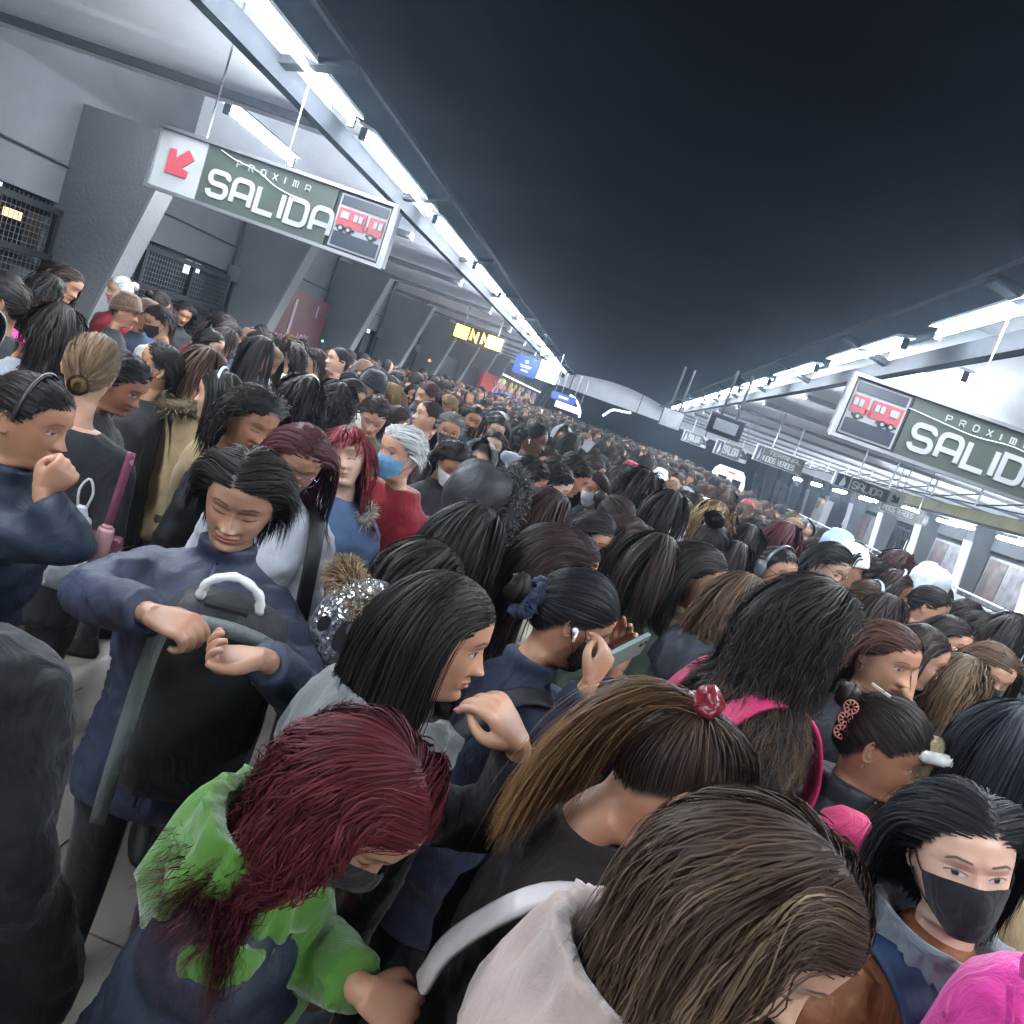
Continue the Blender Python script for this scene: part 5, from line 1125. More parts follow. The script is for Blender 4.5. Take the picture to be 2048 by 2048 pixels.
def X_strap(side, col, w=.028, mat=None, name='strap', lab=None, lift=.018, short=False):
    def f(C):
        s = side; P = spline([(s*.105, -.155, -.42), (s*.115, -.15, -.34), (s*.12, -.085, -.235), (s*.122, .0, -.208), (s*.125, .085, -.25), (s*.13, .138, -.35), (s*.14, .14, -.43)]+([] if short else [(s*.155, .13, -.52), (s*.178, .05, -.62)]), 30)
        c = np.array([0, 0, -.35]); n = P-np.array([0, 0, -.38]); n[:, 0] *= .3; n /= np.linalg.norm(n, axis=1)[:, None]; P = P+n*lift
        T = np.gradient(P, axis=0); T /= np.linalg.norm(T, axis=1)[:, None]; sd = np.cross(T, n); sd /= np.linalg.norm(sd, axis=1)[:, None]; b = MB(); m = len(P); th = .006
        V = np.stack([P-sd*w-n*th, P+sd*w-n*th, P+sd*w+n*th*.4, P+sd*w*.6+n*th, P-sd*w*.6+n*th, P-sd*w+n*th*.4], 1).reshape(-1, 3); i, jn = np.meshgrid(np.arange(m-1), np.arange(6), indexing='ij'); j2 = (jn+1) % 6
        b.add(C['pose'].torso(V), np.stack([i*6+jn, (i+1)*6+jn, (i+1)*6+j2, i*6+j2], -1).reshape(-1, 4)); o = link_mesh(name, b.mesh(name, mat or M_NYLON, True), C['root'], col)
        if lab: o['label'] = lab
    return f
def X_hoodback(col, mat=None, k=1.0, dz=0.0, wd=1.0):
    """a hood lying down round the neck and on the back, with folds"""
    def f(C):
        nu, nv = 72, 22; u = np.linspace(-rad(150), rad(150), nu); v = np.linspace(0, 1, nv); U, Vv = np.meshgrid(u, v, indexing='xy'); bk = (.5+.5*np.cos(U))
        r_ = np.interp(Vv, [0, .15, .3, .55, .8, 1], [.074, .092, .112, .142*wd, .158*wd, .095]); r_ = r_*(1+(.22*bk-.04)*k*sst(Vv, .1, .8)); z = np.interp(Vv, [0, .15, .3, .55, .8, 1], [-.175, -.142, -.136, -.160, -.212, -.262])-.12*k*bk**2*sst(Vv, .35, 1)+dz
        P = np.stack([r_*np.sin(U)*1.08, -.018-r_*np.cos(U), z], -1).reshape(-1, 3); q = np.stack([U*2.2, Vv*3, U*0], -1).reshape(-1, 3)
        rg_ = 1-np.abs(vnoise(q+vnoise(q, 1.1, 4)[:, None]*.5, 1.25, 3)); d = .015*(rg_**4-.25)+.008*vnoise(q, 3.1, 6); n = P-np.array([0, -.018, -.21]); n /= np.linalg.norm(n, axis=1)[:, None]; P = P+n*(d*sst(Vv.ravel(), .02, .3))[:, None]
        i, jn = np.meshgrid(np.arange(nv-1), np.arange(nu-1), indexing='ij'); Q = np.stack([i*nu+jn, (i+1)*nu+jn, (i+1)*nu+jn+1, i*nu+jn+1], -1).reshape(-1, 4)
        link_mesh('hood', np_mesh('hood', C['pose'].torso(P), Q, mat or M_FLEECE), C['root'], col)
    return f
def X_zip(col=(.45, .42, .36), fat=1.0, z0=-.17, z1=-.80):
    def f(C):
        T = np.array(TORSO); z = np.linspace(z0, z1, 40); P = np.stack([.004*np.sin(z*9), np.interp(-z, -T[:, 0], (T[:, 2]*(fat if True else 1)+T[:, 3]))+.012, z], 1); V, Q, Cc = tube_geo(P, .0042, 6)
        link_mesh('zip', MB().add(C['pose'].torso(V), [Q, Cc]).mesh('zip', M_METAL, True), C['root'], col)
    return f
def X_scrunchie(col, at, r=.032, name='scrunchie', mat=None):
    def f(C):
        a = np.linspace(0, 2*pi, 40); P = np.array(at)+np.stack([r*np.cos(a), .008*np.sin(a*7), r*np.sin(a)], 1); V, Q, _ = tube_geo(P, .016+.005*np.sin(a*9), 10, False); V = V+.008*vnoise(V, 60)[:, None]
        link_mesh(name, MB().add(C['pose'].head(V), Q).mesh(name, mat or M_CLOTH, True), C['root'], col)
    return f
def X_bun(at, r, hcol, seed=1, wide=1.0):
    """a coil of strands"""
    def f(C):
        g = np.random.default_rng(seed); n, K = 420, 16; a0 = g.uniform(0, 2*pi, n); sp = g.uniform(1.6, 3.2, n); rr = r*g.uniform(.35, 1, n); h = g.normal(0, 1, n)*r*.42; t = np.linspace(0, 1, K)
        A = a0[:, None]+sp[:, None]*t[None]; rad_ = rr[:, None]*(1-.15*t[None]); X = rad_*np.cos(A)*wide; Z = rad_*np.sin(A); Y = -np.sqrt(np.clip(r*r*1.1-rad_**2, 0, 1))*.75+h[:, None]*.25; P = np.stack([X, Y, Z], -1)+np.array(at)
        Tn = np.gradient(P, axis=1); O = P-np.array(at)+[0, .02, 0]; Sd = np.cross(Tn, O); Sd /= np.linalg.norm(Sd, axis=2)[..., None]+1e-9; w = .0032
        V = np.stack([P-Sd*w/2, P+Sd*w/2], 2).reshape(-1, 3); b_ = (np.arange(n)[:, None]*K+np.arange(K-1)[None])*2; Q = np.stack([b_, b_+1, b_+3, b_+2], -1).reshape(-1, 4)
        sv, sq, sc_ = ring_stack([(-r*.8, r*.3, r*.3, 0), (-r*.5, r*.7, r*.6, 0), (0, r*.85, r*.7, 0), (r*.5, r*.7, r*.6, 0), (r*.8, r*.3, r*.3, 0)], 12); n0 = len(V); V = np.vstack([V, sv*[wide, 1, 1]+np.array(at)])
        hv = np.concatenate([np.repeat((g.uniform(.6, 1.4, n)[:, None]*np.ones(K)).ravel(), 2), np.full(len(sv), .5)])
        me = np_mesh('bun', C['pose'].head(V), [np.vstack([Q, sq+n0]), sc_+n0], M_HAIR, True, dict(hv=hv, ht=hv*0)); o = link_mesh('bun', me, C['root'], hcol); o['tip'] = hcol
    return f
def X_earring(col=(.7, .68, .6), r=.012):
    def f(C):
        b = MB(); a = np.linspace(0, 2*pi, 14)
        for s in (-1, 1): b.tube(np.stack([np.full(14, s*.077), -.014+r*np.cos(a), -.05+r*np.sin(a)], 1), .0013, 5, False)
        b.V = [C['pose'].head(np.vstack(b.V))]; link_mesh('earring', b.mesh('earring', M_METAL, True), C['root'], col)
    return f
def X_earbud():
    def f(C):
        for s in (1, -1):
            b = MB(); b.tube([(s*.078, -.012, -.012), (s*.088, -.008, -.013)], [.008, .007], 8); b.tube([(s*.087, -.006, -.012), (s*.088, .002, -.036)], .0032, 6); b.V = [C['pose'].head(np.vstack(b.V))]; link_mesh('earbud', b.mesh('earbud', M_PLASTIC, True), C['root'], (.75, .75, .75))
    return f
def X_claw():
    def f(C):
        b = MB(); a = np.linspace(0, 2*pi, 17)
        for cy, cz in ((-.115, .045), (-.108, .012), (-.098, -.020)):
            for k in range(8): t = k*pi/4; b.tube([(.050, cy+.005*cos(t), cz+.005*sin(t)), (.052, cy+.016*cos(t), cz+.016*sin(t))], .0022, 5)
            b.tube(np.stack([np.full(17, .051), cy+.017*np.cos(a), cz+.017*np.sin(a)], 1), .0020, 5, False)
        b.V = [C['pose'].head(np.vstack(b.V))]; link_mesh('claw_clip', b.mesh('claw_clip', M_PLASTIC, True), C['root'], (.62, .27, .22)); b = MB(); b.box((.02, -.085, .118), (.012, .05, .006)); b.V = [C['pose'].head(np.vstack(b.V))]; link_mesh('hair_clip', b.mesh('hair_clip', M_PLASTIC), C['root'], (.6, .5, .42))
    return f
# hair presets
def H(style='down', **k): k['style'] = style; return k
LONG = lambda n=1300, L=.38, **k: H('down', n=n, K=15, L=L, w0=.0034, **k)
TIE = lambda tie=(0, -.105, .02), n=1100, **k: H('tie', tie=tie, n=n, K=k.pop('K', 10), L=.3, w0=.0034, tailspread=.15, **k)
CROP = lambda L=.06, n=1500, **k: H('down', n=n, K=7, L=L, w0=.004, sweep=k.pop('sweep', (0, -.4, -.8)), **k)

# ---- foreground women
person('woman bowing with long wavy dark red hair, black mask, green hoodie under navy puffer vest', (722, 1605), 1.15, 106, 88, pitch=-32, roll=2, lean=12, skin='a', hcol=(.070, .009, .012), tip=(.020, .006, .007),
       hair=H('down', bodyoff=.034, n=6200, K=20, L=.37, w0=.0019, thick=.020, wave=.016, wl=.11, clump=.42, ombre=.7, part=.01, frizz=.002), hi=(140, 150), eyes='down', pants='navy',
       top=dict(puff=.012, vox=.011, wr=.005, mat=M_NYLON, name='puffer_vest', fat=1.10, vest=CC['green']), topc=(.012, .017, .030), arms=('down', 'down'),
       extras=[X_mask((.02, .021, .023)), X_hoodback(CC['green'], M_FLEECE, .9, -.005, .84),
               lambda C: link_mesh('hoodie_front', MB().add(*(lambda g: (C['pose'].torso(g[0]), [g[1], g[2]]))(ring_stack([(-.16, .075, .075, -.005), (-.20, .10, .09, .0), (-.26, .10, .122, .012), (-.36, .09, .146, .014), (-.5, .085, .142, .014), (-.7, .085, .142, .012)], 20))).mesh('hoodie_front', M_FLEECE, True), C['root'], CC['green'])],
       hands=[dict(side='R', px=(730, 1985), d=1.10, dir=(.75, -.6, .25), back=(.3, .5, -.8), curl=(.8, .9, 1.0, 1.0), elbow=(600, 1885, 1.25))])
person('woman with straight brown shoulder length hair with blond streaks, cream hoodie, nearest the camera', (1512, 1830), .88, 116, 98, pitch=-22, lean=10, skin='c', hcol=(.048, .029, .020), tip=(.17, .115, .068),
       hair=H('down', bodyoff=.0, n=7000, K=16, L=.285, w0=.0018, thick=.018, clump=.30, streak=.30, part=.012, frizz=.005, wave=.003), hi=(140, 150), pants='navy', top=dict(vox=.012, wr=.006, mat=M_FLEECE, name='hoodie', fat=.97), topc=(.50, .39, .35), arms=('bent', 'bent'), extras=[X_hoodback((.40, .31, .275), M_FLEECE, 1.1, -.02, .80)])
person('woman with a high brown ponytail bowing her head, black top and white backpack straps', (1352, 1572), 1.25, 74, 76, pitch=-34, lean=10, skin='b', hcol=(.034, .019, .013), tip=(.22, .115, .045),
       hair=H('tie', tie=(0, -.095, .085), n=4200, K=21, L=.45, w0=.0020, tail=((0, -1, .06), .43), tailspread=.055, taillift=.55, ombre=.75, clump=.5, wave=.005, wl=.16, frizz=.006, streak=.15), hi=(110, 120), top=dict(vox=.012, wr=.006, name='sweater'), topc=(.017, .012, .013), pants='black',
       extras=[X_strap(1, (.55, .50, .50), .019, short=True, name='backpack_strap'), X_scrunchie((.14, .012, .018), (0, -.106, .098), .011, 'hair_tie', M_PLASTIC), X_earring((.5, .45, .4), .004)])
C4 = person('woman in profile with long straight black hair, dark jacket, raised hand with pink nails', (878, 1268), 1.50, 86, 70, pitch=-2, lean=4, skin='a', hcol='black', tip=(.13, .095, .075),
       hair=H('down', n=5600, K=19, L=.54, w0=.0021, thick=.012, clump=.4, ombre=.45, part=-.01, frizz=.003, wave=.002), hi=(120, 140), eyes='open', top=dict(vox=.012, wr=.006, collar=.02, hem=-.65), topc=(.016, .017, .019), pants=(.30, .35, .42), arms=('down', 'down'),
       hands=[dict(side='R', px=(1040, 1490), d=1.33, dir=(-.45, .75, -.1), back=(.75, .3, -.55), curl=(.55, .65, .75, .85), thumb=.5, elbow=(985, 1650, 1.44), nails=(.55, .12, .33))], extras=[X_hoodback((.12, .125, .125), M_FLEECE)])
person('woman with low bun and navy scrunchie, black mask, navy blazer, reading her phone', (1148, 1238), 1.99, 74, 62, pitch=-14, lean=8, skin='b', hcol=(.009, .009, .011),
       hair=H('tie', tie=(-.01, -.108, -.02), n=3600, K=14, L=.3, w0=.0024, clump=.15, frizz=.003), hi=(100, 120), top=dict(vox=.011, wr=.004, collar=.012), topc=(.017, .022, .044), pants='black',
       extras=[X_mask(), X_bun((-.01, -.150, -.03), .044, (.02, .014, .012), 2), X_scrunchie((.014, .022, .05), (-.01, -.118, -.022), .036), X_scrunchie((.014, .022, .05), (.012, -.128, -.05), .026), X_earbud(), X_strap(1, CC['black'], .03)],
       hands=[dict(side='R', px=(1178, 1368), d=1.86, dir=(.55, .8, .2), back=(.5, -.5, -.7), curl=(.6, .7, .8, .8), thumb=.5, elbow=(1110, 1470, 1.9)), dict(side='L', px=(1232, 1335), d=2.04, dir=(.3, .95, .1), back=(.3, -.1, .95), curl=(.3, .4, .5, .7), thumb=.2, elbow=(1190, 1460, 2.1))])
person('older woman with black bobbed hair looking down, quilted blue jacket, handling a black backpack', (484, 1000), 1.92, 163, 170, pitch=-15, roll=-2, lean=2, skin=(.34, .185, .12), hcol='black',
       hair=H('down', n=3600, K=11, L=.130, w0=.0023, thick=.020, vol=.006, clump=.2, wave=.002, wl=.14, part=.02, frizz=.002), hi=(150, 170), eyes='down', sc=(1.09, 1.02, 1.0), top=dict(vox=.012, wr=.006, puff=.003, mat=M_NYLON, fat=1.13, collar=.022), topc=(.024, .030, .056), pants='black', extras=[X_earring((.7, .55, .3), .005), X_zip((.05, .05, .08), 1.13)],
       hands=[dict(side='R', px=(300, 1228), d=1.54, dir=(.93, -.30, -.1), back=(.3, .8, -.55), curl=(.75, .9, 1.0, 1.1), thumb=.9, elbow=(175, 1185, 1.78), sc=.98),
              dict(side='L', px=(530, 1318), d=1.54, dir=(-.95, .02, -.15), back=(-.1, -.75, .45), curl=(.95, 1.0, .9, .8), thumb=.1, elbow=(610, 1400, 1.80), sc=.98)])
person('young woman with dark red hair and round glasses looking down, pale grey sweater', (598, 918), 2.45, 150, 150, pitch=-26, roll=-3, skin='b', hcol=(.060, .013, .016), hair=LONG(1900, .34, part=-.012, thick=.012), hi=(90, 100), top=dict(vox=.012, wr=.008), topc=(.40, .41, .45), extras=[X_glasses((.25, .2, .5)), X_strap(-1, CC['black'], .026), X_earring()], eyes='down')
person('woman with bright red hair and full fringe, head tilted, denim jacket with cream fur collar', (692, 912), 2.72, 168, 150, pitch=6, roll=12, skin='d', hcol=(.17, .016, .024), hair=H('down', n=2600, K=18, L=.42, w0=.0032, thick=.022, fringe=.07, wave=.012, wl=.13, clump=.5, sweep=(0, .25, -1.)), hi=(100, 110), top=dict(vox=.012, wr=.006), topc='denim', eyes='down', extras=[X_fur(CC['cream'], (.6, .55, .45), COLLAR, .02, 1500, .035, name='fur_collar'), X_strap(1, CC['black'], .018)])
person('older woman with short grey hair and light blue surgical mask, red hooded sweatshirt', (800, 905), 2.85, 210, 175, pitch=-6, skin='c', hcol='grey', hair=H('down', n=1700, K=7, L=.07, w0=.0036, sweep=(0, -.9, -.3), thick=.006), hi=(90, 100), top=dict(vox=.012, wr=.006, mat=M_FLEECE, hood=True), topc='red', eyes='open', extras=[X_mask((.16, .36, .58))])
person('woman with black hair in a cap and white mask looking down', (905, 925), 3.15, 150, 150, pitch=-32, skin='b', hcol='black', hair=LONG(900, .22), extras=[X_mask((.62, .64, .68))], topc='black', top=dict(vox=.014), hands=[dict(side='L', px=(880, 1045), d=3.0, dir=(.9, .2, -.3), back=(0, .8, -.6), elbow=(810, 1060, 3.1))])
person('person with a big black hood with grey fur trim seen from behind', (955, 1008), 2.55, 55, 55, pitch=-12, skin='b', hcol='black', hair=None, topc=(.02, .02, .022), top=dict(vox=.013), extras=[X_hood((.020, .020, .022), 'nylon'), X_fur((.05, .05, .05), (.18, .18, .17), HOODRIM, .026, 2600, .034, True)])
person('woman with straight black hair seen from behind, dark coat with a brown fur hood', (935, 1085), 2.15, 40, 45, pitch=-14, skin='b', hair=H('down', n=2600, K=15, L=.32, w0=.003, thick=.012), topc='char', top=dict(vox=.012), extras=[])
person('woman hidden behind the black haired one, brown fur hood of her coat showing', (842, 1165), 2.1, 60, 60, pitch=-25, skin='b', hair=LONG(900, .2), topc='char', top=dict(vox=.013), extras=[X_fur((.16, .095, .05), (.45, .32, .20), [(-.13, .06, -.14), (-.14, -.02, -.11), (-.10, -.11, -.08), (0, -.14, -.06), (.10, -.11, -.08), (.14, -.02, -.11), (.13, .06, -.14)], .028, 6500, .036)])
person('woman with long straight auburn brown hair seen from behind', (1083, 1040), 2.50, 50, 50, pitch=-10, skin='b', hcol=(.030, .013, .011), hair=H('down', n=2400, K=16, L=.46, w0=.0032, thick=.012), topc='cream', top=dict(vox=.013))
person('woman with very long dark maroon hair swept to the lower left', (1125, 1130), 2.02, 88, 70, pitch=-16, skin='b', hcol=(.022, .010, .012), hair=H('down', n=3600, K=18, L=.55, w0=.0028, thick=.016, sweep=(-.3, -1, -.3)), topc='cream', top=dict(vox=.012))
person('woman in a cream jacket with only brow and eyes showing over the maroon haired one', (1186, 1078), 2.32, 130, 100, pitch=-14, skin='c', hair=LONG(1100, .3), topc='cream', top=dict(vox=.013, mat=M_FLEECE), hi=(80, 90))
person('woman with dark brown hair and glasses in profile in the middle of the crowd', (1246, 1085), 2.20, 100, 80, pitch=-12, skin='b', hcol='dbrown', hair=H('down', n=2400, K=16, L=.38, w0=.003, thick=.02, wave=.008, fringe=.07), extras=[X_glasses()], topc='sage', hi=(84, 96), top=dict(vox=.013, puff=.008, mat=M_NYLON))
person('woman with dark brown hair, back of her head to the camera, sage quilted jacket', (1308, 1128), 2.25, 20, 40, pitch=-8, skin='b', hcol='dbrown', hair=H('down', n=2200, K=14, L=.26, w0=.003, thick=.02), topc='sage', top=dict(vox=.012, puff=.010, mat=M_NYLON))
person('woman in profile with sweeping long black hair, red and cream plaid coat', (1395, 1150), 2.6, 104, 80, pitch=-8, skin='a', hair=H('down', n=3600, K=20, L=.50, w0=.0028, thick=.016, wave=.006, wl=.2, sweep=(-.1, -1, -.35)), hi=(96, 110), topc=(.36, .30, .17), top=dict(vox=.011, wr=.006, mat='PLAID', collar=.02), extras=[])
person('woman with wavy light brown hair seen from behind, black quilted jacket with a hood', (1478, 1212), 2.2, 50, 45, pitch=-8, skin='b', hcol=(.075, .043, .024), hair=H('down', n=3400, K=16, L=.36, w0=.0028, thick=.022, wave=.009, wl=.12, clump=.4), topc='navy', top=dict(vox=.012, puff=.01, mat=M_NYLON), extras=[X_hoodback((.014, .018, .026), M_NYLON)])
person('woman with long curly black hair with light tips, black sweater, crimson backpack straps', (1625, 1250), 1.98, 84, 70, pitch=-18, lean=5, skin='a', hcol=(.018, .013, .012), tip=(.17, .10, .05), hair=H('down', n=5600, K=17, L=.46, w0=.0021, thick=.034, vol=.005, wave=.014, wl=.13, clump=.40, ombre=.25, frizz=.006), hi=(100, 110), top=dict(vox=.012, wr=.004, mat=M_KNIT), topc=(.013, .013, .014), extras=[X_strap(-1, (.45, .02, .10), .034, name='backpack_strap'), X_strap(1, (.45, .02, .10), .034, name='backpack_strap')])
person('woman with reddish brown hair looking sideways, dark coat, open palm beside her face', (1772, 1318), 2.12, 148, 120, pitch=-4, skin='a', hcol=(.060, .026, .017), hair=H('down', n=2400, K=12, L=.20, w0=.003, thick=.010, sweep=(0, -1, -.35), clump=.2, part=-.01), hi=(130, 150), eyes='open', look=(0, -.002), top=dict(vox=.011, wr=.006, collar=.03), topc=(.020, .022, .027), extras=[X_earring()], hands=[dict(side='L', px=(1812, 1392), d=2.25, dir=(.1, 1, 0), back=(-.2, 0, 1), curl=(.05, .05, .1, .15), thumb=0, spread=.03, elbow=(1800, 1480, 2.3))])
person('woman with smooth dark hair in a pink claw clip, grey quilted collar, in profile', (1766, 1496), 1.97, 112, 100, pitch=-10, skin='f', hcol=(.022, .015, .013), hair=H('tie', tie=(0, -.10, .045), n=3400, K=14, L=.3, w0=.0025, clump=.2, frizz=.006), hi=(110, 124), eyes='open', top=dict(vox=.011, puff=.010, mat=M_NYLON, collar=.035), topc=(.024, .027, .035), extras=[X_bun((0, -.128, .055), .036, (.022, .015, .013), 5, 1.2), X_earring((.5, .45, .3), .003), X_claw()])
person('black haired woman in black mask looking at the camera, brown jacket over grey hoodie', (1922, 1712), 1.38, 186, 150, pitch=3, roll=16, lean=3, skin='d', hcol=(.010, .010, .012), hair=H('down', bodyoff=.02, n=4400, K=13, L=.26, w0=.0020, thick=.016, clump=.25, part=-.02, frizz=.006, sweep=(0, -.6, -.35)), hi=(210, 200), eyes='open', look=(.002, .0), top=dict(vox=.012, wr=.009, mat=M_NYLON, fat=1.02), topc=(.20, .070, .026), pants='navy', extras=[X_mask((.014, .013, .016)), X_hoodback((.15, .175, .20), M_FLEECE, .6, 0, .74), X_strap(1, (.014, .028, .075), .040, name='backpack_strap', lift=.024), X_strap(-1, (.014, .028, .075), .040, name='backpack_strap', lift=.024)])
person('woman with light brown hair and black mask, plum fur collar', (1975, 1345), 2.35, 172, 140, pitch=-14, skin='c', hcol=(.075, .042, .024), hair=H('down', n=1900, K=14, L=.26, w0=.0032, thick=.012, part=-.015), hi=(96, 110), eyes='down', topc='plum', top=dict(vox=.013), extras=[X_mask(), X_fur(CC['plum'], (.10, .03, .07), [(p[0]*1.15, p[1]*1.15, p[2]+.01) for p in COLLAR], .045, 4200, .045, name='fur_collar')])
person('woman with long straight bluish black hair at the right edge, tan coat', (2015, 1500), 1.9, 55, 60, pitch=-14, skin='a', hcol=(.011, .013, .018), hair=H('down', n=3800, K=17, L=.38, w0=.0028, thick=.012), topc='tan', top=dict(vox=.012, wr=.007))
person('woman in navy puffer at the left edge, hair tied back, hand at her chin', (62, 842), 2.05, 82, 70, pitch=-4, skin='b', hair=TIE((0, -.10, .03), 2400, K=12), hi=(96, 110), eyes='open', topc=(.012, .020, .038), top=dict(vox=.011, wr=.004, puff=.016, mat=M_NYLON, collar=.03, fat=1.08), extras=[X_bun((0, -.12, .03), .035, (.01, .01, .01)), X_band((.02, .02, .02), .01)], hands=[dict(side='R', px=(78, 985), d=1.90, dir=(.7, .6, .1), back=(.5, -.3, -.8), curl=(.9, 1, 1.1, 1.1), thumb=.6, elbow=(150, 1090, 1.92))])
person('woman with light brown low bun seen from behind, black sweater with olive strap', (182, 738), 2.55, -25, -20, pitch=-4, skin='c', hcol=(.13, .082, .045), hair=TIE((0, -.09, -.045), 2400, K=12, thick=.018), topc=(.020, .021, .024), top=dict(vox=.012, wr=.003, openneck=True, name='sweater'), extras=[X_bun((0, -.12, -.06), .034, (.16, .10, .04)), X_strap(-1, (.16, .17, .10), .02, name='shoulder_strap')])
person('woman with black hair tied back and black mask looking up to the left, black sweater', (318, 735), 2.85, 246, 250, pitch=14, skin='b', hair=TIE((0, -.09, -.02), 1500, K=14, tail=((0, -.4, -1), .35)), hi=(84, 96), topc='black', top=dict(vox=.013), extras=[X_mask((.03, .032, .036))])
person('woman with black hair seen from behind, grey plaid overshirt, hand at her neck', (115, 655), 2.75, -30, -25, pitch=-10, hair=LONG(1600, .30, thick=.02, wave=.008), topc=(.20, .22, .25), top=dict(vox=.013, wr=.006), skin='b', hands=[dict(side='L', px=(30, 715), d=2.7, dir=(.7, .7, 0), back=(-.5, .5, -.7), elbow=(-10, 800, 2.6))])
person('woman in profile at the upper left edge with gold earrings and tied black hair', (8, 605), 3.1, 255, 260, pitch=-2, skin='b', hair=TIE((0, -.10, .0), 1400), hi=(84, 96), topc='black', top=dict(vox=.014), extras=[X_earring((.7, .6, .35), .009)])
person('woman with loose black hair behind the gold earring woman, small yellow hair clip', (95, 585), 3.35, 30, 30, pitch=-12, skin='b', hair=LONG(1300, .26, thick=.03, wave=.01), topc='black', top=dict(vox=.014))
person('woman with a white headband in profile facing left', (440, 795), 3.15, 262, 250, pitch=-4, skin='c', hair=LONG(1500, .34), hi=(80, 90), topc='tan', top=dict(vox=.014), extras=[X_band((.55, .6, .6), .012)])
person('woman with tousled short black hair looking down right, black jacket with gold zip', (505, 838), 2.42, 118, 90, pitch=-18, skin='b', hair=H('down', n=2600, K=12, L=.19, w0=.003, thick=.026, wave=.014, wl=.09, frizz=.012), hi=(84, 96), topc='black', top=dict(vox=.012, wr=.005, mat=M_NYLON, fat=1.05), extras=[X_zip((.6, .45, .2), 1.05)])
person('woman with brown hair and a fur edged tan hood down on her back', (405, 740), 3.5, 20, 20, pitch=-8, skin='b', hcol='brown', hair=LONG(1100, .18), topc='tan', top=dict(vox=.014), extras=[X_fur((.16, .12, .07), (.4, .36, .25), COLLAR, .04, 1500, .035)])
person('woman with big loose black curls seen from behind under a thin white headband', (605, 795), 3.25, 10, 10, pitch=-8, hair=H('down', n=2200, K=15, L=.30, w0=.0036, thick=.05, wave=.02, wl=.09, clump=.6, frizz=.015), topc='black', top=dict(vox=.014), extras=[X_band((.6, .62, .62), .004, .01)])
person('woman with big frizzy dark hair seen from behind, royal blue strap', (672, 800), 3.5, -5, -5, pitch=-8, hcol='soft', hair=H('down', n=2200, K=14, L=.26, w0=.0036, thick=.05, wave=.02, wl=.07, clump=.6, frizz=.015), topc='char', top=dict(vox=.014), extras=[X_strap(-1, (.02, .04, .45), .04)])
person('person with a high bare forehead and short dark hair above the red haired woman', (748, 832), 3.55, 160, 160, pitch=-30, skin='c', hcol='dbrown', hair=CROP(.05), topc='olive', top=dict(vox=.015))
person('woman in profile facing left with hair in a bun, camouflage jacket', (855, 835), 3.75, 240, 260, pitch=6, skin='c', hcol='dbrown', hair=TIE((0, -.09, .04), 1200), hi=(80, 90), topc='camo', top=dict(vox=.014, mat='CAMO'), eyes='open', extras=[X_bun((0, -.12, .045), .026, HC_['dbrown'])])
person('woman with grey flecked hair, dark glasses and a dark mask', (898, 862), 3.95, 165, 165, pitch=-6, skin='b', hcol=(.10, .09, .085), hair=CROP(.06, sweep=(0, -1, -.2)), topc='char', top=dict(vox=.015), extras=[X_mask((.04, .038, .04)), X_glasses((.03, .03, .03))], eyes='open')
person('woman with her hood up and black mask, eyes on the camera', (955, 925), 3.75, 172, 172, pitch=-4, skin='a', hair=None, eyes='open', topc='black', top=dict(vox=.014), extras=[X_hood(CC['black']), X_mask()])
person('woman with dark hair and black mask looking at the camera, striped top', (985, 892), 4.3, 172, 172, pitch=-2, skin='c', hair=LONG(700, .2), eyes='open', topc='grey', top=dict(vox=.015), extras=[X_mask()])
person('woman with dark hair lowering her black mask, looking down', (946, 838), 4.7, 160, 160, pitch=-12, skin='b', hair=LONG(700, .3), topc='char', top=dict(vox=.016), extras=[X_mask((.02, .02, .02), True)])
person('woman with long parted black hair looking down, left of the one with braids', (993, 858), 4.55, 165, 165, pitch=-16, skin='c', hair=LONG(900, .36), topc='black', top=dict(vox=.016), hi=(70, 80))
person('dark skinned woman with braided hair and earphones in profile, grey hoodie', (1068, 880), 4.0, 100, 90, pitch=-6, skin='e', hair=TIE((0, -.09, .05), 1300, K=12), hi=(84, 96), topc=(.17, .20, .24), top=dict(vox=.013, mat=M_FLEECE, hood=True), extras=[X_earbud()])
person('short haired person with black hair and pink top, ear showing, middle of the crowd', (1058, 957), 3.15, 80, 70, pitch=-18, skin='b', hair=CROP(.055), topc='rose', top=dict(vox=.014))
person('short haired pale person with black hair in profile, white shirt', (1108, 968), 2.95, 95, 80, pitch=-22, skin='d', hair=CROP(.055), topc='white', top=dict(vox=.014), hi=(84, 96))
person('person with neat black hair and rose scarf looking down', (1148, 952), 3.2, 90, 80, pitch=-24, skin='b', hair=CROP(.06), topc='rose', top=dict(vox=.014))
person('woman with a messy black bun high on her head', (1418, 1100), 2.55, 40, 30, pitch=-6, hair=TIE((0, -.07, .10), 1500, K=12), topc='black', top=dict(vox=.014), extras=[X_bun((0, -.06, .14), .045, HC_['black'], 3, 1.3)])
person('woman with tousled blond streaked hair seen from behind', (1425, 1042), 3.0, 30, 30, hcol='lbrown', tip=(.4, .3, .15), hair=LONG(1200, .16, streak=.5, thick=.03, wave=.012), topc='black', top=dict(vox=.015))
person('woman with long black hair spread over a magenta hood edge', (1335, 1022), 2.9, 40, 40, pitch=-10, hair=LONG(1600, .30, thick=.02), topc='black', top=dict(vox=.014), extras=[X_hoodback((.45, .03, .30))])
person('woman with a dark crimson bob seen from behind on the right of the crowd', (1565, 1082), 3.1, 50, 50, hcol=(.06, .014, .018), hair=LONG(1400, .17, thick=.016), topc='black', top=dict(vox=.015))
person('woman in smooth black hair left of the crimson bob', (1487, 1086), 3.05, 30, 30, hair=LONG(1400, .24, thick=.012), topc='char', top=dict(vox=.015))
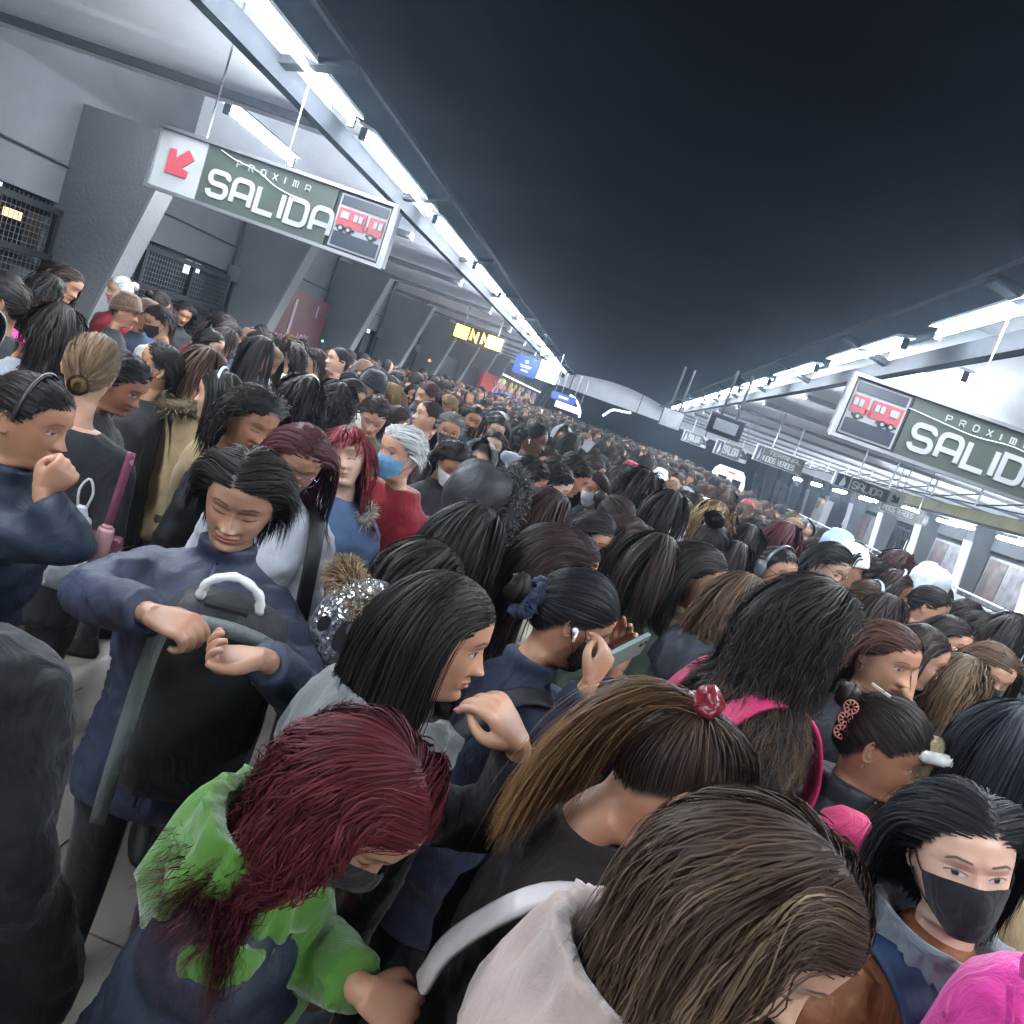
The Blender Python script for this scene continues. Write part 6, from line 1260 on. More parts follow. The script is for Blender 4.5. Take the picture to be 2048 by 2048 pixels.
person('woman with glossy black hair behind the wavy brown haired one', (1462, 1128), 2.6, 40, 40, hair=LONG(1600, .26, thick=.012), topc='black', top=dict(vox=.014))
person('woman with big grey headphones and round glasses peering over the curly hair', (1552, 1142), 2.55, 150, 120, pitch=-4, skin='a', hair=TIE((0, -.1, .0), 1300), hi=(90, 100), topc='grey', top=dict(vox=.014), eyes='open', extras=[X_glasses((.05, .05, .05)), X_band((.10, .11, .13), .016, 0, True, name='headphones')])
person('woman with short black hair and glasses, light blue mask pulled under her chin', (1658, 1130), 2.65, 135, 110, pitch=-20, skin='d', hair=H('down', n=1600, K=11, L=.15, w0=.0034, thick=.018, part=-.02), hi=(90, 100), topc='char', top=dict(vox=.014), extras=[X_glasses((.2, .15, .1)), X_mask((.30, .48, .66), True)])
person('woman in a light blue knitted beanie', (1668, 1102), 3.3, 60, 60, hair=None, topc='black', top=dict(vox=.016), extras=[X_beanie(CC['lblue'])])
person('woman in a white knitted beanie next to the light blue one', (1694, 1132), 3.1, 100, 90, hair=LONG(700, .16), topc='grey', top=dict(vox=.016), extras=[X_beanie((.62, .64, .66))])
person('woman with light blue over ear headphones and brown hair tied back', (1730, 1205), 2.75, 70, 70, pitch=-10, skin='b', hcol='brown', hair=TIE((0, -.1, .02), 1400), topc='char', top=dict(vox=.014), extras=[X_band((.28, .42, .66), .020, .0, True, name='headphones')])
person('woman with glasses, black hair and rust coloured coat near the parapet', (1742, 1155), 3.15, 118, 100, pitch=-14, skin='b', hair=CROP(.08), topc='rust', top=dict(vox=.015, hood=True), extras=[X_glasses((.03, .03, .03))])
person('woman with dark brown hair and grey headphones beside the curly red hair', (1785, 1178), 3.1, 100, 90, pitch=-8, skin='b', hcol='dbrown', hair=LONG(1200, .28, thick=.018), topc='maroon' if 'maroon' in CC else 'rust', top=dict(vox=.015), extras=[X_band((.3, .33, .36), .014, 0, True, name='headphones'), X_glasses()])
person('woman with tall curly dark red hair by the white parapet', (1795, 1135), 3.5, 80, 80, hcol=(.035, .012, .012), hair=H('down', n=1800, K=14, L=.26, w0=.0038, thick=.05, wave=.018, wl=.06, clump=.5), topc='rust', top=dict(vox=.016))
person('woman with a pale grey hood up and glasses near the parapet', (1856, 1172), 3.3, 100, 90, pitch=-12, skin='b', hair=None, topc=(.42, .46, .50), top=dict(vox=.015), extras=[X_hood((.42, .46, .50)), X_glasses()])
person('woman with sleek black hair in a low ponytail and dark jacket', (1858, 1215), 2.9, 108, 95, pitch=-10, skin='a', hair=TIE((0, -.10, -.01), 1500), hi=(84, 96), topc='char', top=dict(vox=.014))
person('woman with long dark hair and big gold rimmed glasses looking right', (1892, 1282), 2.65, 140, 120, pitch=-6, skin='c', hair=LONG(1700, .30, thick=.012, part=.01), hi=(96, 110), topc='grey', top=dict(vox=.014), eyes='open', extras=[X_glasses((.6, .5, .3), rd=.027)])
person('woman in a black jacket with dark hair just behind the glasses wearer', (1930, 1240), 3.2, 100, 100, pitch=-6, skin='b', hair=CROP(.08), topc='black', top=dict(vox=.015))
person('light brown wavy haired woman from behind, between the glasses wearer and the plum collar', (1918, 1370), 2.6, 70, 70, hcol=(.09, .055, .03), hair=LONG(1500, .24, thick=.016, wave=.006), topc='char', top=dict(vox=.015))
person('dark haired woman with hair over her profile, behind the raised palm', (1835, 1310), 2.45, 110, 100, pitch=-10, skin='c', hcol='dbrown', hair=LONG(1500, .34, thick=.012), topc='black', top=dict(vox=.015))
person('woman with brown hair parted, only the crown showing behind the sideways looking one', (1765, 1235), 2.5, 60, 60, hcol='dbrown', hair=LONG(1200, .2), topc='char', top=dict(vox=.015))
person('woman with very black hair at the right edge by the parapet foot', (2020, 1275), 2.7, 60, 60, hair=LONG(1500, .2, thick=.02), topc='char', top=dict(vox=.015))
person('person with black hair and navy top left of the right edge, half hidden', (1960, 1265), 3.0, 100, 100, hair=CROP(.07), topc='navy', top=dict(vox=.015))
person('tall person with a brown knitted beanie in front of the left grille', (250, 622), 5.2, 60, 60, hair=None, skin='b', topc='char', top=dict(vox=.02), extras=[X_beanie((.10, .06, .04))])
person('second person with a brown knitted beanie, ear showing', (292, 632), 4.9, 100, 90, hair=None, skin='b', topc='navy', top=dict(vox=.02), extras=[X_beanie((.07, .042, .028))])
person('woman with straight black hair and pale profile right of the beanies', (420, 692), 3.9, 95, 90, skin='d', hair=CROP(.10), topc='black', top=dict(vox=.016), hi=(80, 90))
person('woman with long glossy black hair falling straight, before the maroon poster', (520, 705), 3.7, 20, 20, hair=LONG(1500, .42, thick=.012), topc='black', top=dict(vox=.016))
person('woman with curly black bob looking left, white top, before the maroon poster', (583, 712), 4.3, 300, 300, skin='c', hair=H('down', n=1300, K=12, L=.17, w0=.004, thick=.035, wave=.014, wl=.07), topc='white', top=dict(vox=.018))
person('woman with dark hair tied back looking over her shoulder to the left', (675, 722), 4.6, 225, 260, pitch=2, skin='c', hair=TIE((0, -.1, .0), 1000), topc='black', top=dict(vox=.018), eyes='open', hi=(80, 90))
person('woman with short bangs and dark hair next to the maroon poster foot', (628, 722), 4.8, 250, 250, skin='c', hair=LONG(900, .16, fringe=.06), topc='char', top=dict(vox=.018))
person('person in dark jacket at the left edge, only sleeve and hip in view', (-185, 990), 1.22, 5, 5, side=-20, hair=CROP(.07), topc=(.003, .004, .006), pants=(.012, .020, .050), top=dict(vox=.012, wr=.006, puff=.006, fat=1.36, hem=-.78))
# ---- the rest of the crowd: a few built figures, copied with their own colours, sizes and labels
G2 = np.random.default_rng(11)
def proto(i):
    pose = Pose(float(G2.uniform(-30, 30)), float(G2.uniform(-26, 2)), float(G2.uniform(-6, 6)), 3, 1.48)
    kind = ['down', 'down', 'wavy', 'tie', 'crop', 'bun', 'down', 'curly', 'hood', 'beanie', 'bob', 'tie', 'crop', 'down', 'wavy', 'bob'][i]
    parts = [('body', body_mesh(pose, 40, 50, eyes='open' if i % 2 == 0 else 'down'), 'skin')]; N = 520
    sd = 100+i
    if kind == 'down': hm = hair_mesh(pose, style='down', n=N, K=9, L=.34+.06*(i % 3), w0=.0068, thick=.014, part=.01*(i % 3-1), seed=sd); nm = 'long straight'
    elif kind == 'wavy': hm = hair_mesh(pose, style='down', n=N, K=13, L=.36, w0=.0064, thick=.028, wave=.012, wl=.12, clump=.5, seed=sd); nm = 'long wavy'
    elif kind == 'curly': hm = hair_mesh(pose, style='down', n=N+150, K=12, L=.22, w0=.0068, thick=.05, wave=.018, wl=.07, clump=.5, seed=sd); nm = 'curly'
    elif kind == 'bob': hm = hair_mesh(pose, style='down', n=N, K=9, L=.18, w0=.0068, thick=.018, seed=sd); nm = 'bobbed'
    elif kind == 'crop': hm = hair_mesh(pose, style='down', n=N, K=6, L=.06, w0=.006, thick=.010, sweep=(0, -.4, -.8), seed=sd); nm = 'short'
    elif kind == 'tie': hm = hair_mesh(pose, style='tie', tie=(0, -.10, .03), n=N, K=15, L=.3, w0=.0062, tail=((0, -.6, -.8), .26), tailspread=.12, seed=sd); nm = 'ponytailed'
    elif kind == 'bun': hm = hair_mesh(pose, style='tie', tie=(0, -.095, .05), n=N, K=9, L=.3, w0=.0062, tailspread=.1, seed=sd); nm = 'tied back'
    else: hm = None; nm = 'hidden'
    if hm: parts.append(('hair', hm, 'hair'))
    if kind == 'bun':
        V, Q, Cc = ring_stack([(-.035, .012, .012, 0), (-.025, .034, .03, 0), (0, .042, .036, 0), (.025, .034, .03, 0), (.035, .012, .012, 0)], 12); V = pose.head(V+[0, -.125, .055]); m_ = np_mesh('bun', V, [Q, Cc], M_HAIR, True, dict(hv=np.full(len(V), .9), ht=np.zeros(len(V)))); parts.append(('bun', m_, 'hair'))
    if kind == 'hood': parts.append(('hood', cap_like(pose, 'hood'), 'top'))
    if kind == 'beanie': parts.append(('beanie', cap_like(pose, 'beanie'), 'hat'))
    parts.append(('jacket', jacket(pose, arms=[('down', 'down'), ('bent', 'bent'), ('down', 'bent')][i % 3], vox=.026, wr=.008, fat=1+.03*(i % 4), collar=.02*(i % 2), hood=i % 4 == 2, puff=.01*(i % 5 == 1), seed=i), 'top'))
    parts.append(('trousers', legs_mesh(pose), 'pants')); parts.append(('shoe', shoe_mesh(-1), 'shoe')); parts.append(('shoe', shoe_mesh(1), 'shoe'))
    msk = mask_mesh(pose) if i % 2 == 0 or kind in ('hood', 'crop') else None
    return dict(parts=parts, style=nm, kind=kind, mask=msk)
PROTO = [proto(i) for i in range(16)]
HCHO = [('black', .34), ('soft', .20), ('dbrown', .22), ('brown', .12), ('lbrown', .06), ('maroon', .045), ('grey', .015)]
HNAME = dict(black='black', soft='black', dbrown='dark brown', brown='brown', lbrown='light brown', maroon='dark red', grey='grey', blond='blond')
TCHO = [('black', .30, 'black'), ('char', .15, 'charcoal'), ('navy', .11, 'navy'), ('grey', .10, 'grey'), ('white', .05, 'white'), ('cream', .05, 'cream'), ('red', .04, 'dark red'), ('pink', .03, 'pink'), ('olive', .03, 'olive'), ('brown', .03, 'brown'), ('tan', .02, 'tan'), ('denim', .03, 'denim blue'), ('teal', .02, 'teal'), ('lblue', .01, 'light blue'), ('camo', .01, 'grey green')]
def pick(tab, u):
    a = 0
    for t in tab:
        a += t[1]
        if u <= a: return t
    return tab[0]
heroes_xy = np.array([h[0][:2] for h in HEROES]); hero_px = [(h[3][0], h[3][1], h[2]) for h in HEROES]
cand = []
sp = .47
for iy in range(0, 110):
    for ix in range(-11, 13):
        y = 1.9+iy*sp*.92; x = (ix+.5*(iy % 2))*sp
        x += G2.uniform(-.11, .11); y += G2.uniform(-.11, .11)
        xl = LX+.35; xr = EDGX-.12
        if x < xl or x > xr: continue
        if np.min(np.hypot(*(heroes_xy-[x, y]).T)) < .36: continue
        hz = G2.normal(1.485, .05); hz = min(max(hz, 1.36), 1.66); hx, hy, d = px_of((x, y, hz))
        if d < 2.5: continue
        if hx < -90 or hx > 2140 or hy > 2120: continue
        # keep the view onto the heads placed by hand
        bad = False
        for (px_, py_, dd) in hero_px:
            if d < dd-.05 and math.hypot(hx-px_, hy-py_) < .17*FPX/d: bad = True; break
        if bad: continue
        cand.append((d, x, y, hz, hx, hy))
cand.sort(); NEAR = cand[:300-len(HEROES)-4]; FAR = cand[300-len(HEROES)-4:]
def place_word(hx, hy, d, x):
    if d < 4.5: a = 'in the nearer rows'
    elif d < 6.5: a = 'in the middle rows'
    else: a = 'in the farther rows'
    marks = [((480, 380), 'below the left exit sign'), ((60, 520), 'before the left grille'), ((590, 640), 'before the maroon poster'), ((750, 720), 'left of the kiosk shutters'), ((920, 740), 'below the amber LED sign'), ((1060, 790), 'below the blue board'), ((1220, 850), 'under the middle of the dark roof'), ((1440, 930), 'below the hanging screen'), ((1600, 1020), 'left of the advert kiosk'), ((1740, 1090), 'before the barred windows'), ((1900, 1180), 'along the white parapet'), ((850, 880), 'behind the red sweatshirt'), ((1070, 900), 'around the grey hoodie and braids'), ((1330, 1000), 'around the magenta hood'), ((1500, 1100), 'near the crimson bob'), ((330, 700), 'near the brown beanies'), ((1980, 1290), 'at the right edge')]
    m = min(marks, key=lambda t: math.hypot(t[0][0]-hx, t[0][1]-hy)); return a, m[1]
used = {}; SKN = ['a', 'b', 'c', 'f', 'b', 'a']
for n_, (d, x, y, hz, hx, hy) in enumerate(NEAR):
    k = int(G2.integers(0, 16)); k = k if G2.uniform() < .6 or k not in (8, 9) else 0; P_ = PROTO[k]; s_ = (hz/1.48); th = (G2.normal(95, 38) if G2.uniform() < .6 else G2.normal(165, 30)) if x > -1.5 else G2.normal(90, 80)
    hcn = pick(HCHO, G2.uniform())[0]; tc = pick(TCHO, G2.uniform()); a, b_ = place_word(hx, hy, d, x); hat = [(.10, .06, .04), (.5, .5, .5), (.02, .02, .025), (.25, .02, .05)][int(G2.integers(0, 4))]
    base = ('%s %s hair, %s top' % (P_['style'], HNAME[hcn], tc[2])) if P_['kind'] not in ('hood', 'beanie') else ('%s hood up' % tc[2] if P_['kind'] == 'hood' else 'knitted beanie, %s top' % tc[2])
    cls = int(((th+360) % 360)//90); look_ = ['seen from behind', 'facing right', 'facing the camera', 'facing left'][int((((th+45) % 360)//90))]
    lab = 'person, %s, %s, %s' % (base, look_, b_); u = used.get(lab, 0); used[lab] = u+1
    if u: lab = 'person, %s, %s, %s %s' % (base, look_, ['', 'second', 'third', 'fourth', 'fifth', 'sixth', 'seventh', 'eighth'][min(u, 7)], b_)
    LW = lab.split()
    if len(LW) > 16: lab = ' '.join(LW).replace('person, ', '').replace(' hair,', '-haired person,').replace(' in the middle of', ' amid')
    if len(lab.split()) > 16: lab = lab.replace(' top,', ' clothes,').replace('the ', '')
    mk_ = P_['mask'] is not None and G2.uniform() < .35
    root = empty('person', (x, y, 0), -rad(th), lab, 'person', 'people in the crowd'); root.scale = (s_, s_, s_)
    col = dict(skin=SK[SKN[int(G2.integers(0, 6))]], hair=tuple(np.array(HC_[hcn])*G2.uniform(.8, 1.3)), top=tuple(np.array(CC[tc[0]])*G2.uniform(.75, 1.25)), pants=CC['char'] if G2.uniform() < .6 else CC['denim'], shoe=CC['black'], hat=hat)
    for nm, me, cl in P_['parts']:
        o = link_mesh(nm, me, root, col[cl])
        if cl == 'hair': o['tip'] = col[cl]
    if mk_: link_mesh('face_mask', P_['mask'], root, [(.015, .015, .018), (.45, .48, .5), (.16, .33, .5)][int(G2.integers(0, 3))])
# ---- the far crowd reads as one mass
def vcol_mat():
    m, t, N, L, B = nt('crowd_mass'); a = N.new('ShaderNodeAttribute'); a.attribute_name = 'col'; L.new(a.outputs['Color'], B.inputs['Base Color']); B.inputs['Roughness'].default_value = .7; B.inputs['Specular IOR Level'].default_value = .25; return m
def low_person(kind):
    """light figure: head with a face, hair shell, shoulders"""
    def grid(ph, zz, off, closed):
        nu = len(ph); PH, Z = np.meshgrid(ph, zz, indexing='xy'); P = head_pt(PH, np.clip(Z, -.20 if closed else -.09, .1195), 0, off=off); P[..., 2] = Z; m = len(zz)
        i, j = np.meshgrid(np.arange(m-1), np.arange(nu if closed else nu-1), indexing='ij'); j2 = (j+1) % nu; return P.reshape(-1, 3), np.stack([i*nu+j, (i+1)*nu+j, (i+1)*nu+j2, i*nu+j2], -1).reshape(-1, 4)
    V, Q = grid(np.linspace(-pi, pi, 10, endpoint=False), [.1195, .10, .06, .02, -.02, -.035, -.06, -.09, -.11, -.13, -.19], 0, True); f = (V[:, 1] > .06) & (np.abs(V[:, 0]) < .02) & (np.abs(V[:, 2]+.035) < .004); V[f, 1] += .022
    cc = [np.where(V[:, 2] > .065, 1, 0)]; VV = [V]; FF = [Q]
    zz = [.128, .119, .09, .05, 0, -.06]+([-.14, -.24, -.32] if kind == 0 else ([-.11] if kind == 1 else [])); Pq, q = grid(np.linspace(rad(58), 2*pi-rad(58), 11), zz, .018, False); Pq[:11] *= [.3, .3, 1]; Pq += .007*vnoise(Pq+kind, 45)[:, None]
    VV.append(Pq); FF.append(q+len(V)); cc.append(np.full(len(Pq), 1)); n0 = len(V)+len(Pq)
    v, q, c = ring_stack([r_ for r_ in TORSO if r_[0] > -.5][2::2], 9, cap=False); VV.append(v*[1.18, 1.1, 1]); FF.append(q+n0); cc.append(np.full(len(v), 2))
    return np.vstack(VV), FF, np.concatenate(cc)
LP = [low_person(k) for k in range(3)]; VV, QQ, TT, CL = [], [], [], []; n0 = 0
while len(FAR) < 1150:
    y = G2.uniform(20, 44); x = G2.uniform(LX+.4, EDGX-.1); FAR.append((0, x, y, G2.normal(1.53, .06), 0, 0))
for (d, x, y, hz, hx, hy) in FAR:
    V, Fs, c = LP[int(G2.choice([0, 0, 1, 2]))]; th = -rad(G2.normal(80, 60)); R = np.array([[cos(th), -sin(th), 0], [sin(th), cos(th), 0], [0, 0, 1]]); tl = rotm(0, -rad(abs(G2.normal(0, 12))), rad(G2.normal(0, 5)))
    P_ = (V@tl.T)@R.T+[x, y, hz]; VV.append(P_)
    for f in Fs: (QQ if f.shape[1] == 4 else TT).append(f+n0)
    n0 += len(V); hcn = pick(HCHO, G2.uniform())[0]; tc = pick(TCHO, G2.uniform()); cols = np.array([SK[SKN[int(G2.integers(0, 6))]], np.array(HC_[hcn])*G2.uniform(.8, 1.4), np.array(CC[tc[0]])*G2.uniform(.8, 1.3)]); CL.append(np.hstack([cols[c], np.ones((len(c), 1))]))
me = np_mesh('crowd_mass', np.vstack(VV), np.vstack(QQ), vcol_mat(), True, dict(col=np.vstack(CL)))
tag(link_mesh('distant_crowd', me), 'mass of distant people packed along the platform to its far end', 'crowd', kind='stuff')
# ================================================================ things people carry
def ribbon(b, P, w, nrm, th=.004):
    P = np.asarray(P, float); m = len(P); T = np.gradient(P, axis=0); T /= np.linalg.norm(T, axis=1)[:, None]; n = np.broadcast_to(np.asarray(nrm, float), P.shape); s_ = np.cross(T, n); s_ /= np.linalg.norm(s_, axis=1)[:, None]; n = np.cross(s_, T)
    V = np.stack([P-s_*w/2, P+s_*w/2, P+s_*w/2+n*th, P-s_*w/2+n*th], 1).reshape(-1, 3); i, j = np.meshgrid(np.arange(m-1), np.arange(4), indexing='ij'); j2 = (j+1) % 4
    b.add(V, [np.vstack([np.stack([i*4+j, (i+1)*4+j, (i+1)*4+j2, i*4+j2], -1).reshape(-1, 4), [[0, 1, 2, 3]], [[(m-1)*4+3, (m-1)*4+2, (m-1)*4+1, (m-1)*4]]])]); return b
def placed(name, px, d, label, cat, rz=0.0, tilt=0.0):
    P = at_d(*px, d); o = empty(name, tuple(P), rz, label, cat); o.rotation_euler = (tilt, 0, rz); return o
def bag_body(parent, rows, mat, col, name='body', n=36, expo=3.2, noise=.006, ns=16, smooth=True):
    V, Q, C = ring_stack(rows, n, expo=expo); V = V+noise*(vnoise(V, ns)+.5*vnoise(V, ns*2.3, 2))[:, None]*np.array([1, 1, .4]); return MB().add(V, [Q, C]).obj(name, mat, parent, col, smooth)
M_BAG = cloth_mat('bag_nylon', .6, .35, .05, 20, .35, 500)
# black backpack with grey bands and a white wrapped handle, held by the woman in the quilted jacket
bp = placed('backpack', (452, 1222), 1.68, 'black backpack with grey bands and white handle, held by the woman in quilted blue', 'backpack', rad(18), rad(6))
rows = [(-.52, .10, .05, .08), (-.50, .135, .08, .08), (-.40, .145, .095, .08), (-.2, .145, .09, .08), (-.08, .138, .08, .08), (-.03, .115, .062, .08), (-.005, .075, .04, .08), (.002, .03, .02, .08)]
dense = np.array(rows); zz = np.linspace(dense[0, 0], dense[-1, 0], 26); rows = [(z, *[np.interp(z, dense[:, 0], dense[:, k]) for k in (1, 2, 3)]) for z in zz]
bag_body(bp, rows, M_BAG, (.020, .021, .023))
b = MB(); p = spline([(-.128, -.035, -.56), (-.126, -.035, -.40), (-.122, -.030, -.22), (-.116, -.018, -.10), (-.10, -.008, -.045)], 24); ribbon(b, p, .034, (0, -1, 0)); b.obj('side_band', M_BAG, bp, (.12, .135, .13), True)
b = MB(); p = spline([(-.10, -.010, -.05), (-.04, -.012, -.035), (.05, -.014, -.035), (.115, -.010, -.055), (.135, -.008, -.09), (.11, -.014, -.15)], 30); ribbon(b, p, .036, (0, -1, .1)); b.obj('top_band', M_BAG, bp, (.13, .145, .14), True)
b = MB(); b.tube(spline([(-.065, .05, -.01), (-.052, .045, .035), (0, .04, .062), (.052, .045, .035), (.065, .05, -.01)], 20), .0105+.0016*np.sin(np.arange(20)*2.3), 10); b.obj('handle', M_PLASTIC, bp, (.62, .62, .60), True)
b = MB(); b.box((0, .005, .004), (.09, .02, .008)); b.obj('handle_base', M_BLACK, bp)
# silver sequin backpack with black oval patches and a black pompom
def sequin_mat():
    m, t, N, L, B = nt('sequins'); tc = N.new('ShaderNodeTexCoord'); v = N.new('ShaderNodeTexVoronoi'); v.inputs['Scale'].default_value = 150; L.new(tc.outputs['Object'], v.inputs[0])
    s = N.new('ShaderNodeVectorMath'); s.operation = 'SUBTRACT'; s.inputs[1].default_value = (.5, .5, .5); L.new(v.outputs['Color'], s.inputs[0]); sc = N.new('ShaderNodeVectorMath'); sc.operation = 'SCALE'; sc.inputs['Scale'].default_value = 1.1; L.new(s.outputs[0], sc.inputs[0])
    g = N.new('ShaderNodeNewGeometry'); a = N.new('ShaderNodeVectorMath'); L.new(g.outputs['Normal'], a.inputs[0]); L.new(sc.outputs[0], a.inputs[1]); nn = N.new('ShaderNodeVectorMath'); nn.operation = 'NORMALIZE'; L.new(a.outputs[0], nn.inputs[0]); L.new(nn.outputs[0], B.inputs['Normal'])
    B.inputs['Base Color'].default_value = (.62, .64, .66, 1); B.inputs['Metallic'].default_value = .85; B.inputs['Roughness'].default_value = .22; return m
sb = placed('backpack', (722, 1275), 2.0, 'silver sequin backpack with black oval patches and a black pompom', 'backpack', rad(20), rad(4))
rows = [(.16*sin(t), .135*max(cos(t), .02), .08*max(cos(t), .02), 0) for t in np.linspace(-pi/2, pi/2, 22)]; M_SEQ = sequin_mat(); bag_body(sb, rows, M_SEQ, (1, 1, 1), 'body', 40, 2.2, .004)
def patch(cx, cz, rx, rz_, nm, mat, col, off=.003, ang=0):
    a = np.linspace(0, 2*pi, 28, endpoint=False); V = [[cx, 0, cz]];
    for r_ in (.5, 1): V += [[cx+r_*(rx*cos(t)*cos(ang)-rz_*sin(t)*sin(ang)), 0, cz+r_*(rx*cos(t)*sin(ang)+rz_*sin(t)*cos(ang))] for t in a]
    V = np.array(V); k = np.clip(1-(V[:, 2]/.16)**2, .01, 1); y = -.08*np.sqrt(k)*np.sqrt(np.clip(1-(V[:, 0]/(.135*np.sqrt(k)))**2, .0, 1))-off; V[:, 1] = y
    n = 28; I = np.arange(n); J = (I+1) % n; MB().add(V, [np.stack([I*0, 1+I, 1+J], 1), np.stack([1+I, 1+n+I, 1+n+J, 1+J], 1)]).obj(nm, mat, sb, col, True)
patch(-.045, .03, .026, .050, 'oval_patch', M_FLEECE, CC['black'], .004, rad(-20)); patch(-.105, .035, .012, .022, 'oval_patch', M_FLEECE, CC['black'], .006, rad(-20)); patch(-.042, .047, .011, .016, 'silver_ring', M_METAL, (.6, .6, .6), .006)
b = MB(); ribbon(b, spline([(.0, -.065, .155), (.015, -.088, .08), (.02, -.092, .0), (.0, -.085, -.09), (-.02, -.05, -.15)], 20), .022, (0, -1, 0)); b.obj('strap', M_BAG, sb, CC['black'], True)
b = MB(); ribbon(b, spline([(-.12, -.045, -.05), (-.06, -.075, -.075), (.0, -.085, -.07), (.06, -.08, -.055)], 20), .012, (0, -1, 0)); b.obj('seam_band', M_BAG, sb, CC['black'], True)
pm = link_mesh('pompom', fur_mesh([(.075, -.02, .155), (.08, -.025, .165), (.085, -.03, .175), (.09, -.03, .18)], .022, 1400, .022, 5, 'pompom', .003), sb, CC['black']); pm['tip'] = (.02, .02, .02)
# white shopping bag and flowered bag on the left
wb = placed('plastic_bag', (140, 1100), 2.5, 'white crinkled plastic bag hanging between the puffer jacket and the flowered bag', 'bag', rad(20))
rows = [(-.13, .02, .02, 0), (-.125, .05, .035, 0), (-.08, .058, .045, 0), (0, .055, .042, 0), (.07, .045, .03, 0), (.12, .025, .014, 0), (.15, .018, .01, 0)]; dense = np.array(rows); zz = np.linspace(-.13, .15, 30); rows = [(z, *[np.interp(z, dense[:, 0], dense[:, k]) for k in (1, 2, 3)]) for z in zz]
bag_body(wb, rows, M_PLASTIC, (.50, .51, .54), 'body', 40, 2.4, .006, 40); b = MB(); b.tube(spline([(-.012, 0, .14), (-.02, 0, .2), (.0, 0, .24), (.02, 0, .2), (.012, 0, .14)], 14), .004, 6); b.obj('handle', M_PLASTIC, wb, (.5, .5, .52), True)
def floral_mat():
    m = cloth_mat('floral_print', .7, .3, .05); N, L = m.node_tree.nodes, m.node_tree.links; B = N['Principled BSDF']; tc = [n for n in N if n.type == 'TEX_COORD'][0]
    v = N.new('ShaderNodeTexVoronoi'); v.inputs['Scale'].default_value = 34; L.new(tc.outputs['Object'], v.inputs[0]); g = N.new('ShaderNodeMath'); g.operation = 'LESS_THAN'; g.inputs[1].default_value = .34; L.new(v.outputs['Distance'], g.inputs[0])
    h = N.new('ShaderNodeMath'); h.operation = 'LESS_THAN'; h.inputs[1].default_value = .12; L.new(v.outputs['Distance'], h.inputs[0]); c = mix_node(N, L, g.outputs[0], (.16, .04, .08), (.42, .22, .24)); c = mix_node(N, L, h.outputs[0], c, (.10, .02, .05)); L.new(c, B.inputs['Base Color']); return m
M_FLO = floral_mat(); fb_ = placed('shoulder_bag', (196, 1120), 2.6, 'maroon and pink flowered shoulder bag with a matching strap', 'bag', rad(20)); b = MB(); b.box((0, 0, 0), (.10, .05, .17)); bag_body(fb_, [(-.09, .045, .02, 0), (-.085, .055, .028, 0), (0, .055, .03, 0), (.075, .055, .024, 0), (.09, .05, .016, 0)], M_FLO, (1, 1, 1), 'body', 30, 5, .003)
b = MB(); ribbon(b, spline([(.0, -.01, .09), (.006, -.02, .18), (.01, -.02, .28), (.012, -.01, .38)], 16), .026, (0, -1, 0)); b.obj('strap', M_FLO, fb_, (1, 1, 1), True)
bt = placed('bottle', (212, 1062), 2.56, 'pink bottle cap sticking out of the flowered bag', 'bottle', rad(20)); b = MB(); b.tube([(0, 0, -.12), (0, 0, .0), (0, 0, .012)], [.026, .026, .023], 16); b.obj('body', M_PLASTIC, bt, (.48, .26, .27), True); b = MB(); b.tube([(0, 0, .012), (0, 0, .02)], [.018, .016], 14); b.obj('lid', M_PLASTIC, bt, (.42, .22, .23), True)
def box_between(name, pA, pB, dA, dB, w, th, nrm, mat, label, cat, extra=None, col=None):
    """a flat slab whose long axis runs between two places; nrm is its face direction in (right, up, away)"""
    A, B_ = at_d(*pA, dA), at_d(*pB, dB); t = B_-A; Ln = np.linalg.norm(t); t /= Ln; n = cdir(nrm); n = n-t*(n@t); n /= np.linalg.norm(n); s_ = np.cross(t, n); r = empty(name, tuple((A+B_)/2), 0, label, cat); R = np.array([t, s_, n]).T
    b = MB(); b.box((0, 0, 0), (Ln, w, th), R); b.obj('body', mat, r, col)
    if extra: extra(r, R, Ln, w, th)
def phone_x(r, R, Ln, w, th):
    b = MB(); b.box(np.array([0, 0, th/2+.0012])@R.T, (Ln*.92, w*.9, .002), R); b.obj('screen', M_DARKGLASS, r)
    for k in (-.008, .012): c = np.array([Ln*.36+k, w*.22, -th/2-.002]); b = MB(); b.tube([c@R.T, (c-[0, 0, .002])@R.T], .006, 10); b.obj('lens', M_DARKGLASS, r)
box_between('phone', (1203, 1330), (1288, 1286), 1.90, 2.0, .074, .011, (.25, .55, .8), M_PLASTIC, 'grey green phone held up by the woman with the navy scrunchie', 'phone', phone_x, (.17, .23, .21))
def book_x(r, R, Ln, w, th):
    b = MB(); b.box(np.array([0, 0, th/2+.002])@R.T, (Ln*1.02, w*1.03, .003), R); b.obj('cover', M_MAROON, r); b = MB(); b.box(np.array([0, 0, -th/2-.002])@R.T, (Ln*1.02, w*1.03, .003), R); b.obj('cover', M_MAROON, r)
box_between('book', (1194, 1398), (1232, 1478), 1.84, 1.80, .11, .024, (.9, .15, -.1), M_WHITE, 'book with white page edge and brown cover under the phone', 'book', book_x)
P = at_d(1012, 1210, 4.3)
box_between('phone', (1168, 900), (1184, 882), 5.6, 5.6, .06, .012, (.1, .2, -.95), M_STEEL, 'small pale phone raised over the heads in the middle of the crowd', 'phone')
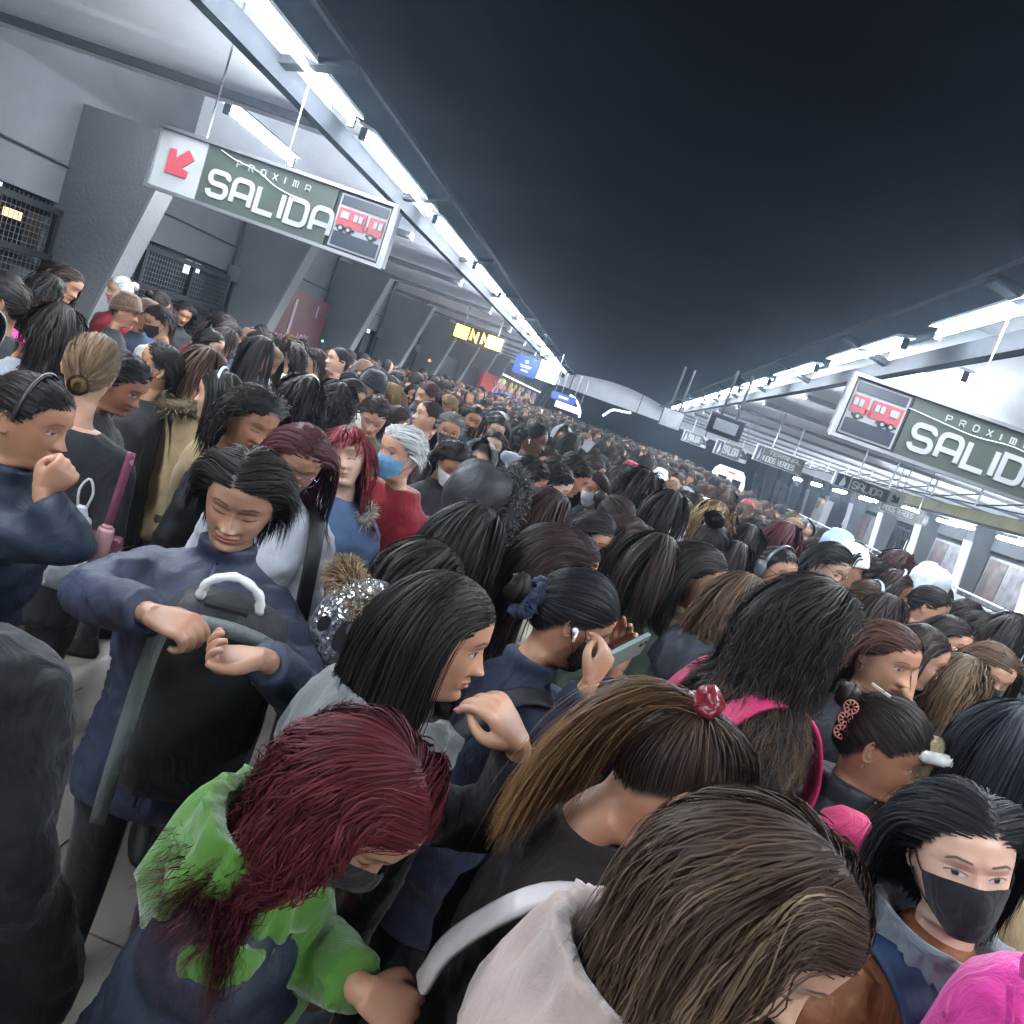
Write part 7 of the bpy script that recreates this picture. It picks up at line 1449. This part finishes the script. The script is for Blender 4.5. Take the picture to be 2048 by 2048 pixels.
# pink fleece backpack in the lower right corner
pk = placed('backpack', (2085, 2075), 1.15, 'bright pink fleece backpack in the lower right corner', 'backpack', rad(-30)); M_PF = cloth_mat('pink_fleece', .95, .7, .3, 18, .15, 260)
rows = [(-.30, .13, .08, 0), (-.2, .14, .09, 0), (-.05, .135, .09, 0), (.03, .12, .08, 0), (.075, .085, .06, 0), (.095, .03, .02, 0)]; dense = np.array(rows); zz = np.linspace(-.3, .095, 26); rows = [(z, *[np.interp(z, dense[:, 0], dense[:, k]) for k in (1, 2, 3)]) for z in zz]
bag_body(pk, rows, M_PF, (.60, .045, .27), 'body', 40, 3, .010, 14)
b = MB(); b.tube(spline([(-.05, -.05, .085), (-.055, -.05, .115), (-.02, -.055, .125), (.0, -.055, .09)], 14), .012, 10); b.obj('handle', M_PF, pk, (.60, .045, .27), True)
for x0 in (-.045, .05): b = MB(); b.tube(spline([(x0-.02, -.07, .07), (x0, -.088, .0), (x0+.01, -.095, -.15), (x0, -.09, -.28)], 20), .0055, 8); b.obj('seam', M_PF, pk, (.42, .02, .18), True)
b = MB(); b.tube(spline([(-.12, -.055, -.03), (-.04, -.093, -.045), (.05, -.093, -.05), (.12, -.05, -.05)], 20), .0045, 8); b.obj('zip', M_PF, pk, (.35, .02, .15), True)
cb = placed('backpack', (1700, 1648), 1.72, 'small crimson bag showing between the black sweater and the grey quilted collar', 'backpack', rad(-10)); bag_body(cb, [(-.12, .05, .03, 0), (-.06, .075, .05, 0), (0, .06, .045, 0), (.03, .03, .02, 0), (.035, .01, .01, 0)], M_BAG, (.42, .025, .10), 'body', 30, 2.6, .006)
ct = placed('jacket', (1850, 1545), 1.95, 'tan quilted jacket with a white band, carried behind the masked woman on the right', 'jacket', rad(-35), rad(30)); bag_body(ct, [(-.12, .03, .02, 0), (-.08, .05, .03, 0), (0, .055, .035, 0), (.08, .05, .03, 0), (.11, .02, .015, 0)], cloth_mat('quilt', .8, .9, .1, 24), (.26, .20, .12), 'body', 30, 2.2, .008, 30)
b = MB(); b.tube([(-.06, -.02, .07), (.0, -.04, .085), (.05, -.02, .09)], .016, 8); b.obj('white_band', M_CLOTH, ct, (.6, .6, .58), True)
# ================================================================ added thin volume that imitates the lens bloom round the lamps
hm_ = bpy.data.materials.new('bloom_volume'); hm_.use_nodes = True; n_ = hm_.node_tree.nodes; n_.remove(n_['Principled BSDF']); pv = n_.new('ShaderNodeVolumePrincipled'); pv.inputs['Color'].default_value = (.66, .82, 1, 1); pv.inputs['Density'].default_value = .0035; pv.inputs['Anisotropy'].default_value = .82
hm_.node_tree.links.new(pv.outputs[0], n_['Material Output'].inputs['Volume']); b = MB(); b.box((2, 35, 1.0), (80, 170, 7.0)); tag(b.obj('bloom_volume', hm_), kind='stuff')
